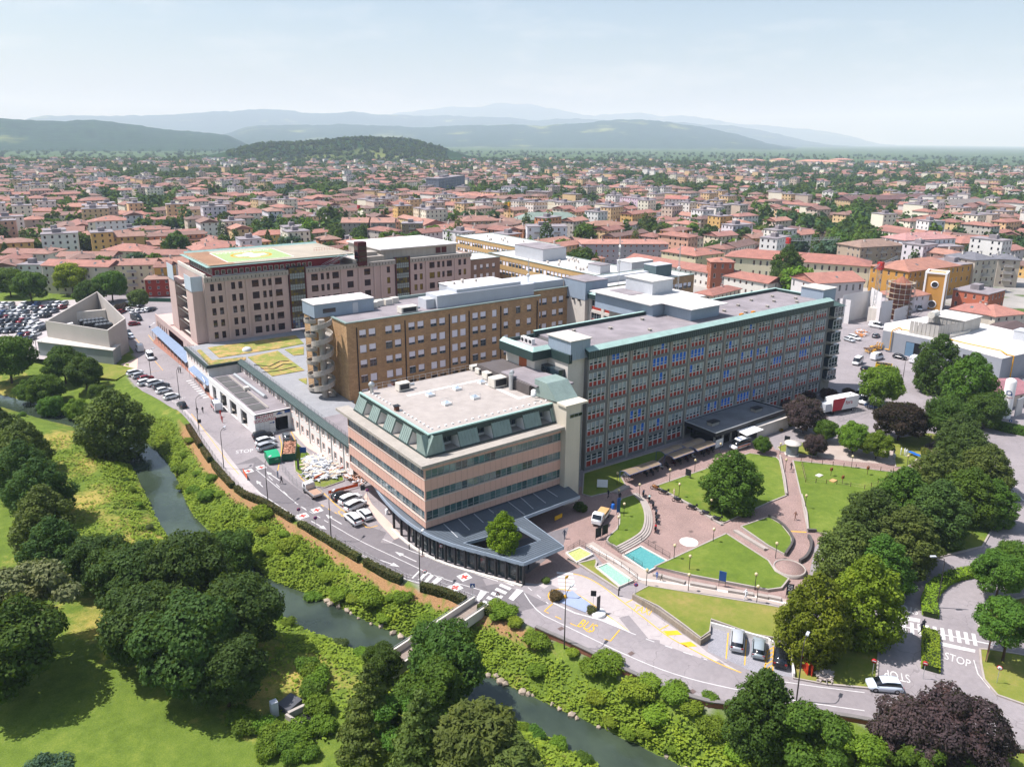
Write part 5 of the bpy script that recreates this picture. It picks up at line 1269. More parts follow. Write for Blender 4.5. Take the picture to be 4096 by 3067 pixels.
mark('lane_line',[(66.04,61.86),(67.17,58.66),(68.93,54.49),(70.28,51.61)],.14,dash=(1.2,1.4)); mark('lane_line',[(74.4,43.77),(77.32,40.46),(81.18,36.37)],.13)
mark('lane_line',[(61.4,80.51),(61.19,73.22)],.13,dash=(1,1.2))
for nm,ln in (('taxi_line',smooth([(69.01,77.48),(70.28,75.54),(70.73,72.2),(70.38,67.7),(70.09,62.58),(69.64,57.66),(70.35,54.07),(70.83,50.49),(71.85,47.51)],2)),('island_line',smooth([(61.91,72.99),(62.17,74.54),(63.24,75.46),(64.41,75.46),(65.4,74.67),(66.12,73.58),(66.35,70.6),(66.32,67.73),(66.25,64.68),(66.2,61.9)],2)),
               ('bus_bay_line',[(61.69,72.86),(59.64,72.2),(59.84,71.43)]),('bus_bay_line',[(65.4,62.8),(62.69,61.8),(62.31,62.58)]),('taxi_line',[(70.56,66.76),(72.06,66.78)]),('taxi_line',[(70,59.58),(71.7,59.57)])): mark(nm,ln,.16,PYL)
mark('bus_bay_line',[(60.12,70.29),(62.01,63.81)],.16,PYL,dash=(.9,1.5))
for q in ([(70.04,59.13),(71.76,58.05),(71.6,57.04),(69.85,58.07)],[(70.08,56.03),(71.4,55.38),(71.34,54.2),(70,55.01)]): quadmark('yellow_block',q,PYL)
quadmark('blue_island',[(64.9,74.08),(66.12,73.58),(66.18,69.63),(64.16,68.42),(62.77,72.52)],PB,.08); quadmark('white_wedge',[(66.08,66.09),(66.25,64.68),(66.14,61.85),(64.74,66.03),(65.45,65.42)],PW,.03)
mark('island_edge',[(61.91,72.99),(62.9,69.32),(64.74,66.03),(66.14,61.85)],.25,PW,.026)
def zebra(a,b,c,n,m=PW,z=MZ + .002,fill=.55):
 """stripes between a->b (one edge of the crossing) and parallel edge starting at c"""
 v_ = sub2(c,a); d_ = sub2(b,a)
 for i in range(n):
  t0 = i / n; t1 = (i + fill) / n
  P0 = (a[0] + d_[0] * t0,a[1] + d_[1] * t0); P1 = (a[0] + d_[0] * t1,a[1] + d_[1] * t1)
  MB().poly([P0,P1,(P1[0] + v_[0],P1[1] + v_[1]),(P0[0] + v_[0],P0[1] + v_[1])],z).build('zebra_stripe',m,kind='structure')
zebra((53.5,79.13),(60.25,82.14),(54.11,77.25),6); zebra((67.54,78.95),(64.68,74.81),(69.39,77.21),5)
for q in ([(50.26,91.8),(48.36,90.7),(48.43,90.44),(50.36,91.52)],[(50.8,90.87),(48.98,89.73),(49.16,89.31),(51.14,90.34)],[(51.33,89.92),(49.37,88.76),(49.71,88.24),(51.67,89.33)],[(51.93,88.74),(50.06,87.76),(50.45,87),(52.4,87.91)]): quadmark('hatch_stripe',q)
quadmark('white_plate',[(55.05,81.74),(55.6,80.78),(53.38,79.58),(53.2,80.26)]); quadmark('white_plate',[(59.76,78.93),(60.28,77.97),(57.5,76.79),(57.28,77.69)])
zebra((98.64,41.64),(104.77,33.09),(96.15,40.28),11,fill=.5)
mark('crossing_rail',[(97.42,41.01),(104.26,30.62)],.25,PW,MZ + .006); quadmark('stop_bar',[(99.83,42.17),(101.74,39.58),(100.84,39.21),(98.99,41.73)]); quadmark('stop_bar',[(98.8,35.5),(100.92,31.97),(100.24,31.72),(97.98,35.16)])
zebra((156.1,48.5),(155.9,46.3),(155,47.5),2); mark('edge_line',[(98.55,31.17),(96.14,29.66),(94.53,27.6)],.13)
def cross_mark(q):
 MB().poly([(q[0] + a,q[1] + b) for a,b in ((-.9,-.9),(.9,-.9),(.9,.9),(-.9,.9))],MZ + .004).build('white_plate',PW,kind='structure')
 MB().poly([(q[0] + a,q[1] + b) for a,b in ((-.2,-.6),(.2,-.6),(.2,-.2),(.6,-.2),(.6,.2),(.2,.2),(.2,.6),(-.2,.6),(-.2,.2),(-.6,.2),(-.6,-.2),(-.2,-.2))],MZ + .008).build('red_cross',PR,kind='structure')
for q in ((40.3,143.7),(43,144),(45.1,119.9),(42.2,119.3),(55.08,86.15),(52.43,84.6)): cross_mark(q)
def arrow_mark(a,b,w=.9):
 d_ = unit(sub2(b,a)); n_ = (-d_[1],d_[0]); L = math.hypot(*sub2(b,a)); h = min(1.6,L * .45)
 P = lambda u,v_: (a[0] + d_[0] * u + n_[0] * v_,a[1] + d_[1] * u + n_[1] * v_)
 MB().poly([P(0,-.09),P(L - h,-.09),P(L - h,-w / 2),P(L,0),P(L - h,w / 2),P(L - h,.09),P(0,.09)],MZ + .004).build('lane_arrow',PW,kind='structure')
arrow_mark((43.9,135.8),(43.2,141.3)); arrow_mark((40.3,134.9),(40.2,138.4)); arrow_mark((46.6,112.5),(45.7,117.4)); arrow_mark((42.7,116.6),(43.7,112.2)); arrow_mark((51.24,94.27),(49.87,98.91)); arrow_mark((46.75,98.12),(48.34,94.48)); arrow_mark((49.7,283.7),(53.3,290.8))
def ground_text(body,q,q2,size,m,stretch=1.0):
 """letters lying on the road, baseline running from q towards q2"""
 d_ = sub2(q2,q); o = text('road_lettering',body,size,(*q,MZ + .004),0,math.atan2(d_[1],d_[0]),m,None,.001); o.scale = (1,stretch,1); o['kind'] = 'structure'
ground_text('STOP',(42.8,154.1),(43.7,153.8),1.5,PW,1.7); ground_text('BUS',(62.29,66.03),(62.53,65.36),1.5,PYL,1.8); ground_text('TAXI',(71.21,64.13),(71.43,63.63),1.25,PYL,1.8)
ground_text('STOP',(96.81,32.43),(96.95,32.04),1.25,PW,1.9); ground_text('STOP',(102.61,41.92),(102.41,42.35),1.25,PW,1.9); ground_text('STOP',(87.43,35.55),(87.21,35.9),1.25,PW,1.9); ground_text('STOP',(40,198.7),(39.4,199.7),1.3,PW,1.8)
for a,b in (((77.04,53.59),(72.45,50.33)),((77.88,51.24),(73.38,48.14)),((78.45,48.21),(74.48,45.94))): mark('bay_line',[a,b],.14,PYL)
for i in range(5): mark('bay_hatch',[(77.64,48.2),(79.46,48.09)] if i == 0 else [((77.64,48.2)[0] - i * .75,(77.64,48.2)[1] - i * .52),((79.46,48.09)[0] - i * .75,(79.46,48.09)[1] - i * .52)],.14,PYL)
mark('bay_line',[(79.57,48.16),(75.09,45.16)],.14,PYL)
for ln in ([(55.1,159.6),(53.5,151.6),(50.2,144),(48.5,140.2),(47.7,134.7),(47.8,131.4)],[(51.9,158.4),(50.6,152.8),(48.1,146.9),(45.2,140.5)],[(48.8,127.3),(48.7,117.1),(49.6,110.4),(49.6,108.5),(51.5,108.4)],[(48.8,117.3),(47.8,117.1),(48.1,114.3)]): mark('yellow_kerb_line',smooth(ln,1),.15,PYL)
mark('yellow_kerb_line',[(46.5,121.4),(47.8,115.1)],.15,PYL,dash=(.9,1.1)); mark('yellow_kerb_line',[(39.5,184.6),(39,167.6),(38.3,151),(38.3,143.4)],.12,PYL)
mark('yellow_kerb_line',[(47.4,272.3),(47,262.4)],.15,PYL); mark('bay_line',[(43.2,283.1),(42.7,260),(41.8,244.2)],.12,PYL); mark('bay_line',[(42.3,237.7),(42.1,226.4),(38.9,226.9)],.12,PYL)
for i in range(9): mark('walkway_stripe',[((44.8,211.9)[0] + .2,(44.8,211.9)[1] - i * 2.1),((44.8,211.9)[0] + 1.6,(44.8,211.9)[1] - i * 2.1)],.7,PW)
for q in ((63.15,58.34),(58.99,67.75),(94.4,75),(86.6,76.3),(52.93,95.18),(63.62,49.86),(64.16,48.89)):
 MB().poly([(q[0] + a,q[1] + b) for a,b in ((-.4,-.3),(.4,-.3),(.4,.3),(-.4,.3))],MZ + .006).build('drain_cover',mat('iron_grate','#6a5a55',.7,.2),kind='structure')

# ------------------------------------------------------------------ pools, walls, benches, steps
TILE = mat('pool_tile','#b7bfb4',.6,.08,1,8)
def pool(pts,m,label,wall=.35,z=.35):
 o = empty('ornamental_pool',(*pts[0],0),label,'pool'); kk = kid(o)
 mb = MB(); ribbon(mb,pts + pts[:1],wall,0,z); kk(mb,'rim',CONC_L); kk(MB().poly(pts,z - .12),'water',m)
def pool_water(name,c0,c1):
 m = bpy.data.materials.new(name); t = NT(m); v = t.coords('World'); n_ = t.noise(v,4,4,.7)
 t.link(t.ramp(n_,[(.35,c0),(.68,c1)]),t.b.inputs['Base Color']); t.b.inputs['Roughness'].default_value = .08; t.bump(n_,.3,.05); return m
pool([(72.1,82),(75,82),(75.3,79.2),(71.6,78.9)],pool_water('algae_pool_water','#a3a858','#bfc58c'),'small square pool of yellow green water beside the cafe canopy')
pool([(73.14,75.9),(75.4,75.8),(75.18,69.99),(72.49,70.03)],pool_water('pale_pool_water','#7aa893','#a6c8b3'),'long pool of pale green water beside the zebra crossing')
pool([(79.1,76.1),(83.5,76.4),(83.7,70.7),(78.82,70.34)],pool_water('blue_pool_water','#3d8284','#68a8a2'),'large blue pool between footpath and red brown plaza')
lawn([(71.2,80.6),(71.5,78.7),(74.8,78),(74.3,77.1),(73.27,76.31),(72.36,70.24),(71.88,69.62),(71.7,78.3)],.2,LAWN_B,.3)
def rail(name,line,label,h=1.0,m=DARK,n=3,post=1.6,r=.03):
 o = empty(name,(*line[0],0),label,'railing'); L = resample(line,post); kk = kid(o)
 for p in L: kk(MB().tube((*p,0),(*p,h + .05),r,5),'post',m)
 mb = MB()
 for j_ in range(n): mb.path([(*p,h * (j_ + 1) / n) for p in line],r * .8,4)
 kk(mb,'rails',m,kind='stuff'); return o
rail('railing',[(72.6,82.2),(75.7,82.8),(76,80.1),(76.6,73.9),(76.25,70.02),(74.08,69.79)],'dark railing round the small yellow pool beside the footpath')
rail('railing',[(79.6,80.6),(79.2,75.8),(79.2,71.9)],'dark railing on the footpath side of the blue pool'); rail('railing',[(85,77.7),(84.8,71.2)],'dark railing on the plaza side of the blue pool')
def low_wall(name,line,w,z0,z1,m,label,cat='wall'):
 mb = MB(); ribbon(mb,line,w,z0,z1); return mb.build(name,m,label=label,cat=cat)
OLDC = mat('mossy_concrete','#8b8174',.95,.3,.6,5,streak=.5)
low_wall('retaining_wall',[(71.99,66.83),(72.35,62.05),(72.07,57.02),(71.89,54.1),(73.96,54.22)],.25,0,.85,OLDC,'mossy concrete retaining wall between taxi lane and front lawn')
low_wall('bay_wall',[(76.12,55.88),(79.68,49.09),(79.56,48.63),(80.26,46.16),(76.38,43)],.22,0,.75,WHITE_S,'white low wall around the three parked cars')
BRICKW = mat('old_brick','#8f5f4d',.95,.25,.5,8,bump=.3)
o = empty('river_wall',(*ER[44],-1),'long old brick wall with grey coping along the river side of the road','wall'); kk = kid(o)
sec = [p for p in ER if p[1] < 70][:26]
mb = MB(); ribbon(mb,offset(sec,-.25),.35,-1.6,.55); kk(mb,'brick_face',BRICKW); mb = MB(); ribbon(mb,offset(sec,-.25),.55,.553,.7); kk(mb,'coping',mat('grey_coping','#76726f',.95,.2,.8,8))
CURV = mat('dark_granite','#54504e',.8,.15,.6,6)
def bench_steps(line,label,n=3):
 o = empty('stepped_bench',(*line[0],0),label,'bench'); kk = kid(o)
 for i in range(n):
  mb = MB(); ribbon(mb,offset(line,i * .38),.36,0,.16 + .14 * i); kk(mb,'step',KERB)
for i,ln in enumerate(([(81.83,65.28),(79.65,69.7)],[(84.51,61.69),(82.33,64.76)],[(87.66,57.3),(85.48,60.22)],[(88.85,55.58),(87.97,56.89)],[(90,54.11),(89,55.69)])):
 bench_steps(ln,('stepped stone bench nearest the blue pool','second stepped stone bench from the blue pool','stepped stone bench right of the blue poster stand','short stepped stone bench beside a globe lamp','stepped stone bench beside the dark poster')[i])
bench_steps([(100.8,73.2),(102.1,81.9),(102.4,90.5)],'long stone steps behind the row of parked motorcycles',2); bench_steps([(100.2,63.6),(101.1,70.5)],'stone steps along the small triangular lawn',3); bench_steps([(97.8,94.2),(93.8,93.7)],'short stone steps below the bicycle shelter',3)
arc = smooth([(97.1,90.1),(96.2,87.2),(93.9,83.9),(90.9,80.8),(87.5,78.3),(84.1,77.5),(79.6,77.1)],2)
bench_steps(arc[::-1],'curved dark stone steps around the crescent lawn',4)
low_wall('curved_wall',smooth([(109.1,61.9),(108.1,60.7),(105.3,59.1),(102.5,58.1),(100.7,58.1)],2),.4,0,.7,CURV,'curved dark stone wall at the foot of the tree belt'); low_wall('low_wall',[(110.8,63.1),(111.9,62.2)],.4,0,.6,CURV,'short stone wall end beside the yellow kerb strip')
low_wall('low_wall',[(134.8,85.2),(130,81.4),(125.6,77.8),(119.9,73.5)],.35,0,.55,KERB,'low stone wall between path and round tree lawn'); low_wall('low_wall',[(122,71.7),(116.2,66.9),(110.9,63.2)],.35,0,.55,KERB,'low stone wall along the right lawn edge'); low_wall('low_wall',smooth([(109.5,70.2),(109.2,67.2),(106.8,63.5),(104.7,62),(100.7,60.7)],1),.35,0,.7,CURV,'curved dark wall round the small triangular lawn')
mark('yellow_strip',[(108.6,65),(110.5,63.2)],.3,PYL); low_wall('low_wall',smooth([(165.4,69.3),(167.2,69),(168,67.4),(167.1,65.7)],1),.35,0,.8,CURV,'curved stone wall round the shaded end of the path')
# footbridge over the river
fb = empty('footbridge',(*(52.83,79.24),0),'narrow concrete footbridge with low parapets crossing the river','bridge'); kk = kid(fb)
bA,bB = (53.14,78.59),(35.63,74.41)
du = unit(sub2(bB,bA)); nn_ = (-du[1],du[0])
mb = MB(); ribbon(mb,[bA,bB],2.6,-.5,-.05); kk(mb,'deck',mat('bridge_deck','#8c7f74',.9,.15,.6,6))
for s_ in (-1,1):
 ln = [(p[0] + nn_[0] * 1.4 * s_,p[1] + nn_[1] * 1.4 * s_) for p in (bA,bB)]
 mb = MB(); ribbon(mb,ln,.25,-.6,.85); kk(mb,'parapet',CONC_L)
 mb = MB(); mb.tube((*ln[0],1.2),(*ln[1],1.2),.04,5); kk(mb,'handrail',ALU)
for i in range(1,30):
 p = (bA[0] + du[0] * i,bA[1] + du[1] * i); m_ = MB(); m_.oriented(p,nn_,du,1.2,.42,-.049,-.02);
 if i < 14: kk(m_,'plank',mat('bridge_deck'))
# riprap stones along the water
for i,p in enumerate(resample(WR[34:58],1.1)):
 if rng.random() < .25: continue
 s_ = .25 + rng.random() * .35; bm = bmesh.new(); bmesh.ops.create_icosphere(bm,subdivisions=1,radius=s_)
 for v_ in bm.verts: v_.co *= .75 + rng.random() * .5
 m_ = bpy.data.meshes.new('bank_stone'); bm.to_mesh(m_); bm.free(); m_.materials.append(mat('river_stone','#a39584',.9,.2,1,6,rand=.3))
 put(m_,'bank_stone',None,(p[0] + rng.uniform(-.4,.4),p[1] + rng.uniform(-.4,.4),-3.95),rng.random() * 6,label='pale boulder in the stone edging along the river water',cat='stone',group='boulders along the river edge')
lining = MB(); ribbon(lining,offset(WR[60:74],-.9),1.6,-4.6,-3.55); lining.build('river_lining',mat('eroded_concrete','#a8977f',.95,.25,.5,5),label='eroded concrete lining at the lower right river edge',cat='river wall')

# ------------------------------------------------------------------ foliage: many small leaf faces spread over lobed crowns
def leaf_material():
 m = bpy.data.materials.new('foliage'); t = NT(m); oi = t.new('ShaderNodeObjectInfo')
 v = t.coords('Object'); n1 = t.noise(v,.55,4,.6); n2 = t.noise(v,4.0,3,.7)
 s = t.math('ADD',t.math('MULTIPLY',n1,.5),t.math('MULTIPLY',n2,.5))
 g = t.ramp(s,[(.3,(.55,.6,.55)),(.5,(1,1,1)),(.72,(1.75,1.5,1.05))])
 h = t.new('ShaderNodeHueSaturation'); t.link(t.mix(1.0,oi.outputs['Color'],g,'MULTIPLY'),h.inputs['Color'])
 t.link(t.math('ADD',t.math('MULTIPLY',oi.outputs['Random'],.03),.485),h.inputs['Hue'])
 t.link(t.math('ADD',t.math('MULTIPLY',oi.outputs['Random'],.3),.85),h.inputs['Value'])
 c = h.outputs[0]
 t.link(c,t.b.inputs['Base Color']); t.b.inputs['Roughness'].default_value = .65; t.b.inputs['Specular IOR Level'].default_value = .12
 tr = t.new('ShaderNodeBsdfTranslucent'); t.link(t.mix(.35,c,'#a8c030'),tr.inputs['Color'])
 mx = t.new('ShaderNodeMixShader'); mx.inputs[0].default_value = .22
 t.link(t.b.outputs[0],mx.inputs[1]); t.link(tr.outputs[0],mx.inputs[2]); t.link(mx.outputs[0],t.n['Material Output'].inputs['Surface'])
 return m
LEAF = leaf_material()
BARK = mat('bark','#4a3d30',.95,.25,2,8)
def leaves_at(P,N,leaf,rg,up=.35,jit=.55,asp=1.5):
 """quads at points P with outward directions N"""
 n = len(P); d = N + np.array([0,0,up]) + rg.normal(0,jit,(n,3)); d /= np.linalg.norm(d,axis=1)[:,None] + 1e-9
 a = np.cross(d,rg.normal(0,1,(n,3))); a /= np.linalg.norm(a,axis=1)[:,None] + 1e-9; b = np.cross(d,a)
 s = (leaf * rg.uniform(.55,1.35,n))[:,None]
 V = np.stack([P - a * s * asp * .5,P + b * s * .5,P + a * s * asp * .5,P - b * s * .5],1).reshape(-1,3)
 return V,np.arange(4 * n,dtype=np.int32).reshape(-1,4)
def lobe_points(lobes,n,rg,fuzz=.12):
 L = np.array(lobes,float); w = L[:,3] * L[:,4]; w /= w.sum(); idx = rg.choice(len(L),n,p=w)
 d = rg.normal(0,1,(n,3)); d /= np.linalg.norm(d,axis=1)[:,None]
 r = np.clip(1 + rg.normal(-.07,fuzz,n),.6,1.28); r *= 1 + .10 * np.sin(d[:,0] * 7 + idx) * np.cos(d[:,1] * 6 + idx * 2)
 P = L[idx,:3] + d * L[idx,3:6] * r[:,None]
 keep = np.ones(n,bool)
 for k_ in range(len(L)):
  q = (P - L[k_,:3]) / L[k_,3:6]; keep &= ~((q * q).sum(1) < .52)
 return P[keep],d[keep]
def crown_mesh(name,kind,n,leaf,seed):
 """unit crowns: radius about 1, from z 0 to about the given height ratio"""
 rg = np.random.default_rng(seed); lobes = []
 if kind == 'broad':
  N = 40
  for i in range(N):
   z = 1 - 1.75 * (i + .5) / N; k_ = rg.uniform(.55,.88); r = math.sqrt(max(.05,1 - z * z)) * k_; a = i * 2.4 + rg.uniform(-.5,.5); s = rg.uniform(.2,.38)
   lobes.append((r * math.cos(a),r * math.sin(a),.95 + z * .95 * k_,s,s,s * .72))
  lobes.append((0,0,.92,.55,.55,.55))
 elif kind == 'airy':
  for i in range(18):
   z = rg.uniform(-.8,.9); r = math.sqrt(1 - z * z) * rg.uniform(.45,.85); a = rg.uniform(0,6.28); s = rg.uniform(.22,.42)
   lobes.append((r * math.cos(a),r * math.sin(a),1.0 + z * .75,s,s,s * .6))
 elif kind == 'ovate':
  N = 52
  for i in range(N):
   t_ = (i + .5) / N; z = 2.35 * t_; r = (math.sin(PI * min(1,t_ * .86 + .16)) ** .8) * rg.uniform(.55,.86); a = i * 2.4; s = rg.uniform(.18,.36) * (1.1 - .45 * t_)
   lobes.append((r * math.cos(a),r * math.sin(a),.12 + z,s,s,s * .95))
  lobes.append((0,0,.9,.5,.5,.85))
 elif kind == 'cone':
  N = 46
  for i in range(N):
   t_ = (i + .5) / N; r = .85 * (1 - t_) ** .8; a = i * 2.4; s = .26 * (1 - t_ * .65)
   lobes.append((r * math.cos(a),r * math.sin(a),.15 + 2.9 * t_,s * 1.3,s * 1.3,s * .5))
  lobes.append((0,0,1.0,.4,.4,1.1))
 elif kind == 'column':
  for i in range(18):
   t_ = (i + .5) / 18; a = i * 2.4; s = .5 * math.sin(PI * (t_ * .8 + .15)) + .1
   lobes.append((.42 * math.cos(a),.42 * math.sin(a),.2 + 4.6 * t_,s,s,s * 1.2))
 elif kind == 'bush':
  for i in range(9):
   a = i * 2.4; r = .55 * math.sqrt(i / 9); s = rg.uniform(.35,.55)
   lobes.append((r * math.cos(a),r * math.sin(a),.42 + rg.uniform(-.12,.22),s,s,s * .8))
 elif kind == 'willow':
  for i in range(34):
   z = rg.uniform(-.3,1); r = math.sqrt(max(0,1 - z * z)) * .8; a = i * 2.4; s = rg.uniform(.2,.32)
   lobes.append((r * math.cos(a),r * math.sin(a),.9 + z * .7,s,s,s * 1.5))
  lobes.append((0,0,.9,.55,.55,.6))
 P,Nn = lobe_points(lobes,int(n * 1.9),rg)
 sel = rg.permutation(len(P))[:n]; P,Nn = P[sel],Nn[sel]
 V,Q = leaves_at(P,Nn,leaf,rg,up=.9 if kind == 'willow' else .35,asp=2.6 if kind == 'willow' else 1.5)
 return np_mesh(name,V,Q,LEAF)
def trunk_mesh(h,r,seed,limbs=5):
 rg = random.Random(seed); mb = MB()
 mb.tube((0,0,-.1),(0.02,0.02,h * .5),r,7,r * .75); mb.tube((0.02,.02,h * .5),(0,0,h),r * .75,6,r * .3)
 for i in range(limbs):
  a = i * 2.4 + rg.random(); z = h * (.35 + .5 * i / limbs); L = h * .45
  mb.tube((0,0,z),(math.cos(a) * L,math.sin(a) * L,z + L * .8),r * .4,5,r * .12)
 return mb.mesh('trunk',BARK)
PROTO = {}
for kind,n,lf,seeds,th in (('broad',19000,.055,(1,2,3),.95),('airy',12000,.055,(4,5),1.0),('ovate',19000,.054,(6,7),.8),('cone',9000,.07,(8,),.6),('column',5000,.1,(9,),.6),('bush',3000,.095,(10,11,12),.3),('willow',12000,.06,(13,),.8),
       ('broad_far',900,.21,(21,22,23),.95),('cone_far',700,.2,(24,),.6),('column_far',500,.25,(25,),.6),('airy_far',700,.2,(26,),.9)):
 PROTO[kind] = [(crown_mesh('crown',kind.split('_')[0],n,lf,s),trunk_mesh(th + .3,.055,s,0 if 'far' in kind or kind == 'bush' else 5),th) for s in seeds]
G_DARK,G_MID,G_OLIVE,G_LIGHT,G_YEL,G_BLUE,G_PURP,G_DEEP = (.052,.100,.016),(.070,.135,.017),(.090,.124,.026),(.115,.190,.018),(.21,.25,.018),(.058,.105,.060),(.068,.046,.048),(.048,.088,.019)
TREES = []
def tree(pos,rad,kind='broad',col=G_MID,label=None,group=None,hs=1.0,lift=None,name='tree',z=None,cat='tree'):
 """pos on plan; rad crown radius; hs vertical stretch; lift bare trunk height below the crown"""
 pr = PROTO[kind]; cm,tm,th = pr[rng.randrange(len(pr))]
 z = height_at(*pos) if z is None else z
 lift = (.18 * rad if kind not in ('bush','cone','column','ovate','cone_far','column_far') else 0) if lift is None else lift
 o = empty(name,(pos[0],pos[1],z),label,cat,group,rng.random() * 6.28)
 c = put(cm,'crown',o,(0,0,lift),0,(rad,rad,rad * hs)); c.color = rgba(col)
 if kind != 'bush':
  put(tm,'trunk',o,(0,0,0),0,(rad * .9,rad * .9,(lift + th * rad * hs) / (th + .3)))
 TREES.append((pos,rad)); return o
# --- trees along the river and in the park, left part of the view
tree((21.4,175.2),7.6,'ovate',G_OLIVE,'big dark olive tree leaning over the river opposite the ambulance bay',hs=.82)
tree((35.2,74.58),2.4,'broad',G_DARK,'small dark tree at the park end of the footbridge')
tree((6.2,246.1),7.0,'broad',G_MID,'large tree at the left edge above the upper river')
for q,r,c,l in (((12.7,223.2),4.5,G_MID,'riverside tree nearest the wedge building door'),((18.5,236),5.2,G_DARK,'dark tree in front of the wedge building wall'),((22.3,224.6),4.6,G_DARK,'dark tree left of the row of parked cars'),((13,215.1),3.2,G_MID,'low bushy tree on the upper river bank'),((17.9,208.9),3.0,G_LIGHT,'pale bushy tree at the upper river water edge'),((9.1,229.2),3.2,G_MID,'shrubby tree left of the upper river bend'),((23.2,213),2.6,G_MID,'small tree beside the big olive tree')): tree(q,r,'broad',c,l)
HB = 'clipped looking hornbeam in the row along the park lawn'
for i,(q,r) in enumerate((((1.2,184.3),4.8),((4.4,171.2),5.2),((3.1,158.6),5.2),((5,146.5),5.4),((4.48,133.51),5.3),((4.6,121.99),5.0))):
 tree(q,r,'ovate',(G_DEEP,G_OLIVE,G_DEEP)[i % 3],('first','second','third','fourth','fifth','sixth')[i] + ' dark hornbeam from the top of the row along the park lawn','hornbeam row along the park lawn',.88)
for q,r,k_,c,l in (((9.45,116.89),4.4,'broad',G_DEEP,'dark tree left of the dense grove by the river'),((12.94,107.76),5.2,'broad',G_DEEP,'dark tree at the upper left of the dense grove'),((19.36,104.64),5.8,'broad',G_DEEP,'dark tree in the top middle of the dense grove'),((28.08,115.1),4.2,'broad',G_DARK,'tree at the water edge above the dense grove'),
                       ((11.56,94.28),5.4,'broad',G_DEEP,'dark tree at the lower left of the dense grove'),((15.21,85.98),6.1,'broad',G_DEEP,'largest dark tree in the middle of the dense grove'),((22.6,90.58),5.4,'broad',G_DEEP,'dark tree at the right side of the dense grove'),((17.95,80.97),4.4,'broad',G_DEEP,'dark tree at the foot of the dense grove'),
                       ((0.14,103.7),6.6,'airy',(.17,.20,.085),'airy olive green tree at the left edge of the lawn'),((-2.68,97.93),6.0,'broad',G_DARK,'dark tree at the left edge below the airy olive one'),((-1.36,76.13),3.0,'broad',G_BLUE,'blue green treetop at the bottom left edge'),
                       ((40.82,68.62),4.9,'broad',G_DARK,'maple growing over the far end of the footbridge'),((28.99,64.98),3.6,'cone',G_OLIVE,'dark upright yew left of the footbridge'),((35.35,63.19),4.2,'airy',G_MID,'feathery bright tree below the footbridge'),((31.08,62.46),3.4,'airy',G_MID,'feathery tree between the two yews'),((31.2,57.56),3.8,'cone',G_OLIVE,'dark yew at the bottom middle edge'),
                       ((35.47,53.44),4.6,'willow',G_OLIVE,'willow with upright wispy shoots at the bottom edge'),((36.92,49.72),3.6,'willow',G_OLIVE,'smaller wispy willow at the bottom edge'),
                       ((64.55,39.37),4.1,'ovate',G_DARK,'dense dark tree right of the river at the road wall'),((65.45,33.61),4.2,'airy',G_MID,'bright leafy tree right of the dense dark one'),((68.12,30.39),3.6,'airy',G_LIGHT,'pale bright tree beside the purple trees'),((75.04,28.4),3.7,'broad',G_PURP,'left purple leaved tree at the lower right'),((78.73,24.63),4.4,'broad',G_PURP,'right and larger purple leaved tree at the lower right'),((72.51,25.33),3.0,'airy',G_MID,'green tree under the purple trees'),
                       ((81.68,44.23),4.8,'ovate',(.13,.175,.014),'tree with orange tinged shoots beside the three parked cars'),((90.27,42.08),5.0,'ovate',(.14,.21,.016),'yellow green tree between parked cars and stop lines'),
                       ((115.2,35.2),3.4,'broad',G_MID,'slender tree on the right verge above the crossing'),((121.3,35.4),3.2,'broad',G_MID,'slender tree at the right edge above the crossing'),((101.33,28.81),3.9,'airy',G_MID,'slender tree on the right verge beside the stop line')): tree(q,r,k_,c,l,lift=1.6 if 'slender' in l else None)
BELT = [(1835,1195,5.6),(1905,1215,5.2),(1885,1130,6.0),(1960,1165,5.8),(1950,1075,5.8),(2030,1110,6.0),(2020,1030,5.8),(2100,1070,5.6),(2085,975,5.8),(2135,1010,5.4),(2150,1075,4.6),(2075,930,5.0)]
BQ = [(101.5,50.7),(103,46.52),(113.4,53.6),(112.8,47.7),(126.5,55.3),(125.7,48.7),(139.9,56),(137.5,48.6),(157.3,58.2),(152.6,52),(139.9,45.8),(168.5,64)]
for i,(q,b) in enumerate(zip(BQ,BELT)): tree(q,b[2] * .93,'ovate',(G_OLIVE,G_MID,(.062,.10,.022))[i % 3],'hornbeam number %s counted from the lower end of the curved tree belt' % ('one two three four five six seven eight nine ten eleven twelve'.split()[i]),'curved belt of hornbeams right of the lawns',.78)
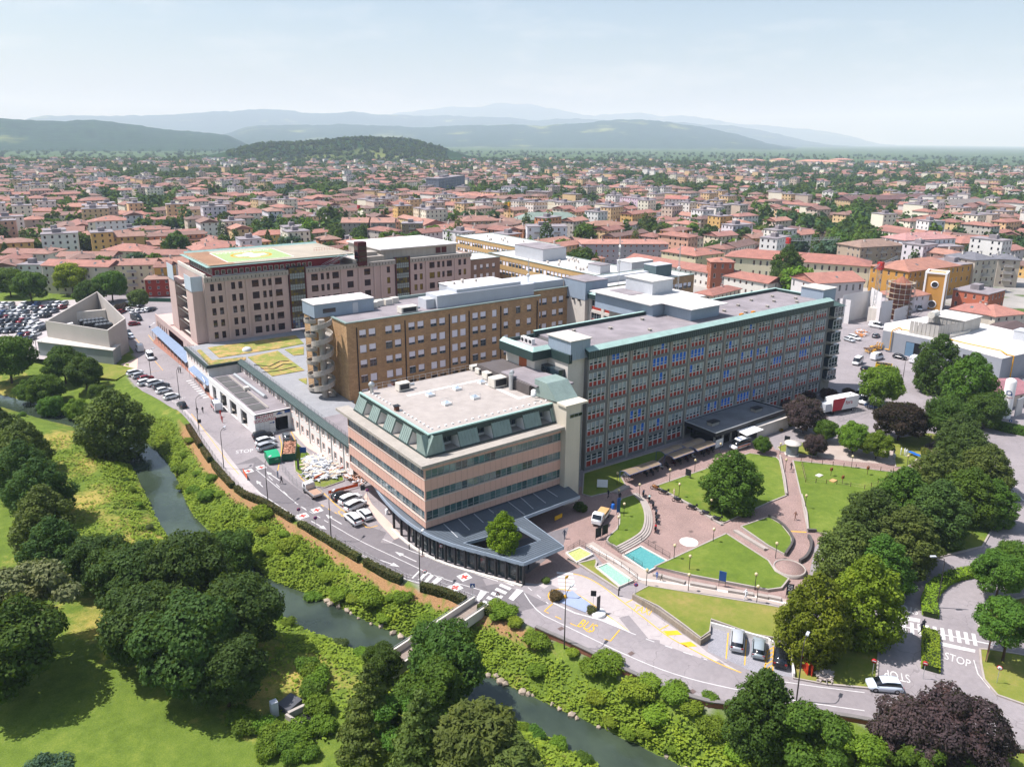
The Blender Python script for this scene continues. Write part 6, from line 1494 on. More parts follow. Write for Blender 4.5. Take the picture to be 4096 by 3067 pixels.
for q,r,k_,c,l,hs in (((107,76.6),5.4,'ovate',G_MID,'single round tree on the lawn below the motorcycle shelters',.82),((133.2,88.5),1.9,'broad',G_MID,'small young tree beside the white ambulance',1),((150.8,90.1),4.3,'broad',G_PURP,'dark purple tree beside the entrance pavilion',1),((150.7,84.5),2.6,'broad',G_MID,'green tree right of the dark purple tree',1),((141.2,81.2),2.4,'broad',G_PURP,'small purple tree by the path kiosk',1),
                           ((164.6,75),5.6,'broad',(.036,.026,.018),'broad bronze leaved tree in front of the trailer',.8),((149.5,77.2),3.4,'broad',G_LIGHT,'bright green tree left of the bronze tree',1),((150.6,72.6),3.0,'broad',G_LIGHT,'bright green tree below the bronze tree',1),((182.2,88.8),5.2,'broad',G_LIGHT,'yellowish green tree behind the trailer',1.1),((207,86.7),6.6,'ovate',G_DARK,'tall dark tree in front of the boiler house',.95),((193.5,72.9),6.8,'ovate',G_MID,'large tree left of the oxygen tank',.95),
                           ((173.3,68.9),5.2,'broad',G_DARK,'dense rounded tree below the tall dark tree',1),((188.8,67),4.4,'broad',G_DARK,'rounded tree at the hedge by the oxygen tank',1),((61.52,84.92),2.9,'ovate',(.14,.25,.014),'bright green tree growing through the cafe courtyard roof',.95),((298.7,195.2),9.0,'ovate',G_DARK,'large dark magnolia behind the ward block',.9)): tree(q,r,k_,c,l,None,hs,lift=2.6 if 'courtyard' in l else None)
for q,r,c,l in (((178.3,100.5),2.6,(.055,.022,.028),'reddish flowering shrub at the right end of the ward block'),((173.1,103.2),2.4,(.05,.022,.026),'reddish flowering shrub nearest the facade'),((185,98.6),2.0,(.06,.025,.03),'reddish flowering shrub by the yard ramp'),((163.6,103),1.8,(.07,.05,.06),'pale purple flowering shrub beside the pavilion roof'),((160.6,98.1),1.9,(.09,.06,.065),'pink flowering shrub beside the pavilion roof'),((163.8,108.6),2.2,G_DEEP,'dark shrub at the foot of the ward facade'),((152.5,94.7),.9,G_OLIVE,'clipped ball bush by the pavilion'),((147.9,94.2),.8,(.3,.2,.02),'yellow flowering bush by the pavilion'),((131.8,107.4),.9,G_DARK,'clipped bush beside the bicycle shelter'),((84,91.9),1.5,G_DARK,'dark bush beside the cafe canopy end'),((64.43,77.7),.8,G_OLIVE,'small bush between canopy and van'),((62.91,73.45),1.2,(.1,.07,.03),'dry bush in the island bed'),((65,67.97),.9,(.08,.09,.03),'small bush beside the island sign')): tree(q,r,'bush',c,l,name='shrub',cat='shrub')
for q,r,k_,c,l,zc in (((36.3,364.4),7.0,'broad',G_YEL,'yellow green tree between car park and row houses',0),((20.5,356.6),6.5,'broad',G_MID,'dark tree at the far left of the car park',0),((14.4,372.9),6.0,'broad',G_MID,'tree at the left edge above the car park',0),((38,333.6),5.0,'broad',G_DARK,'tree behind the tip of the wedge building',0),((47.2,338.4),6.5,'broad',G_MID,'tree right of the wedge building tip',0),((53.4,318),4.0,'broad',G_OLIVE,'small tree in front of the pale yellow houses',0),((47,317.7),3.0,'bush',(.05,.03,.03),'reddish bush behind the wedge building',0)): tree(q,r,k_,c,l)
# --- bushes along the river bank
BUSH = [(30.3,187.3),(33.2,190.6),(31.7,178.3),(28.9,164.4),(30.5,158.2),(32.8,163.4),(35.2,168),(36.8,170.3),(32.4,152.2),(29.3,151),(30.4,146.4),(29.1,141.3),(33.7,146),(31.2,140.3),(33.1,138.3),(29.6,136.9),(36.7,124.5),(37.6,116.4),(34.76,114.81),(39.06,110.68),(39.6,105.17),(35.2,120.3),(37.21,112.4),
  (37.61,101.26),(39.23,101.21),(39.14,96.94),(40.25,94.58),(42.12,94.25),(42.07,91.74),(44.14,89.49),(45.36,87.92),(45.67,84.55),(42.13,87.98),(36.4,100.38),(46.1,82.15),(48.37,80.52),(54.43,76.49),(54.46,74.75),(53.24,75.11),(53.71,70.25),(54.81,67.91),(54.52,72.19),(52.78,65.04),(50.87,64.11),(57.16,63.11),(57.25,59.85),(58.74,58.3),(59.73,53.96),(60.78,52.73),(58.85,53.26),
  (62.74,49.73),(63.14,49.01),(61.79,49.62),(64.72,46.62),(55.29,53.73),(56.19,52.39),(55.84,51.19),(57.2,49.74),(58.86,50.01),(61.09,47.44),(62.09,47.22),(62.12,44.17),(58.1,46.37),(57.74,47.77),(62.28,40.55),(62.02,39.05),(55.51,56.59),(54.49,62.4)]
for i,q in enumerate(BUSH):
 if q[1] > 185 or i % 4 == 3: continue
 big = i % 3
 tree(q,(1.5,2.1,1.2)[big] * rng.uniform(.85,1.2),'bush',rng.choice(((.15,.225,.02),(.12,.19,.018),(.18,.24,.022),(.10,.175,.018))),'wild green bush among the growth on the bank below the road','wild bushes on the bank below the road',rng.uniform(.55,.85),name='shrub',cat='shrub')
for i,q in enumerate(((20.05,74.93),(20.61,72.5),(21.45,70.59),(22.53,69.38),(19.18,70.75),(21.16,68.7),(22.79,67.92),(28.06,81.69),(28.21,79.65),(26.97,77.38),(26.49,73.79),(28.15,78.35),(22.96,71.24),(25.63,70.66),(18.17,77.91),(18.56,76.01))):
 tree(q,rng.uniform(1.3,2.0),'bush',rng.choice(((.10,.16,.015),G_LIGHT,(.085,.14,.016))),'bright green overgrown bush around the small stone basin','bushes around the stone basin',.9,name='shrub',cat='shrub')
for i,q in enumerate(((19.9,158.3),(20,153.2),(20,146.1),(19.9,135.8),(19.2,177.7),(29.26,96.91),(30.14,94.88),(34.72,86.73),(36.29,83.08),(37.18,80.42),(46.37,57.16),(47.75,54.77),(45.78,58.98),(48.85,51.35),(6.4,213.7))):
 tree(q,rng.uniform(.9,1.5),'bush',rng.choice((G_MID,G_LIGHT,(.07,.10,.03))),'low green bush at the park side water edge','bushes on the park side water edge',.8,name='shrub',cat='shrub')
# --- clipped hedges
def hedge(line,w,h,col,label,z=0.0,leaf=.2,dens=34):
 line = resample(line,.8); o = empty('hedge',(*line[0],z),label,'hedge'); rg = np.random.default_rng(len(line))
 mb = MB(); ribbon(mb,line,w * .86,z - .5,z + h * .93); kid(o)(mb,'inner_branches',mat('hedge_core','#2c3a18',.95,.2))
 P,N = [],[]; L_ = offset(line,w / 2); R_ = offset(line,-w / 2)
 for i in range(len(line) - 1):
  a,b,c,d_ = (np.array(x) for x in (R_[i],R_[i + 1],L_[i + 1],L_[i])); l = np.linalg.norm(b - a) + .01
  for A,B_,n_,k_ in ((a,b,'s',h),(d_,c,'s',h),(None,None,'t',w)):
   m_ = int(dens * l * k_ * 1.2)
   u = rg.random((m_,1)); v_ = rg.random((m_,1))
   if n_ == 's': xy = A + (B_ - A) * u; zz = z + h * v_[:,0]; nr = np.tile(np.append((A - (a + c) / 2),.2),(m_,1))
   else: xy = (a + (b - a) * u) * (1 - v_) + (d_ + (c - d_) * u) * v_; zz = z + h + rg.normal(0,.04,m_); nr = np.tile((0,0,1.),(m_,1))
   P.append(np.column_stack([xy,zz])); N.append(nr)
 V,Q = leaves_at(np.concatenate(P),np.concatenate(N),leaf,rg)
 c = put(np_mesh('leaves',V,Q,LEAF),'leaves',o); kidw(c,o); c.color = rgba(col)
hl = resample(offset(ER,-.9),.7)
def cut(a,b): return [p for p in hl if b <= p[1] <= a and p[0] < 75]
for a,b,l,c in ((176,162,'brown clipped hedge opposite the ambulance bay',(.10,.065,.03)),(160.5,153,'short brown hedge below the first lamp post',(.09,.07,.03)),(151,138,'brown green hedge by the stop lettering',(.09,.075,.03)),(137,118,'long brown green hedge along the river side of the road',(.085,.075,.028)),(117,100,'long hedge opposite the pink office block',(.085,.085,.028)),(99,90,'hedge opposite the white parked cars',(.08,.08,.028)),(88,80.5,'hedge beside the curved cafe',(.075,.08,.025)),(78.5,74.5,'short hedge left of the footbridge',(.08,.10,.02))): hedge(cut(a,b),1.0,.9,c,l)
hedge([(103.19,38.88),(106.38,40.64),(110.1,41.7),(113.8,42),(117,41.5),(120.2,40.4),(122.5,39.2)],2.0,.9,(.17,.26,.02),'bright clipped hedge curving along the exit lane'); hedge([(91.66,33.45),(99.42,37.11)],2.0,.9,(.18,.27,.02),'bright clipped hedge block between the two stop lanes'); hedge([(191.1,66.8),(191.3,63.1),(192.4,59.7),(192.4,57)],2.5,1.8,G_MID,'tall green hedge in front of the oxygen tank'); hedge([(163.6,68.6),(159.2,66.3),(155.3,64.1)],1.4,.8,(.12,.14,.02),'yellow green round clipped hedge by the blue tables')
# --- undergrowth on the banks: nobody could count it
def undergrowth(n,seed):
 rg = np.random.default_rng(seed); P = np.column_stack([rg.uniform(-15,95,n),rg.uniform(5,190,n)])
 riv = in_poly(P,RIVER); hos = in_poly(P,HOSP); P = P[~riv & ~hos]; dr,dl,de = dist_line(P,WR),dist_line(P,WL),dist_line(P,ER)
 right = (dr < dl); den = np.where(right,np.clip((de - 2.2) / 2,0,1) * np.clip((26 - de) / 4,0,1),np.clip((7 - dl) / 4,0,1) * .9 + np.clip(1 - np.abs(dl - 10) / 8,0,1) * .2)
 den *= np.clip((vnoise(P,4,31) * .7 + vnoise(P,1.3,32) * .5 - .28) * 3,0.05,1); den = np.where(right,np.maximum(den,np.clip((de - 2.6) / 1.5,0,1) * np.clip((26 - de) / 4,0,1) * .42),den)
 P = P[rg.random(len(P)) < den]; z = terrain(P)[0]; hh = (vnoise(P,4,31) ** 2 * 1.1 + vnoise(P,1.3,32) * .35) * rg.random(len(P))
 V,Q = leaves_at(np.column_stack([P,z + .05 + hh]),np.tile((0,0,1.),(len(P),1)),.32,rg,jit=.38)
 return np_mesh('bank_undergrowth',V,Q,LEAF)
o = put(undergrowth(700000,41),'bank_undergrowth',kind='stuff',label='wild green undergrowth covering both river banks',cat='undergrowth'); o.color = rgba((.17,.235,.024))

# ------------------------------------------------------------------ town houses
WALLM = mat('house_plaster','#ffffff',.9,.1,.25,4,objcol=True,streak=.3)
def tile_material():
 m = bpy.data.materials.new('clay_roof_tiles'); t = NT(m); oi = t.new('ShaderNodeObjectInfo'); v = t.coords('Object')
 w = t.new('ShaderNodeTexWave',wave_type='BANDS',bands_direction='X'); w.inputs['Scale'].default_value = 1.1; w.inputs['Distortion'].default_value = .6; t.link(v,w.inputs['Vector'])
 n1 = t.noise(v,.35,5,.7); n2 = t.noise(v,3.0,4,.7)
 g = t.ramp(t.math('ADD',t.math('MULTIPLY',n1,.5),t.math('MULTIPLY',n2,.5)),[(.3,(.55,.55,.55)),(.5,(.95,.92,.9)),(.7,(1.35,1.25,1.1))])
 c = t.mix(1.0,oi.outputs['Color'],g,'MULTIPLY'); c = t.mix(t.math('MULTIPLY',w.outputs['Fac'],.25),c,(.05,.03,.025))
 hs_ = t.new('ShaderNodeHueSaturation'); hs_.inputs['Saturation'].default_value = .8; hs_.inputs['Value'].default_value = .95; t.link(c,hs_.inputs['Color']); c = hs_.outputs[0]
 t.link(c,t.b.inputs['Base Color']); t.b.inputs['Roughness'].default_value = .85; t.bump(w.outputs['Fac'],.4,.08)
 return m
TILEM = tile_material()
SHUTG = mat('house_shutter','#ffffff',.7,.1,1,5,objcol=True)
HGLASS = glass('house_window','#20262a',.15)
EAVE = mat('eave_board','#8b7f73',.9,.15)
def roof_mesh(w,d,z,kind,pitch=.36,ov=.6):
 """local: x along front 0..w, y 0..d back, eave at z"""
 mb = MB(); x0,x1,y0,y1 = -ov,w + ov,-ov,d + ov; hh = min(w,d) / 2 * pitch
 if kind == 'hip':
  r = min(w,d) / 2 + ov
  if w >= d: a,b = (x0 + r,(y0 + y1) / 2,z + hh),(x1 - r,(y0 + y1) / 2,z + hh)
  else: a,b = ((x0 + x1) / 2,y0 + r,z + hh),((x0 + x1) / 2,y1 - r,z + hh)
  c = [(x0,y0,z),(x1,y0,z),(x1,y1,z),(x0,y1,z)]
  if w >= d: mb.add(c + [a,b],[(0,1,5,4),(1,2,5),(2,3,4,5),(3,0,4)])
  else: mb.add(c + [a,b],[(0,1,4),(1,2,5,4),(2,3,5),(3,0,4,5)])
 elif kind == 'gable':
  ym = (y0 + y1) / 2; hh = d / 2 * pitch
  mb.add([(x0,y0,z),(x1,y0,z),(x1,y1,z),(x0,y1,z),(x0,ym,z + hh),(x1,ym,z + hh)],[(0,1,5,4),(2,3,4,5)])
  mb.add([(0,0,z),(0,d,z),(0,d / 2,z + hh * .96),(w,0,z),(w,d,z),(w,d / 2,z + hh * .96)],[(0,2,1),(3,4,5)])
 elif kind == 'gablex':
  xm = (x0 + x1) / 2; hh = w / 2 * pitch
  mb.add([(x0,y0,z),(x1,y0,z),(x1,y1,z),(x0,y1,z),(xm,y0,z + hh),(xm,y1,z + hh)],[(0,4,5,3),(1,2,5,4)])
  mb.add([(0,0,z),(w,0,z),(w / 2,0,z + hh * .96)],[(0,1,2)])
 else:
  mb.box(x0 + ov * .5,x1 - ov * .5,y0 + ov * .5,y1 - ov * .5,z,z + .35); mb.box(w * .3,w * .55,d * .35,d * .65,z + .36,z + 2.4)
 if kind != 'flat': mb.box(x0,x1,y0,y1,z - .22,z - .004)
 return mb
def house_parts(w,d,h,storeys,kind,seed,shutters=True):
 rg = random.Random(seed); mb = MB(); wins = []
 fh = h / storeys
 for (a,b) in (((0,0),(w,0)),((0,d),(0,0)),((w,0),(w,d)),((w,d),(0,d))):
  L = math.hypot(*sub2(b,a)); n_ = max(1,int(L / 3.1)); rr = []
  for i in range(n_):
   if rg.random() < .08: continue
   u = L * (i + .5) / n_ - .5
   for s_ in range(storeys):
    z = s_ * fh + fh * .32; rr.append((u,u + 1.0,z,z + fh * .48))
  d_,_ = facade(mb,a,b,-.3,h,rr,.16)
  for r in rr: wins.append((a,d_,r))
 return mb,wins
WALLC = ['#d9cbb0','#e2ddd3','#cfa96a','#d8b98c','#dcdad6','#c9b7a4','#d4a58c','#e6dfc9','#b9b2a8','#d9c28f','#c98f66','#d5cfd2']
ROOFC = ['#9f6048','#925743','#a9684c','#876150','#9a6d57','#ab7054','#8c5946','#765548','#a26553']
FOOT = []
LAND = []
def short(l):
 l = re.split(r' (?:with|behind|facing|beside|left of|right of|just|below|at the|in the|of the|among|directly|joined|and|wrapped|under|above) ',l)[0]; return ' '.join(l.split()[:6])
def placed_house(pL,pR,h,d,kind,storeys,wall,roof,label,name='house',cat='house',group=None,pitch=.36,shut='#5b3a2c',balcony=False,chimneys=2,detailed=True):
 """pL, pR: front eave ends on plan (left to right seen from the camera); d depth away from the camera"""
 du = unit(sub2(pR,pL)); w = math.hypot(*sub2(pR,pL)); rz = math.atan2(du[1],du[0])
 o = empty(name,(*pL,0),label,cat,group,rz)
 mb,wins = house_parts(w,d,h,storeys,kind,int(w * 10))
 wl_ = mb.build('wall',WALLM,o); wl_.color = rgba(wall)
 r_ = roof_mesh(w,d,h,kind,pitch).build('roof',TILEM if kind != 'flat' else GRAVEL,o); r_.color = rgba(roof)
 for a,d_,(u0,u1,z0,z1) in wins:
  if a == (w,d): continue
  x = set_window(o,a,d_,u0,z0,u1 - u0,z1 - z0,(WHITE,HGLASS),.13,1,0)
  if rng.random() < .55:
   k_ = (round(z1 - z0,1),'sh')
   if k_ not in WCACHE: WCACHE[k_] = MB().box(-.48,.48,-.05,-.02,(z1 - z0) * .25,z1 - z0).mesh('shutter',SHUTG)
   s_ = put(WCACHE[k_],'shutter',x); s_.color = rgba(shut)
 if balcony:
  fh = h / storeys
  for s_ in range(1,storeys):
   for k_ in range(max(1,int(w / 9))):
    x = (k_ + .5) * w / max(1,int(w / 9)); b_ = MB().box(x - 1.9,x + 1.9,-1.2,-.002,s_ * fh - .18,s_ * fh).build('balcony',CONC_L,o)
    MB().box(x - 1.9,x + 1.9,-1.2,-1.14,s_ * fh + .002,s_ * fh + .95).build('parapet',mat('balcony_panel','#a39d97',.7,.1),b_)
 for i in range(chimneys if kind != 'flat' else 0):
  x,y = w * (.25 + .5 * i / max(1,chimneys - 1) if chimneys > 1 else .4) + rng.uniform(-1,1),d * rng.choice((.35,.62)); zt = h + min(w,d) / 2 * pitch * .75
  c = MB().box(x - .35,x + .35,y - .35,y + .35,h,zt + .9).build('chimney',CONC_L,o); MB().box(x - .5,x + .5,y - .5,y + .5,zt + 1.05,zt + 1.15).build('chimney_cap',TILEM,c).color = rgba(roof)
 if kind in ('hip','gable') and rng.random() < .5:
  x = w * rng.uniform(.3,.7); hh = min(w,d) / 2 * pitch; t_ = .45; sl = hh / (d / 2 + .6)
  MB().add([(x - .5,-.6 + (d / 2) * t_,h + sl * d / 2 * t_ + .05),(x + .5,-.6 + (d / 2) * t_,h + sl * d / 2 * t_ + .05),(x + .5,-.6 + (d / 2) * t_ + 1.2,h + sl * (d / 2 * t_ + 1.2) + .06),(x - .5,-.6 + (d / 2) * t_ + 1.2,h + sl * (d / 2 * t_ + 1.2) + .06)],[(0,1,2,3)]).build('skylight',GLASS_T,o)
 LAND.append(((pL[0] + du[0] * w / 2,pL[1] + du[1] * w / 2),short(label)))
 nb = (-du[1],du[0]); c = (pL[0] + du[0] * w / 2 + nb[0] * d / 2,pL[1] + du[1] * w / 2 + nb[1] * d / 2)
 FOOT.append((c,math.hypot(w,d) / 2));
 for t_ in (0.15,.5,.85): FOOT.append(((pL[0] + du[0] * w * t_ + nb[0] * d / 2,pL[1] + du[1] * w * t_ + nb[1] * d / 2),d * .62))
 return o
# --- terraces facing the car park, far left
PH = placed_house
PH((27.1,374),(38,364.1),12,11,'gable',4,'#cfc6b6','#a8644b','cream terrace house with cluttered balconies facing the car park',balcony=True)
PH((38.2,364),(49.3,354.4),12,11,'gable',4,'#c6bba9','#a8644b','grey cream terrace house with brown shutters facing the car park')
PH((50.5,358.4),(66.4,350.3),12,11,'gable',4,'#d9cfae','#a36a54','pale yellow four storey house facing the car park',balcony=True)
PH((65,342.4),(70.3,339.7),12,10,'gable',4,'#c79a4f','#8f5a45','narrow ochre house right of the pale yellow one')
PH((60.4,340.5),(69.7,336.8),7.5,9,'hip',3,'#9c3a2b','#9b7460','brick red house with grey brown hip roof beside the street')
PH((18.7,387),(27.4,381.2),11,9,'flat',4,'#d5d2cf','#8a7b70','white flat roofed house left of the cream terrace')
PH((9.1,387.9),(18.1,385.5),11,14,'gablex',4,'#d8d5cd','#8c5f4c','white gable house at the left edge above the car park')
PH((16.7,449.2),(34.6,433.6),9,10,'gable',3,'#d7cda8','#96604c','low yellow house behind the white gable house')
PH((34.6,430),(44,443.2),9.5,9,'hip',3,'#dcd8cf','#9c6a55','white hip roofed house behind the cream terrace')
PH((37.3,421.7),(59.3,407.1),9,10,'gable',3,'#d1c7b6','#9a6650','long low house with skylights behind the cream terrace'); PH((72.2,405.9),(89.1,393.3),9,11,'gable',3,'#cfc3ad','#98604b','long house behind the pale yellow four storey house'); PH((59.1,440.8),(75.3,425.1),8,16,'hip',2,'#c9b9a6','#a8644b','bright orange roofed house behind the terraces')
PH((30.8,536),(63,529.4),9,14,'gable',3,'#b5a68c','#96624d','long old beige barrack with worn roof and small windows','barrack','building',chimneys=1); PH((58.9,504.2),(66.5,489.8),8,24,'gablex',2,'#93604c','#9a674f','old brick hall with white gable behind the terraces','hall','building',chimneys=0); PH((77.5,492.2),(97.4,485.8),8,11,'hip',2,'#b9ae9c','#965f49','grey house with worn roof behind the old brick hall'); PH((104.3,499.9),(123.5,490.4),7,11,'hip',2,'#dad6cb','#a8644b','white house with orange hip roof left of the helipad'); PH((90.8,532.8),(111.8,527.1),7.5,11,'hip',2,'#d6cfbf','#99614b','cream house left of the white hip roofed one')
PH((102.5,417.5),(123.6,414.4),8,14,'gable',2,'#c8ac8e','#a8644b','house with patchy pink and orange roof just behind the helipad')
PH((69.6,527),(86.4,524.3),15,14,'hip',5,'#dedede','#a9664c','white five storey tower house with pale lantern',chimneys=0); PH((105.7,630.2),(127.4,640.5),8,12,'hip',3,'#dcd7c8','#b26a4c','white hip roofed house right of the white tower house'); PH((68,702.6),(94.3,686.6),11,14,'hip',3,'#c7a75f','#aa6b4d','long yellow barrack building with hip roof','barrack','building'); PH((46,699.8),(66.5,684.1),9,12,'hip',2,'#c3a868','#a06049','yellow house left of the long barrack'); PH((82.5,663.8),(107.9,648),8,12,'hip',2,'#cbb377','#b07253','yellow house behind the white tower house'); PH((142.3,450.4),(175.8,447.7),9,12,'hip',3,'#c9a868','#ab6243','ochre house with green shutters behind the helipad',shut='#2f6b52'); PH((177.5,451.7),(193.3,453.5),8,10,'hip',3,'#b0a390','#a3634a','grey house right of the ochre one behind the helipad'); PH((147.8,655.2),(152.5,657.3),8,10,'hip',2,'#c9ab6c','#a9674c','small yellow house among the old town roofs')
# --- blocks behind the hospital
PH((196.5,447.1),(210.3,438.4),14,14,'gable',4,'#a79c92','#a9745b','grey apartment house with left red gable and loggias',balcony=True); PH((212.1,437.3),(224.3,429.6),14,14,'gable',4,'#a59a90','#a9745b','grey apartment house with right red gable and loggias',balcony=True); PH((229.2,428.7),(240.3,421.7),13,12,'flat',4,'#8c7f63','#6d6a66','brown flat roofed apartment house beside the grey gabled pair',balcony=True); PH((254.7,445),(273,445.1),9,14,'gablex',3,'#b9aa93','#a5674d','old house with gable behind the precast hospital roof')
PH((274.6,428.5),(301.7,420),12,16,'hip',4,'#b19a7a','#9a6650','tan apartment house with brown hip roof behind the cream wing'); PH((298.9,415.3),(321.2,415.6),10,16,'hip',3,'#a58f78','#9a7059','tan house behind the yellow crane'); PH((275.2,356.8),(295.4,343.8),15,14,'flat',4,'#dfe3e8','#9fc0b6','white apartment block with pale green roof terrace',balcony=True); PH((319.3,424.2),(359.9,402.6),11,18,'hip',3,'#c2b49c','#7a9386','long house with grey green mansard roof',pitch=.5); PH((330.1,362.3),(352.1,352.8),12,14,'hip',4,'#b78d3e','#9c6a4c','mustard yellow apartment house with dormers',balcony=True)
PH((272.5,304.4),(312.3,278.4),11,16,'hip',4,'#a9a0a5','#b5745a','grey lilac apartment block with red blinds and low red roof',shut='#a34a35',pitch=.2); PH((328,543.3),(351,542.4),12,13,'hip',4,'#c9a75c','#b06a49','yellow villa with teal shutters',shut='#3b7a72'); PH((451.9,752.7),(521.4,805.3),22,16,'flat',7,'#8b8f98','#777777','tall grey and brick tower block in the middle of town',balcony=True); PH((390.8,629.2),(413.3,591.7),13,14,'gable',4,'#b7a694','#b06c50','beige house row with orange roofs below the tower block')
PH((298.1,536.7),(306.4,507.6),10,13,'hip',3,'#dcd8d4','#ad6a50','white villa with flat front left of the yellow villa'); PH((471.3,614.5),(483.4,593.7),15,14,'flat',5,'#b3a193','#7b746e','pinkish apartment block with roof garden',balcony=True); PH((506.2,705.9),(517.9,682.6),14,14,'flat',4,'#dedfe0','#8d8d8d','white modern apartment block with balconies',balcony=True); PH((501.4,454.1),(511.1,437.9),17,14,'gable',5,'#dcd9d6','#ad5c45','white apartment block with balconies and red roof',balcony=True); PH((500.3,508.6),(498.8,476),15,14,'flat',5,'#cdb7c4','#8d8380','pale pink apartment block in the middle of town',balcony=True)
# --- right: convent range, orange school, apartments
PH((299.6,271.5),(300.2,248.9),9,16,'hip',3,'#d3c5a5','#ab6247','cream building with orange hip roof behind the long tiled wing'); PH((301.4,249.5),(321.5,248),9,14,'hip',3,'#d3c5a5','#a86147','cream building joined to the long tiled hall',chimneys=0); PH((307.3,236.2),(337.2,177.7),10,18,'hip',2,'#d6cbb0','#a55d44','very long cream hall with tiled roof behind the ward block','hall','building',chimneys=0)
PH((274.6,272.3),(275.1,188.2),7,12,'gable',2,'#d9d5cc','#a45e45','long low tiled wing directly behind the ward block','hall','building',chimneys=0); PH((235.2,194),(236.3,186.2),6.5,22,'hip',2,'#cfc3a8','#a25c43','small cream building with worn tiled roof beside the long wing',chimneys=1); PH((270.9,215.4),(278.8,209),13,9,'hip',3,'#a4644b','#b06a4c','brick belvedere turret with arched windows','turret','tower',chimneys=0)
PH((272.4,164.2),(293.4,156.2),11,16,'gable',2,'#cdc9c6','#b0684d','church nave wrapped in white scaffold sheets','church','church',chimneys=0);
PH((320,151.7),(356.1,146.8),13,18,'hip',3,'#c08d45','#ad6a4a','bright orange school building with white bands','school','building',chimneys=0); PH((356.2,146.8),(368.1,144.7),13,16,'flat',3,'#c08d45','#ad6a4a','orange annex at the right end of the school','school_annex','building')
PH((374.7,203.6),(403.5,195.4),13,16,'hip',4,'#a99884','#94755f','brown apartment house with wide concrete balconies',balcony=True); PH((407.2,197.2),(441.5,186.7),15,16,'hip',4,'#d9d9dc','#b67a72','white apartment house with pink tiled roof terraces',balcony=True); PH((407.5,190.8),(431.5,177.7),12,18,'flat',3,'#c2a08d','#7d6a63','ribbed pinkish office block behind the school'); PH((363.9,144.2),(376.4,139.9),15,16,'hip',4,'#bdb2a3','#6f727b','grey roofed apartment house left of the antenna tower',balcony=True); PH((391.7,145.4),(396.5,137.9),13,14,'hip',4,'#b9ad9d','#6f727b','grey roofed apartment house at the right edge',balcony=True); PH((462.3,192.3),(491,176.5),10,18,'hip',3,'#c2a061','#a8644b','ochre house with orange roof at the right edge'); PH((425.1,284.1),(418.5,262.9),11,14,'gable',4,'#c9a98b','#6f4a44','pinkish house with dark roof behind the cedar'); PH((449.7,272.4),(460.7,261.7),6.5,12,'hip',2,'#d9d6d0','#a8644b','white villa with orange roof left of the cedar'); PH((324.1,134.8),(324.2,121.7),7.5,16,'flat',2,'#b9694c','#6a6a6c','salmon flat roofed clinic behind the boiler house','clinic','building'); PH((292.2,121.2),(293.2,106.7),6,14,'hip',2,'#c7bfae','#ab5f47','clinic with orange tiled hip roof behind the boiler house','clinic','building',chimneys=1); PH((292.4,106.2),(306.9,101.8),6,14,'hip',2,'#c7bfae','#b36a4e','clinic wing with tiled roof at the right edge','clinic','building',chimneys=1); PH((264.2,91.5),(291,93.2),4,12,'gable',1,'#b0a79c','#5a4440','low dark roofed shed at the right edge','shed','building',chimneys=0); PH((205.7,70.3),(219,67.5),3.5,10,'gable',1,'#c3b7a8','#a3606a','low shed with pinkish roof behind the oxygen tank','shed','building',chimneys=0)
PH((691.7,392),(745.5,376.3),12,20,'gable',3,'#c0a77d','#6e4a44','left half of the long barracks with dark red roof','barrack','building',chimneys=0); PH((745.8,376.1),(800.9,367.8),12,20,'gable',3,'#b89f78','#6e4a44','right half of the long barracks with dark red roof','barrack','building',chimneys=0); PH((707.7,335.4),(816,296.6),10,26,'hip',2,'#b9a588','#7d756e','long factory shed with grey roof','factory_shed','building',chimneys=0)
for i,(a,b,l) in enumerate((((1904.6,1442.2),(1996,1409.4),'leftmost'),((2042.7,1406.3),(2091.1,1389.5),'second'),((1899.4,1249.5),(1893.3,1123.3),'longest'),((2251.3,1334),(2311,1313.4),'fourth'))):
 PH(a,b,(12,14,16,14)[i],40,'hip',(3,4,4,4)[i],'#e2c9a2','#c07a5a',l + ' pale block of the large far barracks complex','far_barrack','building','blocks of the far barracks complex',.2,chimneys=0)
for a,b,l in (((2193.7,1214.5),(2198.6,1176.2),'left'),((2203.9,1174.3),(2165.5,1101.1),'right')): PH(a,b,16,40,'flat',4,'#c98e68','#8a8a8a',l + ' far salmon parking block beside the barracks complex','far_parking_block','building',chimneys=0)
# church extras: scaffold sheets and tower
ch = empty('scaffolded_apse',(*(279,136.1),0),'brick church apse behind steel scaffolding and white sheets','church'); kk = kid(ch); ac = (286.6,137.8)
kk(MB().lathe([(3.9,0),(3.9,13.5),(0.1,16.5)],(*ac,0),8,False),'apse',BRICKW)
for z in range(2,15,2):
 m_ = MB().lathe([(4.0,0),(5.1,0),(5.1,.12),(4.0,.12)],(*ac,z),8,False); kk(m_,'scaffold_deck',mat('scaffold_board','#9c8d78',.9,.15))
for i in range(16): a = 2 * PI * i / 16; kk(MB().tube((ac[0] + 5.0 * math.cos(a),ac[1] + 5.0 * math.sin(a),0),(ac[0] + 5.0 * math.cos(a),ac[1] + 5.0 * math.sin(a),15),.06,4),'scaffold_pole',ALU)
SHEET = mat('white_scaffold_sheet','#cfccca',.8,.06,.4,4)
for a,b,z0,z1 in (((261.1,146.2),(279.2,145.3),0,10.5),((262.1,147.7),(261.9,143.4),0,9),((277.3,144.3),(269.5,136),0,12),((274,132.9),(285.7,133.8),0,6),((269.7,135.9),(274.9,134.4),0,9)): m_ = MB(); ribbon(m_,resample([a,b],2.5),.08,z0,z1); kk(m_,'scaffold_sheet',SHEET)
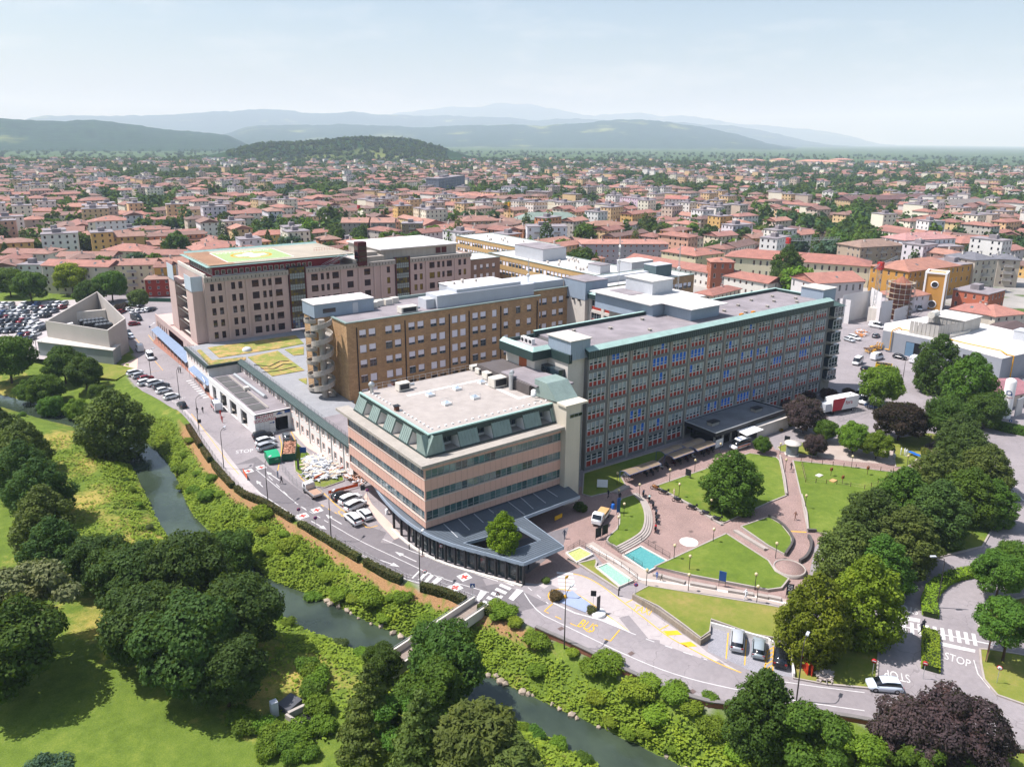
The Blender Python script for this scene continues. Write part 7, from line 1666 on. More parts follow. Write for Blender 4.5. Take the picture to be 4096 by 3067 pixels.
# orange stair tower with round windows
ot = empty('orange_stair_tower',(*(312.4,140.1),0),'orange stair tower with white corners and round windows','tower'); kk = kid(ot); q0 = (312.7,141.2); q1 = (314.9,134.4); ex = unit(sub2(q1,q0)); ey = (-ex[1],ex[0]); L = math.hypot(*sub2(q1,q0))
ORG = mat('orange_plaster','#bd8b45',.85,.06,.3,4); pts = [q0,q1,(q1[0] + ey[0] * 8,q1[1] + ey[1] * 8),(q0[0] + ey[0] * 8,q0[1] + ey[1] * 8)]
kk(MB().prism(pts,0,14.5),'tower_wall',ORG); cc = MB()
for p in pts: cc.oriented(p,ex,ey,.35,.35,0,15)
kk(cc,'white_corner',WHITE); m_ = MB(); ribbon(m_,pts + pts[:1],.8,14.51,15.2); kk(m_,'white_cornice',WHITE)
for zc,rr in ((10.2,1.1),(2.2,1.3)):
 m_ = MB().lathe([(rr + .35,0),(rr + .35,.12),(rr,.12)],n=20).build('round_window_frame',WHITE,ot,(q0[0] + ex[0] * L / 2 - ey[0] * .02 - q0[0] * 0 - ot.location[0],q0[1] + ex[1] * L / 2 - ey[1] * .02 - ot.location[1],zc)); m_.rotation_euler = (PI / 2,0,math.atan2(ex[1],ex[0]))
 g_ = MB().lathe([(rr,.05),(.001,.05)],n=20).build('round_window',GLASS_D,ot,m_.location); g_.rotation_euler = m_.rotation_euler
# tower cranes
def crane(base,h,label,jib,az,col,cat='crane'):
 o = empty('tower_crane',(*base,0),label,cat); mst = mat('crane_' + label.split()[0],col,.5,.1); m_ = MB()
 for dx in (-.6,.6):
  for dy in (-.6,.6): m_.tube((dx,dy,0),(dx,dy,h),.09,4)
 for z in range(0,int(h),2):
  for (a,b) in (((-.6,-.6),(.6,-.6)),((.6,-.6),(.6,.6)),((.6,.6),(-.6,.6)),((-.6,.6),(-.6,-.6))): m_.tube((*a,z),(*b,z + 1.8),.05,3)
 m_.build('mast',mst,o); j_ = MB()
 for s_,L in ((1,jib),(-1,jib * .3)):
  for y in (-.5,.5): j_.tube((0,y,h),(s_ * L,y,h),.08,4)
  j_.tube((0,0,h + 1.1),(s_ * L,0,h + 1.1),.08,4)
  for i in range(int(L / 1.5)): x = s_ * i * 1.5; j_.tube((x,-.5,h),(x + s_ * .75,0,h + 1.1),.04,3); j_.tube((x + s_ * .75,0,h + 1.1),(x + s_ * 1.5,.5,h),.04,3)
 jj_ = j_.build('jib',mst,o); jj_.rotation_euler = (0,0,az)
 MB().box(-.9,.9,-.9,.9,h - 1.2,h + 1.6).build('cab',mat('crane_cab_' + label.split()[0],'#b5312a' if col != '#d39a24' else '#c98f1e',.5,.1),o)
 MB().box(-1.6,1.6,-1.6,1.6,0,5.5).build('ballast',CONC_L,o)
crane((273.3,140),21,'grey tower crane beside the scaffolded church',26,.25,'#8f9498'); crane((323,212.1),19,'silver tower crane with red cab behind the ward block roof',30,-.35,'#a4a8ab'); crane((333.2,454.3),19,'yellow tower crane behind the clinic wings',34,-.55,'#d39a24'); crane((248.9,533.1),15,'pale tower crane behind the precast hospital',30,-.85,'#9fa3a5')
# --- generic houses: nearest three hundred as things, the rest one mass
protos = []
for i in range(16):
 rg = random.Random(100 + i); w = rg.uniform(11,21) if i not in (5,8,11,14) else rg.uniform(26,38); d = rg.uniform(9,12.5); st = rg.choice((2,2,3,3,4) if i > 2 else (5,)); h = st * 3.1; kd = rg.choice(('hip','hip','gable','gable','hip')) if i > 3 else 'flat'
 mb,wins = house_parts(w,d,h,st,kd,i); wm = mb.mesh('wall',WALLM); pn = MB()
 for a,d_,(u0,u1,z0,z1) in wins:
  n_ = (d_[1],-d_[0]); P_ = lambda u,z: (a[0] + d_[0] * u - n_[0] * .14,a[1] + d_[1] * u - n_[1] * .14,z); pn.quad(P_(u0,z0),P_(u1,z0),P_(u1,z1),P_(u0,z1))
 rm = roof_mesh(w,d,h,kd); ch_ = MB(); x = w * .35; ch_.box(x - .35,x + .35,d * .4,d * .4 + .7,h,h + min(w,d) * .18 + 1.2)
 protos.append((w,d,h,wm,pn.mesh('window_panes',HGLASS),rm.mesh('roof',TILEM if kd != 'flat' else GRAVEL),ch_.mesh('chimney',CONC_L),wins,rm,kd,st))
hosp_keep = [((20,345),32),((50,345),28),((-20,350),40),((75,335),22),((100,130),62),((160,130),62),((110,215),55),((75,190),45),((180,220),55),((190,160),40),((60,250),45),((200,90),60),((245,95),42),((25,290),60),((-30,320),60),((15,270),40),((-20,250),80),((200,280),30),((260,130),30),((120,60),80),((260,60),40),((290,90),30)]
def blocked(x,y,r):
 for c,k_ in hosp_keep:
  if math.hypot(x - c[0],y - c[1]) < k_ + r * .5: return True
 for c,k_ in FOOT:
  if math.hypot(x - c[0],y - c[1]) < k_ * .8 + r * .75: return True
 return False
cand = []
trg = random.Random(5)
vaz = CAM_YAW
def field(x,y,s,seed):
 return float(vnoise(np.array([[x,y]]),s,seed)[0])
step = 18.5
gi = 0
xs_,ys_ = np.arange(-900,2600,step),np.arange(150,2700,step)
XX,YY = np.meshgrid(xs_,ys_); XY = np.column_stack([XX.ravel(),YY.ravel()]); XY = XY + nrng.uniform(-5,5,XY.shape)
dist_ = np.hypot(XY[:,0],XY[:,1]); azm = np.arctan2(XY[:,0],XY[:,1]) - vaz
wood = vnoise(XY,130,71) * .6 + vnoise(XY,45,72) * .5
ok = (np.abs(azm) < R(38)) & (dist_ > 250) & (dist_ < 2400)
dens_ = np.clip(1.2 - (dist_ - 250) / 1900,.16,1)
XY,dist_,wood,dens_ = XY[ok],dist_[ok],wood[ok],dens_[ok]
rd = nrng.random(len(XY)); order = np.argsort(dist_)
HOUSES,TREESPOTS = [],[]
for i in order:
 x,y = XY[i]
 if dist_[i] < 620 and blocked(x,y,9):
  continue
 if wood[i] > (.7 if dist_[i] < 800 else .62) or rd[i] > dens_[i] * (.95 if dist_[i] < 800 else .86): TREESPOTS += [(x + trg.uniform(-8,8),y + trg.uniform(-8,8),dist_[i]) for _ in range(2 if dist_[i] < 600 else 3)]
 else:
  HOUSES.append((x,y,dist_[i]))
  if rd[i] < .85 * dens_[i]: TREESPOTS.append((x + 9.5,y + 9.5,dist_[i] + 9))
where = lambda x,y: ('on the left behind the helipad building' if math.atan2(x,y) - vaz < R(-12) else 'in the middle behind the clinic wings' if math.atan2(x,y) - vaz < R(9) else 'on the right behind the ward block')
CNAME = {'#d9cbb0': 'beige','#e2ddd3': 'off white','#cfa96a': 'ochre','#d8b98c': 'sand coloured','#dcdad6': 'white','#c9b7a4': 'greige','#d4a58c': 'salmon','#e6dfc9': 'cream','#b9b2a8': 'grey','#d9c28f': 'pale yellow','#c98f66': 'terracotta','#d5cfd2': 'pale lilac'}
n_h = 0; far_w = {}
CNT = {}
for _,l_ in LAND: CNT[l_] = CNT.get(l_,0) + 1
LM = [(p,l_) for p,l_ in LAND if CNT[l_] == 1 and len(l_.split()) > 2]
fx,fy = math.sin(vaz),math.cos(vaz)
def relation(x,y):
 p,l_ = min(LM,key=lambda q: math.hypot(q[0][0] - x,q[0][1] - y)); dx,dy = x - p[0],y - p[1]; f_,r_ = dx * fx + dy * fy,dx * fy - dy * fx
 far_ = 'far ' if math.hypot(dx,dy) > 110 else ''
 return far_ + (('behind' if f_ > 0 else 'in front of') if abs(f_) > abs(r_) else ('right of' if r_ > 0 else 'left of')) + ' the ' + l_
far_walls,far_roofs = MB(),MB()
for (x,y,dd) in HOUSES:
 pi_ = trg.randrange(16) if trg.random() < .8 else trg.randrange(4,16); w,d,h,wm,pm,rm,cm,wl2,rmb,kd,st = protos[pi_]
 base_a = .55 + (vaz) * 0 + round(field(x,y,260,77) * 3) * .26 - .9; rz = base_a + trg.choice((0,0,PI / 2)) + trg.uniform(-.06,.06)
 wc,rc = trg.choice(WALLC),trg.choice(ROOFC)
 if n_h < 235:
  sc_ = (w / 2,d / 2); cx2 = x - math.cos(rz) * w / 2 + math.sin(rz) * d / 2; cy3 = y - math.sin(rz) * w / 2 - math.cos(rz) * d / 2
  kn = {'hip': 'hip roofed','gable': 'gable roofed','flat': 'flat roofed'}[kd]
  o = empty('house',(cx2,cy3,0),'%s %s %s storey house %s' % (CNAME[wc],kn,{2: 'two',3: 'three',4: 'four',5: 'five'}[st],relation(x,y)),'house','town houses ' + relation(x,y),rz)
  if n_h < 45:
   for a,d_,(u0,u1,z0,z1) in wl2: set_window(o,a,d_,u0,z0,u1 - u0,z1 - z0,(WHITE,HGLASS),.13,1)
  for mesh_,nm,c in ((wm,'wall',wc),(rm,'roof',rc),(pm if n_h >= 45 else None,'window_panes',None),(cm,'chimney',None)):
   if mesh_ is None: continue
   p = put(mesh_,nm,o,kind='stuff' if nm == 'window_panes' else None)
   if c: p.color = rgba(c)
  n_h += 1
 else:
  c_,s_ = math.cos(rz),math.sin(rz); T_ = lambda p: (x + c_ * (p[0] - w / 2) - s_ * (p[1] - d / 2),y + s_ * (p[0] - w / 2) + c_ * (p[1] - d / 2),p[2])
  key = WALLC.index(wc) % 4
  bx_ = MB().box(0,w,0,d,-.3,h)
  far_w.setdefault(('w',key),MB()).add([T_(p) for p in bx_.v],bx_.f)
  if dd < 1300:
   for side in range(2):
    n_ = max(2,int((w if side == 0 else d) / 3.2))
    for s2 in range(st):
     for i_ in range(n_):
      u = (w if side == 0 else d) * (i_ + .5) / n_; z0 = s2 * h / st + 1.0; z1 = z0 + 1.4
      q = [(u - .5,-.04,z0),(u + .5,-.04,z0),(u + .5,-.04,z1),(u - .5,-.04,z1)] if side == 0 else [(-.04,u + .5,z0),(-.04,u - .5,z0),(-.04,u - .5,z1),(-.04,u + .5,z1)]
      far_w.setdefault(('g',0),MB()).add([T_(p) for p in q],[(0,1,2,3)])
  far_w.setdefault(('r',ROOFC.index(rc) % 3 if kd != 'flat' else 3),MB()).add([T_(p) for p in rmb.v],rmb.f)
ft = empty('distant_town',(0,0,0),'distant mass of small town houses with clay tile roofs','town'); ft['kind'] = 'stuff'
for (a,b),m_ in far_w.items():
 mt = HGLASS if a == 'g' else (GRAVEL if (a,b) == ('r',3) else TILEM if a == 'r' else WALLM); o = m_.build({'w': 'far_walls','r': 'far_roofs','g': 'far_windows'}[a],mt,ft,kind='stuff'); o.color = rgba((WALLC[b * 2 + 1] if a == 'w' else ROOFC[min(8,b * 3)]) if a != 'g' else '#20262a')
# --- town trees
n_t = 0; FT = {}
for (x,y,dd) in sorted(TREESPOTS,key=lambda t_: t_[2]):
 if dd < 620 and blocked(x,y,4): continue
 kd = trg.choice(('broad_far','broad_far','broad_far','airy_far','cone_far','column_far')); r = trg.uniform(4,7) * (1 if 'broad' in kd or 'airy' in kd else .6)
 col = trg.choice((G_DARK,G_MID,G_DARK,G_OLIVE,G_BLUE,G_LIGHT,G_DEEP))
 if n_t < 165:
  tree((x,y),r,kd,col,{G_DARK: 'dark ',G_MID: 'green ',G_OLIVE: 'olive ',G_BLUE: 'bluish ',G_LIGHT: 'pale green ',G_DEEP: 'deep green '}[col] + {'broad_far': 'round tree','airy_far': 'loose tree','cone_far': 'conifer','column_far': 'narrow tree'}[kd] + ' ' + relation(x,y),'town trees ' + relation(x,y),z=0,lift=r * .3); n_t += 1
 else: FT.setdefault(trg.randrange(3),[]).append((x,y,r,kd))
# far woods and tree lines out to the foot of the hills
for i in range(2300):
 dd = 900 + 3600 * trg.random() ** 1.1; a = vaz + trg.uniform(-R(40),R(40)); x,y = dd * math.sin(a),dd * math.cos(a)
 if field(x,y,240,81) * .6 + field(x,y,70,82) * .5 > .5 or dd > 2200: FT.setdefault(i % 3,[]).append((x,y,trg.uniform(5,8.5),'broad_far'))
for i in range(1500):
 a_,b_ = trg.randrange(40,219),trg.randrange(2,12); v0,v1,v2 = KNOLL[a_,b_],KNOLL[a_ + 1,b_],KNOLL[a_,b_ + 1]; u_,w_ = trg.random(),trg.random(); p = v0 + (v1 - v0) * u_ + (v2 - v0) * w_
 if p[2] > 2 and field(p[0],p[1],120,91) > .3: FT.setdefault(i % 3,[]).append((p[0],p[1],trg.uniform(4,7.5),'broad_far',p[2] - 1))
lowc = []
for s in (51,52,53):
 rg = np.random.default_rng(s); lob = [(rg.uniform(-.45,.45),rg.uniform(-.45,.45),.75 + rg.uniform(-.3,.5),rg.uniform(.4,.6),rg.uniform(.4,.6),rg.uniform(.4,.55)) for _ in range(6)]
 P,N = lobe_points(lob,150,rg,.05); lowc.append((P[:80],N[:80]))
for k_,lst in FT.items():
 P,N = [],[]
 for j_,(x,y,r,kd,*zz) in enumerate(lst):
  p,n_ = lowc[j_ % 3]; P.append(p * (r,r,r * (1.0 if 'broad' in kd else 1.6)) + (x,y,zz[0] if zz else 0)); N.append(n_)
 V,Q = leaves_at(np.concatenate(P),np.concatenate(N),2.6,np.random.default_rng(k_),jit=.5); o = put(np_mesh('distant_trees',V,Q,LEAF),'distant_trees',kind='stuff',label='distant mass of dark green trees between town and hills',cat='trees'); o.color = rgba((G_DARK,G_MID,(.036,.072,.022))[k_])

# ------------------------------------------------------------------ vehicles
PAINT = mat('car_paint','#ffffff',.25,.03,.5,3,spec=.6,objcol=True)
CARGL = glass('car_glass','#12171c',.05); TYRE = mat('tyre','#17171a',.9,.1); RIMM = mat('wheel_rim','#9b9da0',.35,.05,metal=.6)
HEADL = mat('headlight','#dfe3e6',.1,.02,spec=.8); TAILL = mat('tail_light','#8e1512',.2,.05,spec=.6); TRIM = mat('black_trim','#1b1c1e',.6,.1)
def loft(mb,secs,close=True):
 """secs: rings of equal length along the body"""
 n = len(secs[0]); o = []
 for s in secs: o += s
 fs = [(k_ * n + i,k_ * n + (i + 1) % n,(k_ + 1) * n + (i + 1) % n,(k_ + 1) * n + i) for k_ in range(len(secs) - 1) for i in range(n)]
 mb.add(o,[f[::-1] for f in fs],True)
 if close: mb.add(o,[tuple(range(n)),tuple(range((len(secs) - 1) * n,len(secs) * n))[::-1]])
CT = {'hatch': (4.1,.88,[(-2.05,.45,.72,.7),(-1.95,.3,.92,.84),(-1.0,.22,.96,.88),(.7,.22,.93,.88),(1.5,.24,.84,.86),(1.95,.3,.72,.8),(2.05,.4,.6,.66)],[(-1.93,.9,.74),(-1.6,1.4,.66),(-.9,1.47,.68),(.0,1.44,.68),(.55,1.3,.7),(1.15,.92,.76)]),
      'suv': (4.55,.92,[(-2.25,.5,.85,.74),(-2.15,.35,1.05,.88),(-1.1,.28,1.1,.92),(.8,.28,1.06,.92),(1.7,.3,1.0,.9),(2.15,.38,.85,.84),(2.27,.5,.7,.7)],[(-2.15,1.02,.78),(-1.9,1.55,.7),(-1.0,1.66,.72),(.2,1.62,.72),(.65,1.5,.74),(1.3,1.05,.8)]),
      'van': (5.2,.98,[(-2.6,.5,1.2,.92),(-2.55,.3,1.25,.97),(-1.0,.28,1.25,.98),(1.0,.28,1.2,.98),(2.0,.3,1.05,.95),(2.5,.4,.85,.85),(2.6,.5,.7,.74)],[(-2.58,1.2,.93),(-2.55,2.2,.86),(-1,2.3,.87),(.7,2.25,.86),(1.1,2.1,.84),(1.95,1.1,.86)])}
CM = {}
for nm,(L,hw,body,cab) in CT.items():
 mb = MB(); secs = []
 for x,zb,zt,w in body: secs.append([(x,-w * .94,zb),(x,-w,(zb + zt) / 2),(x,-w * .93,zt),(x,0,zt + .04),(x,w * .93,zt),(x,w,(zb + zt) / 2),(x,w * .94,zb),(x,0,zb)])
 loft(mb,secs); bodym = mb.mesh('body',PAINT); g = MB(); r = MB()
 zb = cab[0][1] - .06; secs = [[(x,-min(w + .12,hw * .95) if z < 1.2 or nm != 'van' else -w,zb),(x,-w,z),(x,w,z),(x,min(w + .12,hw * .95),zb)] for x,z,w in cab]
 loft(g,secs)
 top = cab[1:-1] if nm != 'van' else cab[:-1]
 loft(r,[[(x,-w * .98,z - .05),(x,-w * .9,z + .035),(x,w * .9,z + .035),(x,w * .98,z - .05)] for x,z,w in top[:-1] + [top[-1]]])
 if nm == 'van': r.add([(x,s * (w + .005),zz) for s in (-1,1) for (x,z,w) in cab[:4] for zz in (1.15,z)],[(0,2,3,1),(2,4,5,3),(9,11,10,8),(11,13,12,10)]); r.add([(-2.6,-.9,1.15),(-2.6,.9,1.15),(-2.57,.84,2.2),(-2.57,-.84,2.2)],[(0,3,2,1)])
 pil = MB()
 CM[nm] = (bodym,g.mesh('windows',CARGL),r.mesh('roof',PAINT),L,hw)
wm = MB(); wm.use(0).lathe([(.2,-.1),(.31,-.1),(.33,-.04),(.33,.06),(.31,.1),(.2,.1)],n=14); wm.use(1).lathe([(.2,.08),(.05,.1),(.001,.1)],n=14); wm.lathe([(.001,-.1),(.05,-.1),(.2,-.08)],n=14)
WHEEL = wm.mesh('wheel',[TYRE,RIMM]); HLM = MB().box(-.05,.05,-.17,.17,-.07,.07).mesh('headlight',HEADL); TLM = MB().box(-.04,.04,-.14,.14,-.1,.1).mesh('tail_light',TAILL)
WHITEC,BLACKC,SILV,GREYC,REDC,BLUEC = '#dfe0e0','#14161a','#a9adb0','#5c6166','#7e1420','#1e3a66'
def vehicle(kind,p,q,col,label,group=None,name='car',cat='car',lights=True,z=0.03):
 """p: centre on the ground, q: a point it faces"""
 bm_,gm,rm,L,hw = CM[kind]; rz = math.atan2(q[1] - p[1],q[0] - p[0]); o = empty(name,(p[0],p[1],z),label,cat,group,rz)
 for me,nm in ((bm_,'body'),(gm,'windows'),(rm,'roof')): put(me,nm,o).color = rgba(col)
 for x in (-L * .3,L * .31):
  for s in (-1,1): w = put(WHEEL,'wheel',o,(x,s * (hw - .1),.33)); w.rotation_euler = (PI / 2,0,0)
 if lights:
  zt = .72 if kind == 'hatch' else .88
  for s in (-1,1): put(HLM,'headlight',o,(L / 2 - .09,s * hw * .66,zt - .08)); put(TLM,'tail_light',o,(-L / 2 + .07,s * hw * .74,zt + .08))
 return o
V = vehicle
V('hatch',(50.7,121.5),(54.2,122),BLACKC,'black car nearest the orange barrier beams by the pink office'); V('suv',(51.3,119.2),(54.3,119.8),WHITEC,'white car second from the orange barrier beams'); V('suv',(51,116.4),(53.8,117.2),WHITEC,'white car third from the orange barrier beams'); V('suv',(48.6,112),(48.5,115.6),WHITEC,'white car nearest the road of the angled pair'); V('hatch',(51,112.4),(51.1,115.6),WHITEC,'white hatchback nearest the pavement of the angled pair')
V('hatch',(52.7,155.8),(54.2,161.2),GREYC,'grey car on the ramp below the emergency garage'); V('suv',(47.1,152.5),(50.1,153.2),SILV,'silver car beside the covered green skip'); V('suv',(47.9,155.5),(50.8,155.9),WHITEC,'white car below the emergency sign'); V('suv',(48.5,159.2),(51.1,159),BLACKC,'dark car right under the emergency sign')
ROW = [((34.7,226.1),'suv',WHITEC,'white'),((35.2,222.8),'hatch',SILV,'silver'),((36.2,219.2),'hatch',REDC,'dark red'),((35.4,215.1),'suv',WHITEC,'white'),((37.2,213.2),'suv',WHITEC,'white'),((38,209.7),'suv',GREYC,'dark grey'),((37.8,205.4),'hatch',WHITEC,'white'),((38.3,199.2),'hatch',WHITEC,'small white'),((38.9,190.9),'hatch',BLACKC,'black')]
for i,(p,k_,c,nm) in enumerate(ROW): V(k_,p,(p[0] + 3,p[1] + .9) if i < 8 else (38.9,194.6),c,'%s car %s in the row above the big olive tree' % (nm,('farthest away','second','third','fourth','fifth','sixth','seventh','eighth','nearest the hedge')[i]),'cars in the row beside the street')
V('van',(41.7,241.1),(41.3,234),WHITEC,'white high roofed ambulance driving down the left street',name='ambulance',cat='ambulance'); V('van',(41,252.8),(41.3,259.3),WHITEC,'white van parked on the left street',name='van',cat='van'); V('hatch',(41.8,271.4),(41.9,265.9),'#c9d2dc','pale blue car below the black one on the left street'); V('hatch',(42.1,276.6),(42,270.4),BLACKC,'black car right of the wedge building'); V('van',(48.6,297.8),(51.7,289.7),'#1d2024','dark minibus right of the wedge building',name='minibus',cat='van'); V('hatch',(46.3,289.8),(50.1,289.7),REDC,'dark red car right of the wedge building')
V('suv',(76.02,51.34),(78.12,52.81),SILV,'silver estate car, leftmost of the three in the walled bay'); V('hatch',(77.09,48.74),(78.96,49.98),'#8d979b','grey hatchback, middle of the three in the walled bay'); V('suv',(78.01,46.02),(80.34,47.45),'#17191c','black car, rightmost of the three in the walled bay')
for k_,p,q,c,l in (('van',(215,113.2),(210.2,112.1),WHITEC,'white van at the ramp in the boiler yard'),('hatch',(210.7,107.9),(213.5,107.6),BLACKC,'black car behind the yellow skip'),('van',(224.9,112.4),(228.4,112.3),WHITEC,'white van in front of the grey boiler house wall'),('hatch',(231.4,108.6),(231.5,106.3),BLACKC,'black car in front of the blue gate'),('van',(231.5,103.9),(235.4,104.3),WHITEC,'white van right of the blue gate'),('hatch',(251.3,127),(255.8,127.8),GREYC,'grey car on the road to the church site'),('suv',(242.1,129.6),(241.7,127.1),WHITEC,'white pickup by the building site fence'),('hatch',(238.4,129.3),(237.8,127),SILV,'silver car by the building site fence'),('van',(264.6,134),(264.8,131.7),WHITEC,'white van beside the scaffolded church'),('van',(308.5,140.1),(302.8,136.4),WHITEC,'white van below the orange school'),('van',(182.9,93.1),(179.6,92.2),WHITEC,'white camper van behind the trailer'),('hatch',(180.5,89.5),(180.5,90.5),BLUEC,'dark blue car beside the camper van'),('van',(186.1,95.9),(184.2,95.6),WHITEC,'white van nearest the red and white trailer'),('hatch',(83.72,35.3),(83.1,35.88),'#c9d3de','pale car half hidden under the purple trees')): V(k_,p,q,c,l,name='van' if k_ == 'van' else 'car',cat='van' if k_ == 'van' else 'car')
def stripes(o,z0,z1,m,L=2.4,hw=.985,nm='stripe'):
 for s in (-1,1): MB().add([(-L,s * hw,z0),(L * .75,s * hw,z0),(L * .75,s * hw,z1),(-L,s * hw,z1)],[(0,1,2,3)]).build(nm,m,o)
am = V('van',(131.7,93.2),(128.2,93.4),WHITEC,'white ambulance with orange stripe beside the entrance awning',name='ambulance',cat='ambulance'); stripes(am,.75,1.0,mat('ambulance_orange','#d9661c',.5,.05)); MB().box(.2,.5,-.6,.6,2.28,2.4).build('light_bar',mat('sign_blue'),am)
am = V('van',(45.5,184.7),(45.9,189.6),WHITEC,'ambulance with red stripe and open rear doors at the emergency block',name='ambulance',cat='ambulance'); stripes(am,.7,1.05,mat('sign_red')); MB().box(.2,.5,-.6,.6,2.28,2.4).build('light_bar',mat('sign_blue'),am)
for s in (-1,1): MB().box(-3.4,-2.6,s * .92 - .03,s * .92 + .03,.5,2.1).build('rear_door',PAINT,am).color = rgba(WHITEC)
V('hatch',(50.2,165.5),(50,160),'#d9b51a','yellow and black car inside the emergency garage')
def truck(p,q,label,cabc,load):
 rz = math.atan2(q[1] - p[1],q[0] - p[0]); o = empty('flatbed_truck',(*p,.03),label,'truck',None,rz)
 mb = MB(); loft(mb,[[(x,-w,zb),(x,-w,zt),(x,w,zt),(x,w,zb)] for x,zb,zt,w in ((.9,.5,2.1,.9),(2.0,.5,2.15,.92),(2.45,.5,1.35,.93),(2.7,.55,1.1,.85))]); mb.build('cab',PAINT,o).color = rgba(cabc)
 MB().add([(2.06,-.8,2.05),(2.06,.8,2.05),(2.47,.82,1.38),(2.47,-.82,1.38)],[(0,3,2,1)]).build('windscreen',CARGL,o); MB().box(1.2,1.95,-.925,-.915,1.35,1.95).build('side_window',CARGL,o); MB().box(1.2,1.95,.925,.935,1.35,1.95).build('side_window',CARGL,o)
 MB().box(-2.7,.85,-1.0,1.0,.75,.85).build('load_bed',mat('bed_wood','#a98c78',.9,.15),o); sd_ = MB()
 MB().box(-2.6,2.2,-.45,.45,.45,.74).build('chassis',TRIM,o)
 for b in ((-2.7,.85,-1.02,-.96,.86,1.2),(-2.7,.85,.96,1.02,.86,1.2),(-2.72,-2.66,-.95,.95,.86,1.2),(.8,.88,-.95,.95,.86,1.8)): MB().box(*b).build('side_board',ALU,o)
 if load: MB().box(-2.3,.5,-.8,.8,.87,1.5).build('load',load,o)
 for x in (-1.7,1.75):
  for s in (-1,1): w = put(WHEEL,'wheel',o,(x,s * .85,.36),0,1.1); w.rotation_euler = (PI / 2,0,0)
truck((46.8,126.1),(46.5,131.1),'white flatbed truck with empty bed at the rubble heap',WHITEC,None); truck((84.4,87),(81.2,85.3),'white flatbed van with tan load on the plaza',WHITEC,mat('tan_sacks','#c49a68',.9,.15))
# cars in the left car park
cols_ = [(WHITEC,'white'),(BLACKC,'black'),(GREYC,'dark grey'),(SILV,'silver'),(BLACKC,'black'),(BLACKC,'black'),(WHITEC,'white'),(GREYC,'dark grey'),(SILV,'silver'),(REDC,'dark red'),(BLUEC,'dark blue'),(GREYC,'dark grey'),(WHITEC,'white')]
lot = [((7.3,355.9),(33.4,339.3),12),((6.8,346.1),(29.7,334.6),12),((6.4,337.4),(26.6,328.3),11),((6,328.5),(23.3,321.6),10),((5.6,320.5),(20.5,315),8),((5.2,312.4),(20,306.7),7),((6.1,303.8),(19.5,299.5),7),((11.4,293.5),(17.4,293.1),3),((11.9,286.7),(15.5,286.9),2),((44.3,311.8),(50.2,317.5),4),((50,328),(55.2,321.8),4),((49.4,310.7),(57.3,311.4),5)]
ORD = 'first second third fourth fifth sixth seventh eighth ninth tenth eleventh twelfth'.split()
for r,(a,b,n_) in enumerate(lot):
 cnt = 0
 for i in range(n_):
  if rng.random() < .08: continue
  t_ = (i + rng.uniform(.35,.65)) / n_; p = (a[0] + (b[0] - a[0]) * t_,a[1] + (b[1] - a[1]) * t_); c,nm = rng.choice(cols_); w_ = 'the crowded car park left of the wedge building' if r < 9 else 'the small car park behind the wedge building'
  V(rng.choice(('hatch','hatch','suv')),p,(p[0] + 2.4,p[1] + 3 + rng.uniform(-.3,.3)) if r % 2 else (p[0] - 2.4,p[1] - 3),c,'%s car, %s from left in row %s from back of %s' % (nm,ORD[cnt],'one two three four five six seven eight nine one two three'.split()[r],'crowded car park' if r < 9 else 'small car park'),'cars in ' + w_,lights=False); cnt += 1
# red and white trailer
tp,tq = (167.2,92.8),(176,91.1)
rz = math.atan2(tq[1] - tp[1],tq[0] - tp[0]); L = math.hypot(*sub2(tq,tp)); o = empty('exhibition_trailer',(*tp,0),'long white and red box trailer beside the entrance wing','trailer',None,rz)
MB().box(0,L,0,2.6,1.0,4.1).build('box_body',mat('white_paint'),o); MB().add([(.1,-.01,1.0),(L * .36,-.01,1.0),(L * .5,-.01,4.1),(.1,-.01,4.1)],[(0,1,2,3)]).build('red_side_panel',mat('trailer_red','#b01f2e',.4,.05),o); MB().box(L * .72,L * .8,.9,1.7,4.11,4.4).build('roof_unit',ACM,o)
text('trailer_lettering','fora',1.5,(L * .63,-.03,2.7),PI / 2,0,mat('trailer_red'),o,.01)
for x in (L * .82,L * .9):
 for y in (.15,2.4): w = put(WHEEL,'wheel',o,(x,y,.5),0,1.5); w.rotation_euler = (PI / 2,0,0)
MB().box(.3,1.0,.2,2.4,0,1.0).build('front_support',TRIM,o); MB().box(-2.0,-.05,.3,2.3,1.0,3.0).build('generator_box',METAL_G,o)
# motorcycles and bicycles
TOR = MB().lathe([(.22,-.05),(.3,-.06),(.32,0),(.3,.06),(.22,.05)],n=14).mesh('wheel',TYRE)
mb = MB(); loft(mb,[[(x,-w,zb),(x,-w,zt),(x,w,zt),(x,w,zb)] for x,zb,zt,w in ((-.75,.6,.8,.1),(-.3,.3,.78,.17),(.15,.28,.95,.2),(.45,.6,1.0,.15),(.62,.7,.95,.08))]); MOB = mb.mesh('fairing',PAINT)
MOS = MB().box(-.75,.05,-.15,.15,.78,.9).mesh('seat',TRIM); MOH = MB().tube((.5,-.35,1.1),(.5,.35,1.1),.03,5).tube((.62,0,.4),(.5,0,1.1),.04,5).tube((-.55,0,.35),(-.1,0,.5),.05,5).mesh('handlebar',TRIM); MOX = MB().box(-1.05,-.72,-.2,.2,.85,1.2).mesh('top_box',TRIM)
def moto(p,q,c,label,group,box=False):
 o = empty('motorcycle',(p[0],p[1],.03),label,'motorcycle',group,math.atan2(q[1] - p[1],q[0] - p[0])); o.rotation_euler[0] = .1
 put(MOB,'fairing',o).color = rgba(c); put(MOS,'seat',o); put(MOH,'handlebar',o)
 for x in (-.66,.66): put(TOR,'wheel',o,(x,0,.32)).rotation_euler = (PI / 2,0,0)
 if box: put(MOX,'top_box',o)
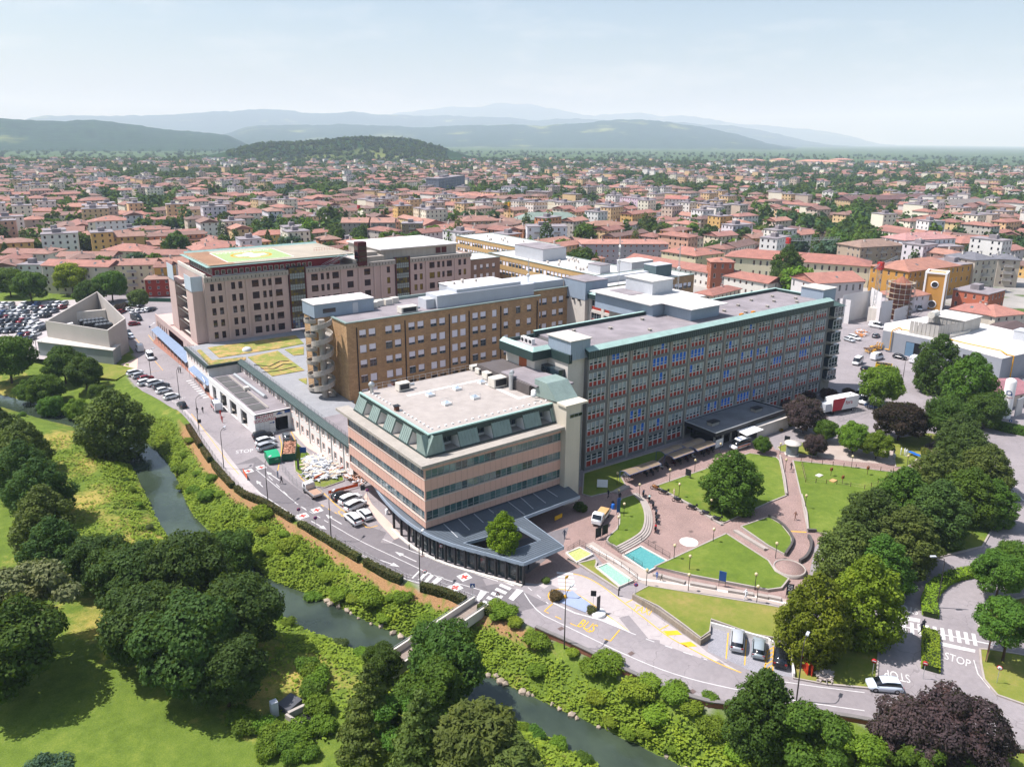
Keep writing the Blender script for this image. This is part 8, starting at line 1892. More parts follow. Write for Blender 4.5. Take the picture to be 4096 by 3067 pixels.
for p,c,l in (((97.4,89.3),'#1b2a44','dark blue scooter, first along the curved steps'),((96.8,87.2),'#a9c4bd','pale green scooter, second along the curved steps'),((95.5,85),'#2a2c30','black motorcycle, third along the curved steps'),((93.6,82.5),'#3b4550','grey scooter with pink seat, fourth along the curved steps'),((92,80.9),'#2f3338','dark scooter, fifth along the curved steps'),((89.5,78.8),'#a01c22','red scooter, last along the curved steps')): moto(p,(p[0] + 1,p[1] + .8),c,l,'motorcycles along the curved steps',True)
for i,p in enumerate(((101.3,89.8),(101.1,87.5),(100.8,83.9),(100.7,80.3),(101,77.4),(100.9,74.8))): moto(p,(p[0] - .6,p[1] + 1),('#8a5a2a','#1a1c20','#24262b','#1a1c20','#2b2e33','#222428')[i],'%s motorcycle from the shelters along the lawn edge' % ('first bronze','second black','third dark','fourth black','fifth dark','sixth dark')[i],'motorcycles along the lawn edge',i % 2)
for i,p in enumerate(((104.5,95.5),(105.9,95.2),(107.9,95.8),(109.5,96),(110.9,95.7),(113,95.7),(114.6,95.6),(116.7,95.5),(118.9,95.5),(121.7,95.3),(123.4,95.5),(125.1,95.6))): moto(p,(p[0] + .3,p[1] + 1),rng.choice(('#1c1d20','#cfd2d4','#2b2f36','#54232a')),'motorcycle parked under the tan curved shelters by the facade','motorcycles under the curved shelters')
BW = MB().lathe([(.29,-.015),(.33,-.02),(.33,.02),(.29,.015)],n=14).mesh('wheel',TYRE); BF = MB().tube((-.5,0,.33),(-.05,0,.3),.02,4).tube((-.05,0,.3),(.45,0,.8),.02,4).tube((-.2,0,.8),(.45,0,.8),.02,4).tube((-.05,0,.3),(-.2,0,.95),.02,4).tube((.55,0,.33),(.42,0,1.0),.02,4).tube((.42,-.25,1.0),(.42,.25,1.0),.02,4).mesh('frame',PAINT); BS = MB().box(-.35,-.08,-.07,.07,.93,.99).mesh('saddle',TRIM)
for i in range(11):
 p = ((99.3,96.3)[0] + i * .62,(99.3,96.3)[1] + i * .12); o = empty('bicycle',(*p,.03),'bicycle in the rack under the curved shelter nearest the office block','bicycle','bicycles under the nearest curved shelter',1.4); put(BF,'frame',o).color = rgba(rng.choice(('#22252a','#7d2626','#a9acae','#3a5a7a'))); put(BS,'saddle',o)
 for x in (-.5,.55): put(BW,'wheel',o,(x,0,.33)).rotation_euler = (PI / 2,0,0)

# ------------------------------------------------------------------ street furniture
POLE = mat('painted_pole','#3f3a38',.5,.1,spec=.4); GLOBE = mat('globe_lamp','#cbb98f',.15,.05,spec=.6)
GL = [MB().lathe([(.07,0),(.06,.1),(.045,2.3),(.1,2.32),(.1,2.42)],n=8).mesh('post',POLE),MB().lathe([(.02,2.42),(.15,2.47),(.24,2.6),(.26,2.7),(.22,2.85),(.1,2.95),(.001,2.97)],n=12).mesh('globe',GLOBE)]
for q,l in (((96.5,95.4),'beside the bicycle shelter'),((91.6,90),'in the shade by the blue banner'),((96.4,89.3),'at the upper tip of the crescent lawn'),((84.3,82.5),'beside the dark info boards'),((88.5,85.4),'in the middle of the crescent lawn'),((106.1,90.5),'left of the lawn info board'),((113.7,90.6),'in front of the second shelter'),((102.6,85),'behind the person by the motorcycles'),((102.4,77.3),'near the end of the motorcycle row'),((94.3,70.2),'at the top corner of the triangular lawn'),((85,70.5),'beside the blue pool corner'),((84.5,66.9),'on the triangular lawn'),((135.4,85.6),'near the round kiosk'),((129.1,80),'along the right path'),((118,68.3),'at the edge of the right lawn'),((98.9,61.3),'at the curved lower path'),((141.8,73),'at the fenced garden plot'),((151.5,66.4),'by the blue tables'),((166.5,68.9),'at the shaded end of the path'),((76.16,68.09),'at the start of the front lawn path'),((80.35,63.52),'midway along the front lawn path'),((88.63,57.75),'behind the stepped benches'),((86.14,55.6),'near the dark poster on the path'),((124.8,93.1),'beside the ambulance')):
 o = empty('globe_lamp',(*q,0),'globe lamp on a slim post ' + l,'lamp','globe lamps of the gardens'); put(GL[0],'post',o); put(GL[1],'globe',o)
def street_lamp(q,aim,label,h=8.2,dark=False):
 o = empty('street_lamp',(*q,0),label,'street lamp',None,math.atan2(aim[1] - q[1],aim[0] - q[0])); MB().tube((0,0,-.3),(0,0,h - 1),.1,7,.06).path([(0,0,h - 1),(.15,0,h - .3),(.6,0,h),(1.6,0,h + .1)],.05,6).build('pole',POLE,o)
 MB().box(1.4,2.2,-.16,.16,h + .02,h + .2).build('lamp_head',METAL_G,o)
for q,a,l in (((39,128.2),(42,130.7),'street lamp left of the flatbed truck'),((42.9,108.4),(46.6,111.5),'street lamp opposite the white parked cars'),((48.37,88.1),(51.57,91.07),'street lamp in front of the curved cafe'),((56.89,64.55),(61.18,66.34),'street lamp at the brick river wall'),((73.1,40.45),(76.59,41.65),'street lamp right of the three parked cars'),((106.45,39.51),(105.48,40.21),'street lamp in the curving bright hedge'),((36.7,147.9),(40.8,152.2),'street lamp beside the stop lettering'),((38,171.8),(42.1,174.2),'street lamp opposite the emergency block'),((39.8,197.2),(43.6,201.3),'street lamp beside the black car'),((37.7,220.1),(40.9,221.7),'street lamp above the parked row of cars'),((14.3,263.4),(14.6,276.1),'street lamp at the car park edge'),((202.8,93.5),(205.1,93.1),'street lamp in the boiler yard')): street_lamp(q,a,l)
SB,SR,SW,SD = mat('sign_blue'),mat('sign_red'),mat('sign_white','#e6e6e6',.5,.03),mat('sign_dark','#23272d',.5,.1)
def face_cam(q): return math.atan2(q[1],q[0]) - PI / 2
def road_sign(q,kind,label,h=2.3,rz=None):
 rz = face_cam(q) if rz is None else rz; o = empty('road_sign',(*q,0),label,'road sign',None,rz); MB().tube((0,0,0),(0,0,h + .2),.035,6).build('post',ALU,o)
 def disc(r,y,m,nm): d = MB().lathe([(r,0),(r,.015),(.001,.015)],n=20).build(nm,m,o,(0,y,h)); d.rotation_euler = (PI / 2,0,0)
 if kind == 'noentry': disc(.32,-.03,SR,'disc'); MB().box(-.22,.22,-.065,-.055,h - .05,h + .05).build('bar',SW,o)
 elif kind == 'nopark': disc(.32,-.03,SR,'disc'); disc(.25,-.046,SB,'inner_disc'); MB().box(-.28,.28,-.075,-.065,h - .03,h + .03).build('slash',SR,o).rotation_euler = (0,0,0)
 elif kind == 'ban': disc(.32,-.03,SR,'disc'); disc(.24,-.046,SW,'inner_disc'); MB().box(-.04,.04,-.075,-.065,h - .15,h + .15).build('pictogram',SD,o)
 elif kind == 'blue': MB().box(-.35,.35,-.06,-.03,h - .35,h + .35).build('plate',SB,o); MB().add([(-.25,-.066,h - .25),(.25,-.066,h - .25),(0,-.066,h + .22)],[(0,1,2)]).build('pictogram',SW,o)
 elif kind == 'disc': disc(.32,-.03,SB,'disc'); MB().box(-.05,.05,-.06,-.05,h - .2,h + .2).build('arrow',SW,o)
 elif kind == 'warn': MB().add([(-.4,-.03,h - .3),(.4,-.03,h - .3),(0,-.03,h + .4)],[(0,1,2)]).build('triangle',SR,o); MB().add([(-.24,-.04,h - .2),(.24,-.04,h - .2),(0,-.04,h + .2)],[(0,1,2)]).build('inner_triangle',SW,o)
 else: MB().box(-.4,.4,-.05,-.03,h - .6,h + .3).build('plate',SD if kind == 'dark' else SW,o)
for q,k_,l in (((41,117.8),'nopark','no parking sign beside the road hedge'),((42.2,113.2),'nopark','no parking sign opposite the white cars'),((49.07,87.8),'ban','round red ringed sign beside the hatched stripes'),((52.89,80.59),'blue','blue crossing sign at the footbridge'),((54.72,76.81),'warn','warning triangle right of the footbridge'),((54.95,92.77),'ban','red ringed pedestrian ban sign at the curved cafe'),((89.52,33.36),'noentry','no entry sign at the bright hedge block'),((84.73,37.36),'noentry','no entry sign under the trees'),((72.46,66.75),'nopark','no parking plate at the end of the retaining wall'),((66.09,68.96),'dark','bus stop plate on the island'),((53.9,119.2),'dark','parking plate left of the white cars'),((54.1,117.7),'nopark','no parking sign right behind the white cars'),((192.7,63),'disc','blue arrow disc at the tall hedge'),((48.5,274.5),'disc','blue arrow disc on the left street'),((96.14,27.49),'ban','small red sign on the right verge'),((38.4,172.4),'dark','dark round sign back on the street lamp')): road_sign(q,k_,l)
def board(q,q2,z0,z1,m,label,name='info_board',cat='sign',txt=None,tm=None,size=.4,legs=True,d=.06):
 rz = math.atan2(q2[1] - q[1],q2[0] - q[0]); L = math.hypot(*sub2(q2,q)); o = empty(name,(*q,0),label,cat,None,rz); MB().box(0,L,-d / 2,d / 2,z0,z1).build('panel',m,o)
 if legs:
  for x in (.05,L - .05): MB().tube((x,.06,0),(x,.06,z1),.04,5).build('leg',POLE,o)
 for i,s in enumerate(txt.split('/') if txt else ()): text('lettering',s,size,(L / 2,-d / 2 - .01,z1 - size * .75 - i * size * .9),PI / 2,0,tm or SW,o,.004)
 return o
board((79,82.5),(80.3,82.5),.4,2.2,SD,'left dark info board beside the crescent lawn'); board((80.5,82.5),(81.9,82.6),.4,2.2,SD,'right dark info board beside the crescent lawn'); board((110.3,90.1),(110.5,88.9),.6,2.0,SD,'dark info board on the round tree lawn'); board((92.1,96.4),(93.6,95),.6,2.2,SW,'white poster board with sketched figures by the bicycle shelter'); board((126.2,95.5),(128.9,95.6),.5,2.3,SW,'white poster board right of the shelters'); board((88.2,86.9),(89,86.9),.4,3.2,SB,'blue banner beside the plaza'); board((141.8,88.9),(142.2,87.8),.5,2,SD,'dark info board beside the round kiosk')
board((85.06,61.68),(85.54,60.75),1.0,2.6,SB,'blue poster stand on the front lawn path'); board((90.64,53.83),(91.3,53.06),.5,2.4,SD,'dark poster reading thanks at the end of the path',txt='GR/AZ/IE',size=.55); board((105.82,33.14),(107.84,33.65),.5,3.2,mat('pale_blue_board','#8fb4cf',.4,.05),'pale blue board on the right verge above the crossing'); board((99.19,29.98),(101.88,30.68),.3,3.4,mat('dull_red_board','#a5746f',.5,.1),'faded red board on the right verge below the crossing'); board((51.7,145.1),(52.8,144.3),.6,1.9,SB,'blue board beside the rubble heap'); board((48.5,138.2),(48.7,137.7),.3,2.6,SD,'dark totem with red cross beside the rubble heap'); board((47.3,203.4),(46.8,199),.5,3.2,SW,'white vertical sign on the emergency block corner',txt='P/E/D/O',tm=SR,size=.55); board((65.19,67.22),(65.85,67.3),.2,2.8,SD,'dark totem with red cross on the round white base')
MB().lathe([(1.05,0),(1.05,.3),(.9,.42),(.001,.45)],(*(65.47,67.12),.02),20).build('round_planter',WHITE,label='round white planter base under the dark totem',cat='planter')
bs = empty('bus_stop_pole',(*(64.15,72.92),0),'yellow bus stop pole on the island','bus stop'); MB().tube((0,0,0),(0,0,3.6),.05,6).build('post',PYL,bs); MB().box(-.1,.5,-.03,.03,3.2,3.6).build('flag',PYL,bs); MB().lathe([(.3,0),(.25,.4),(.001,.45)],n=10).build('bin',PYL,bs)
# curved shelters
POLY = mat('tan_polycarbonate','#8d7b66',.35,.08,.5,4,spec=.5); BLUF = mat('blue_steel','#2c4f8a',.5,.08)
def shelter(a,b,depth,label):
 du = unit(sub2(b,a)); L = math.hypot(*sub2(b,a)); o = empty('curved_shelter',(*a,0),label,'shelter','curved parking shelters',math.atan2(du[1],du[0])); n_ = 8; pr = [(-depth * .15 + depth * i / n_,2.1 + .55 * math.sin(PI * (.15 + .75 * i / n_))) for i in range(n_ + 1)]; bays = max(2,int(L / 2.6))
 for k_ in range(bays):
  x0,x1 = k_ * L / bays + .04,(k_ + 1) * L / bays - .04; m_ = MB()
  for (y0,z0),(y1,z1) in zip(pr[:-1],pr[1:]): m_.quad((x0,y0,z0),(x1,y0,z0),(x1,y1,z1),(x0,y1,z1))
  m_.build('roof_panel',POLY,o)
 for k_ in range(bays + 1): x = k_ * L / bays; MB().path([(x,y,z - .03) for y,z in pr] + [(x,depth * .85,0)],.05,5).build('frame',BLUF,o)
 MB().tube((0,pr[0][0],pr[0][1]),(L,pr[0][0],pr[0][1]),.05,5).build('front_beam',BLUF,o)
shelter((98.2,94.2),(107.1,94.1),2.6,'curved shelter over bicycles nearest the office block'); shelter((111.2,94.4),(117.6,94.5),2.6,'curved shelter over motorcycles in the middle'); shelter((118.4,94.3),(124.6,94.4),2.6,'curved shelter over motorcycles nearest the pavilion'); shelter((111.4,97),(117.4,97.2),2.4,'rear curved shelter behind the middle one'); shelter((117.5,96.4),(124,96.8),2.4,'rear curved shelter nearest the pavilion')
# round kiosk, blue tables, fenced garden plot, stone basin, cabinet
kq = (138,84.4); o = empty('round_kiosk',(*kq,0),'round glazed kiosk with flat white disc roof','kiosk'); MB().lathe([(1.5,0),(1.5,.25),(1.35,.26)],n=20).build('base',CONC_L,o); MB().lathe([(1.3,.26),(1.3,2.5)],n=20).build('glazing',glass('kiosk_glass','#6f7c80'),o); MB().lathe([(1.75,2.5),(1.75,2.75),(.001,2.85)],n=24).build('roof_disc',CONC_L,o)
for i in range(4): q = ((158.7,69)[0] - i * .3,(158.7,69)[1] - i * 1.3); o = empty('blue_table',(*q,0),'blue folding table in the row beside the clipped hedge','table','blue tables beside the hedge'); MB().box(-.5,.5,-.6,.6,.7,.76).build('table_top',mat('bright_blue','#1d63b8',.5,.05),o); [MB().tube((x,y,0),(x,y,.7),.03,5).build('leg',ALU,o) for x in (-.4,.4) for y in (-.5,.5)]
gp = [(135.9,80.8),(140.8,74.1),(146.7,66.8),(140.4,65.3),(134.5,66.1),(132,70.4),(127.9,74.6),(135.9,80.8)]
o = empty('garden_fence',(*gp[0],0),'wooden post and rope fence round the garden plot','fence'); kk = kid(o); WD = mat('weathered_wood','#5b4433',.9,.2)
for p in resample(gp,2.2): kk(MB().tube((*p,0),(*p,1.1),.06,5),'post',WD)
m_ = MB(); [m_.path([(*p,z) for p in gp],.02,3) for z in (.5,.95)]; kk(m_,'rope',mat('rope','#a89a7a',.9,.1))
for q,l in (((132.8,74.7),'white slab on the garden plot'),((132.9,71.7),'tan slab on the garden plot')): MB().prism([(q[0] - .7,q[1] - .5),(q[0] + .7,q[1] - .5),(q[0] + .7,q[1] + .5),(q[0] - .7,q[1] + .5)],.14,.3).build('garden_slab',CONC_L if 'white' in l else mat('tan_sacks'),label=l,cat='slab')
for q,l in (((134.7,73.3),'wooden insect house on a post in the garden plot'),((133.1,69.9),'small wooden bird table in the garden plot'),((141.3,69.3),'wooden sign box on a post in the garden plot')): o = empty('wooden_box_post',(*q,.1),l,'garden box'); MB().tube((0,0,0),(0,0,1.2),.05,5).build('post',WD,o); MB().box(-.3,.3,-.15,.15,1.2,1.8).build('box',mat('stained_wood','#7a4a2c',.8,.15),o)
bz = height_at(*(23.79,76.49)); o = empty('stone_basin',(*(23.79,76.49),bz),'small stone basin with concrete slab among the bushes','basin'); kk = kid(o); m_ = MB(); ribbon(m_,[(22.8,75.02),(23.58,72.83),(24.75,72.09),(24.52,71.35),(23.52,70.84),(23.59,70.12)],.3,bz - .3,bz + .6); kk(m_,'kerb_wall',CONC); kk(MB().prism([(22.54,77.14),(24.49,77.98),(25.21,76.07),(23.14,75.14)],bz - .2,bz + .7),'slab',mat('dark_slab','#55565a',.9,.15)); m_ = MB(); ribbon(m_,[(23.03,74.86),(25.37,74.97)],.4,bz,bz + .8); kk(m_,'front_wall',CONC); kk(MB().poly([(23.51,73.8),(25.05,74.35),(25.64,73.2),(24.83,71.92)],bz + .3),'water',BLACK)
q = (21.88,76.29); MB().box(q[0] - .4,q[0] + .4,q[1] - .4,q[1] + .4,bz - .2,bz + 1.9).build('utility_cabinet',METAL_G,label='tall grey utility cabinet beside the stone basin',cat='cabinet')
# skips, rubble, barriers of the works in front of the office block
def skip(a,b,w,h,c,label,lid=None,load=None,num=None):
 du = unit(sub2(b,a)); L = math.hypot(*sub2(b,a)); o = empty('skip_container',(*a,0),label,'skip',None,math.atan2(du[1],du[0])); m_ = mat('skip_' + c[1:],c,.6,.1)
 for x0,x1,y0,y1 in ((0,L,0,.08),(0,L,w - .08,w),(0,.08,.081,w - .081),(L - .08,L,.081,w - .081)): MB().box(x0,x1,y0,y1,.2,h).build('side_wall',m_,o)
 MB().box(.05,L - .05,.05,w - .05,.15,.3).build('floor',m_,o); rb_ = MB(); [rb_.box(x - .05,x + .05,-.06,-.001,.25,h - .1) for x in np.linspace(.3,L - .3,8)]; rb_.build('rib',m_,o,kind='stuff')
 if lid: MB().add([(-.05,-.05,h),(L + .05,-.05,h),(L + .05,w / 2,h + .5),(-.05,w / 2,h + .5),(L + .05,w + .05,h),(-.05,w + .05,h)],[(0,1,2,3),(3,2,4,5)]).build('cover',mat('skip_cover','#1f9a6a',.5,.1),o)
 if load:
  rg = np.random.default_rng(3); pts_ = np.column_stack([rg.uniform(.2,L - .2,260),rg.uniform(.2,w - .2,260),h - .25 + rg.uniform(0,.3,260)]); V_,Q_ = leaves_at(pts_,np.tile((0,0,1.),(260,1)),.35,rg); put(np_mesh('load',V_,Q_,load),'load',o,kind='stuff'); MB().box(.1,L - .1,.1,w - .1,.3,h - .3).build('load_base',load,o)
 if num: text('skip_number',num,.5,(L - .8,-.07,h - .5),PI / 2,0,mat('pale_green_paint','#9fd0b5',.6,.05),o,.004)
RUB = mat('brick_rubble','#b98a72',.95,.35,2,8)
skip((44.6,144),(47,143.7),4.2,1.6,'#14734e','closed green skip with bright green cover',lid=True,num='248'); skip((47.4,144.1),(50,143),7.5,1.7,'#1d4a3a','long green skip full of brick rubble',load=RUB); skip((213.5,106.9),(215.2,102.9),2.6,1.9,'#d9b310','yellow skip in the boiler yard',load=mat('dark_scrap','#3a3a3c',.8,.3,2,8))
def heap(poly,n_,sz,hmax,mats_,label,name,cat):
 rg = np.random.default_rng(n_); c = np.mean(np.array(poly),0); o = empty(name,(c[0],c[1],0),label,cat); P = []
 lo,hi = np.min(poly,0),np.max(poly,0); pts_ = rg.uniform(lo,hi,(n_ * 5,2)); pts_ = pts_[in_poly(pts_,poly)][:n_]; dd = np.hypot(*(pts_ - c).T); dd = 1 - dd / (dd.max() + .01)
 for m_i,m_ in enumerate(mats_):
  k_ = np.arange(len(pts_)) % len(mats_) == m_i; pp_ = np.column_stack([pts_[k_],.15 + dd[k_] * hmax * rg.uniform(.5,1,k_.sum())]); mb = MB()
  for p in pp_: a = rg.uniform(0,PI); l,w = sz * rg.uniform(.6,1.8),sz * rg.uniform(.08,.3); mb.oriented((p[0],p[1]),(math.cos(a),math.sin(a)),(-math.sin(a),math.cos(a)),l,w,p[2],p[2] + .08 + .12 * rg.random())
  kid(o)(mb,'debris',m_,kind='stuff')
 core = np.array(poly); kid(o)(MB().prism([tuple(c + (p - c) * .75) for p in core],0,hmax * .3),'heap_core',mats_[0])
heap([(51.8,142.8),(54.5,143.1),(54.5,135.9),(55.7,131.7),(53.4,130),(49.1,131.1),(48.6,134.1)],420,.8,1.3,[mat('white_scrap','#d5d7da',.5,.1),mat('grey_scrap','#8d9298',.5,.15),mat('pale_wood_scrap','#c9b9a2',.8,.15)],'heap of white window frames and scrap beside the office block','scrap_heap','rubble'); heap([(55.2,130.7),(57.3,128.6),(57.4,125.2),(55.6,124),(54.7,128.4)],140,.4,.8,[RUB,mat('white_scrap'),WD],'heap of broken brick at the foot of the pink office block','rubble_heap','rubble'); heap([(79.53,41.68),(81.11,40.81),(79.4,39.61),(78.25,40.71)],90,.35,.7,[mat('gravel_heap','#b5aaa2',.95,.15)],'small pale gravel heap under the orange tinged tree','gravel_heap','gravel'); heap([(257.3,135.9),(254.8,131.4),(246.8,129.1),(248.8,133.6)],90,.6,1.0,[mat('white_scrap'),mat('orange_plastic'),RUB],'builders material and white sacks at the church site','builders_material','rubble'); heap([(231.7,119.9),(241,120.3),(236.1,117.6),(228.3,117.2)],60,.9,.8,[mat('timber_yellow','#c9962e',.7,.1),WD],'yellow beams and timber stacked in the boiler yard','timber_stack','timber')
ORB = mat('orange_barrier','#d9571c',.6,.08)
def fence(name,line,label,h,m,post=2.5,panel=None,cat='fence'):
 o = empty(name,(*line[0],0),label,cat); kk = kid(o); Lp = resample(line,post)
 for p in Lp: kk(MB().tube((*p,0),(*p,h),.03,5),'post',m)
 for a,b in zip(Lp[:-1],Lp[1:]):
  if panel: m_ = MB(); ribbon(m_,[a,b],.03,h * panel[0],h * panel[1]); kk(m_,'panel',panel[2])
  else: m_ = MB(); [m_.tube((*a,h * z),(*b,h * z),.015,3) for z in (.1,.5,.98)]; [m_.tube((a[0] + (b[0] - a[0]) * t_,a[1] + (b[1] - a[1]) * t_,h * .1),(a[0] + (b[0] - a[0]) * t_,a[1] + (b[1] - a[1]) * t_,h * .98),.01,3) for t_ in np.linspace(.1,.9,7)]; kk(m_,'mesh_panel',ALU,kind='stuff')
fence('site_fence',[(45.8,139.4),(45.4,132.5),(45.6,128.7),(49,127.5),(53.6,129.2)],'steel mesh site fence round the scrap heap',2.0,ALU); fence('barrier_beam',[(49.2,124.3),(55.1,124)],'orange barrier beam below the rubble',.9,DARK,3,(.3,.95,ORB),'barrier'); fence('barrier_net',[(49.1,131.1),(52.6,132.6),(57.1,132.7)],'orange net along the scrap heap',1.0,DARK,2.5,(.6,1,ORB),'barrier'); fence('barrier_net',[(39.2,143.4),(38.8,139.5)],'orange barrier board beside the hatched lane',1.0,DARK,2,(.2,1,ORB),'barrier'); fence('site_fence',[(240.9,118.6),(232.2,117.8),(218.3,114.7)],'mesh fence round the yellow beams',2.0,ALU); fence('site_fence',[(245.7,135.8),(254.5,131.7),(268.1,132.6)],'mesh fence at the church site',2.0,ALU); fence('site_fence',[(164.4,89.5),(168.9,89.1),(177.4,89.1),(181.2,88.5)],'red footed mesh fence along the trailer',1.8,ALU)
fence('road_railing',[(37.9,194.9),(38.1,178.9),(37.2,166.4),(36.5,151.2),(36.6,135.2)],'thin steel railing along the road above the river bank',1.0,mat('grey_rail'),2.5); fence('road_railing',[(43.6,108.1),(45.18,100.32),(47.52,90.7),(50.63,85.89),(53.01,79.66)],'thin steel railing from the hedges to the footbridge',1.0,mat('grey_rail'),2.5); fence('garden_wall_fence',[(57.4,331),(66.2,323.6)],'green screened fence below the brick red house',1.8,DARK,3,(.1,1,mat('green_screen','#2f5a45',.8,.1)))
for q,l in (((78.56,42.93),'left red folded barrier leaning by the parked cars'),((78.8,42.48),'right red folded barrier leaning by the parked cars')): o = MB(); o.oriented(q,(.5,.85),(-.85,.5),.9,.06,.1,1.6); o.build('folded_barrier',mat('barrier_red','#a8341f',.6,.1),label=l,cat='barrier')
yb = board((77.6,91.6),(79.5,91.8),.1,.9,PYL,'yellow barrier under the cafe canopy','yellow_barrier','barrier'); bo = (45.05,91.48)
for q,l in (((54.7,111.2),'white bin beside the curved cafe'),((89.2,88.9),'blue bin by the plaza'),((154,70.4),'grey bin by the blue tables')): MB().lathe([(.28,0),(.32,.9),(.25,1.0),(.001,1.02)],(*q,.02),10).build('litter_bin',SW if 'white' in l else mat('bright_blue') if 'blue bin' in l else METAL_G,label=l,cat='bin')
for q,l in (((52.1,98.2),'striped bollard at the pavement end'),((53.06,95.52),'brown bollard at the curved cafe'),((53.95,92.95),'striped bollard beside the curved cafe'),((70.88,68.64),'striped bollard at the steps')): MB().lathe([(.09,0),(.09,.95),(.001,1.0)],(*q,.02),8).build('bollard',TRIM,label=l,cat='bollard')
# ------------------------------------------------------------------ people
def person_mesh(pose):
 J = {'pel': (0,0,.95),'ch': (0,0,1.28),'nk': (0,0,1.47),'hd': (0,-.02,1.6),'tp': (0,0,1.72),'sl': (.19,0,1.4),'sr': (-.19,0,1.4),'hl': (.1,0,.92),'hr': (-.1,0,.92)}
 if pose == 'walk': J.update(kl=(.1,-.2,.52),al=(.1,-.22,.08),tl=(.1,-.36,.04),kr=(-.1,.04,.5),ar=(-.1,.34,.14),tr=(-.1,.24,.04),el=(.26,.14,1.12),wl=(.26,.05,.88),er=(-.26,-.12,1.13),wr=(-.24,-.3,.95))
 elif pose == 'sit':
  for k_ in J: J[k_] = (J[k_][0],J[k_][1],J[k_][2] - .45)
  J.update(kl=(.12,-.45,.5),al=(.12,-.45,.08),tl=(.12,-.6,.04),kr=(-.12,-.45,.5),ar=(-.12,-.45,.08),tr=(-.12,-.6,.04),el=(.26,-.05,.7),wl=(.18,-.3,.58),er=(-.26,-.05,.7),wr=(-.18,-.3,.58))
 else: J.update(kl=(.11,-.02,.5),al=(.11,0,.08),tl=(.12,-.16,.04),kr=(-.11,-.02,.5),ar=(-.11,.02,.08),tr=(-.12,-.14,.04),el=(.27,.03,1.12),wl=(.26,-.08,.88),er=(-.27,.0,1.12),wr=(-.2,-.22,1.05))
 E = 'pel-ch ch-nk nk-hd hd-tp ch-sl ch-sr sl-el el-wl sr-er er-wr pel-hl pel-hr hl-kl kl-al al-tl hr-kr kr-ar ar-tr'.split(); E = [e.split('-') for e in E]; ks = list(J); RAD = {'pel': .15,'ch': .16,'nk': .06,'hd': .1,'tp': .06,'sl': .075,'sr': .075,'hl': .1,'hr': .1,'kl': .065,'kr': .065,'al': .05,'ar': .05,'tl': .04,'tr': .04,'el': .045,'er': .045,'wl': .04,'wr': .04}
 me = bpy.data.meshes.new('p'); me.from_pydata([J[k_] for k_ in ks],[(ks.index(a),ks.index(b)) for a,b in E],[]); o = bpy.data.objects.new('p',me); COL.objects.link(o); o.modifiers.new('s','SKIN'); sv = me.skin_vertices[0].data
 for i,k_ in enumerate(ks): sv[i].radius = (RAD[k_],RAD[k_] * .75 if k_ in ('pel','ch') else RAD[k_])
 sv[0].use_root = True; o.modifiers.new('u','SUBSURF').levels = 1; bpy.context.view_layer.update(); out = bpy.data.meshes.new_from_object(o.evaluated_get(bpy.context.evaluated_depsgraph_get())); bpy.data.objects.remove(o); bpy.data.meshes.remove(me)
 dz = .45 if pose == 'sit' else 0; hands = [Vector(J['wl']),Vector(J['wr'])]
 for f_ in out.polygons:
  c = f_.center; z = c.z + dz; m_ = 1
  if z > 1.5: m_ = 3 if (z > 1.66 or c.y > .01) else 2
  elif min((c - h_).length for h_ in hands) < .1: m_ = 2
  elif z < .94 and abs(c.x) < .22: m_ = 0
  if c.z < .09: m_ = 4
  f_.material_index = m_; f_.use_smooth = True
 return out
PM = {p: person_mesh(p) for p in ('stand','walk','sit')}; SKIN = mat('skin','#b98a6d',.6,.05)
def cloth(c): return mat('cloth_' + c[1:],c,.85,.08,3,9)
def person(q,pose,shirt,trousers,label,rz=None,z=.03,sc=1.0):
 me = PM[pose].copy(); me.materials.clear()
 for m_ in (cloth(trousers),cloth(shirt),SKIN,cloth('#2a1d16'),cloth('#1e1c1c')): me.materials.append(m_)
 put(me,'person',None,(q[0],q[1],z),rng.random() * 6.28 if rz is None else rz,sc,label,'person')
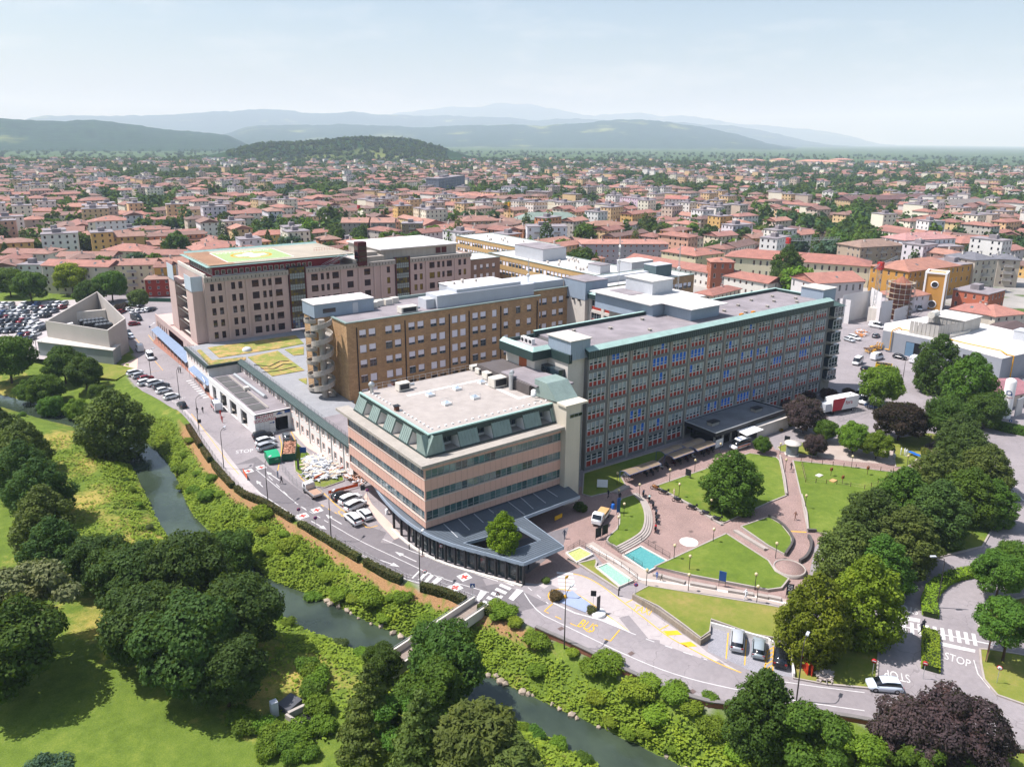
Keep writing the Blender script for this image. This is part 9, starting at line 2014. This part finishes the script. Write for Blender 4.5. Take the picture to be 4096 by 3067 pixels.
for q,po,s,t_,l in (((40.7,183.6),'walk','#1a1b1f','#17181c','left of two people in black walking at the emergency block'),((41.9,183.3),'walk','#1c1d22','#17181c','right of two people in black walking at the emergency block'),((43.9,174.2),'walk','#b5281f','#b5281f','person in a red uniform on the road by the emergency block'),((44.7,178.3),'stand','#dfe3e4','#b5281f','person in white top at the open ambulance doors'),((45.2,221.4),'stand','#1f6b55','#2a2d33','person in a green top on the street pavement'),((45.6,220.9),'stand','#9fb2c4','#3a4048','person in pale blue on the street pavement'),((46.4,197.6),'stand','#22252a','#22252a','person in dark clothes at the white ramp canopy'),
      ((44,137),'stand','#e2e0dd','#5d6a78','person in white top beside the site fence'),((43.7,134.1),'walk','#17181b','#17181b','person in a black dress carrying a bag on the road'),((75.1,86),'walk','#c9cfd8','#3b4250','person in pale top crossing the plaza by the canopy'),((91.5,92.6),'walk','#b3272a','#22252c','person in a red top in the shade by the shelters'),((92.5,90.5),'stand','#22242a','#22242a','person in dark clothes in the shade beside the blue banner'),((102,85.7),'stand','#22252a','#c9b49a','person in black top beside the third motorcycle'),((130.8,79.8),'walk','#c9ccd1','#25282e','person in a white top walking up the right path'),((112.8,66.9),'walk','#dcd2dc','#7b5a4c','person in a pale blouse on the lower right path'),((155.5,71.2),'stand','#e3e4e6','#2a2c31','person standing apart left of the group in white'),
      ((157.1,70.5),'stand','#e3e5e8','#dfe2e6','leftmost person in white uniform of the group under the tree'),((157.4,69.9),'stand','#e3e5e8','#dfe2e6','middle person in white uniform of the group under the tree'),((157.3,69.4),'stand','#e3e5e8','#dfe2e6','rightmost person in white uniform of the group under the tree'),((78.86,68.46),'walk','#2a5fa8','#2a5fa8','child in blue with a red cap on the footpath'),((78.97,67.58),'walk','#4a4c46','#4b4a3e','person in dark shirt and shorts beside the child'),((85.51,57.09),'walk','#e2e3e6','#d5d8dc','person in white with a green backpack on the path'),((99.55,38.15),'walk','#d5e0ea','#22262d','upper of two people in pale shirts on the zebra crossing'),((98.35,37.94),'walk','#cfdae6','#22262d','lower of two people in pale shirts on the zebra crossing'),((59.97,85.26),'stand','#dfe2e6','#3a4456','person in white shirt under the cafe roof edge'),((64.39,82.09),'stand','#1a1b1e','#1a1b1e','person in black at the cafe corner'),((61.17,84.3),'stand','#c9d6e2','#c9d6e2','person in pale blue at the cafe tables')): person(q,po,s,t_,l,sc=.72 if 'child' in l else 1.0)
person((89.8,89.6),'sit','#3b5a86','#22252c','person in a blue top sitting by the plaza edge',2.2); person((143.2,82.7),'sit','#7fa3c9','#3a4048','person in pale blue sitting in the tree shade',1.0)
for q,l in (((89.4,89.3),'blue stool at the plaza edge'),((142.8,82.4),'stone seat in the tree shade')): MB().box(q[0] - .3,q[0] + .3,q[1] - .25,q[1] + .25,0,.42).build('seat_block',mat('bright_blue') if 'blue' in l else KERB,label=l,cat='seat')

# ------------------------------------------------------------------ the summer haze over the plain
hm = bpy.data.materials.new('summer_haze'); hm.use_nodes = True
hn = hm.node_tree.nodes; hn.remove(hn['Principled BSDF'])
pv = hn.new('ShaderNodeVolumePrincipled')
pv.inputs['Color'].default_value = (.62,.745,1.0,1); pv.inputs['Absorption Color'].default_value = (1,1,1,1); pv.inputs['Density'].default_value = 0.95e-4; pv.inputs['Anisotropy'].default_value = 0.0
hm.node_tree.links.new(pv.outputs[0],hn['Material Output'].inputs['Volume'])
MB().box(-34000,34000,-3500,34000,-9,1300).build('haze',hm,kind='stuff')
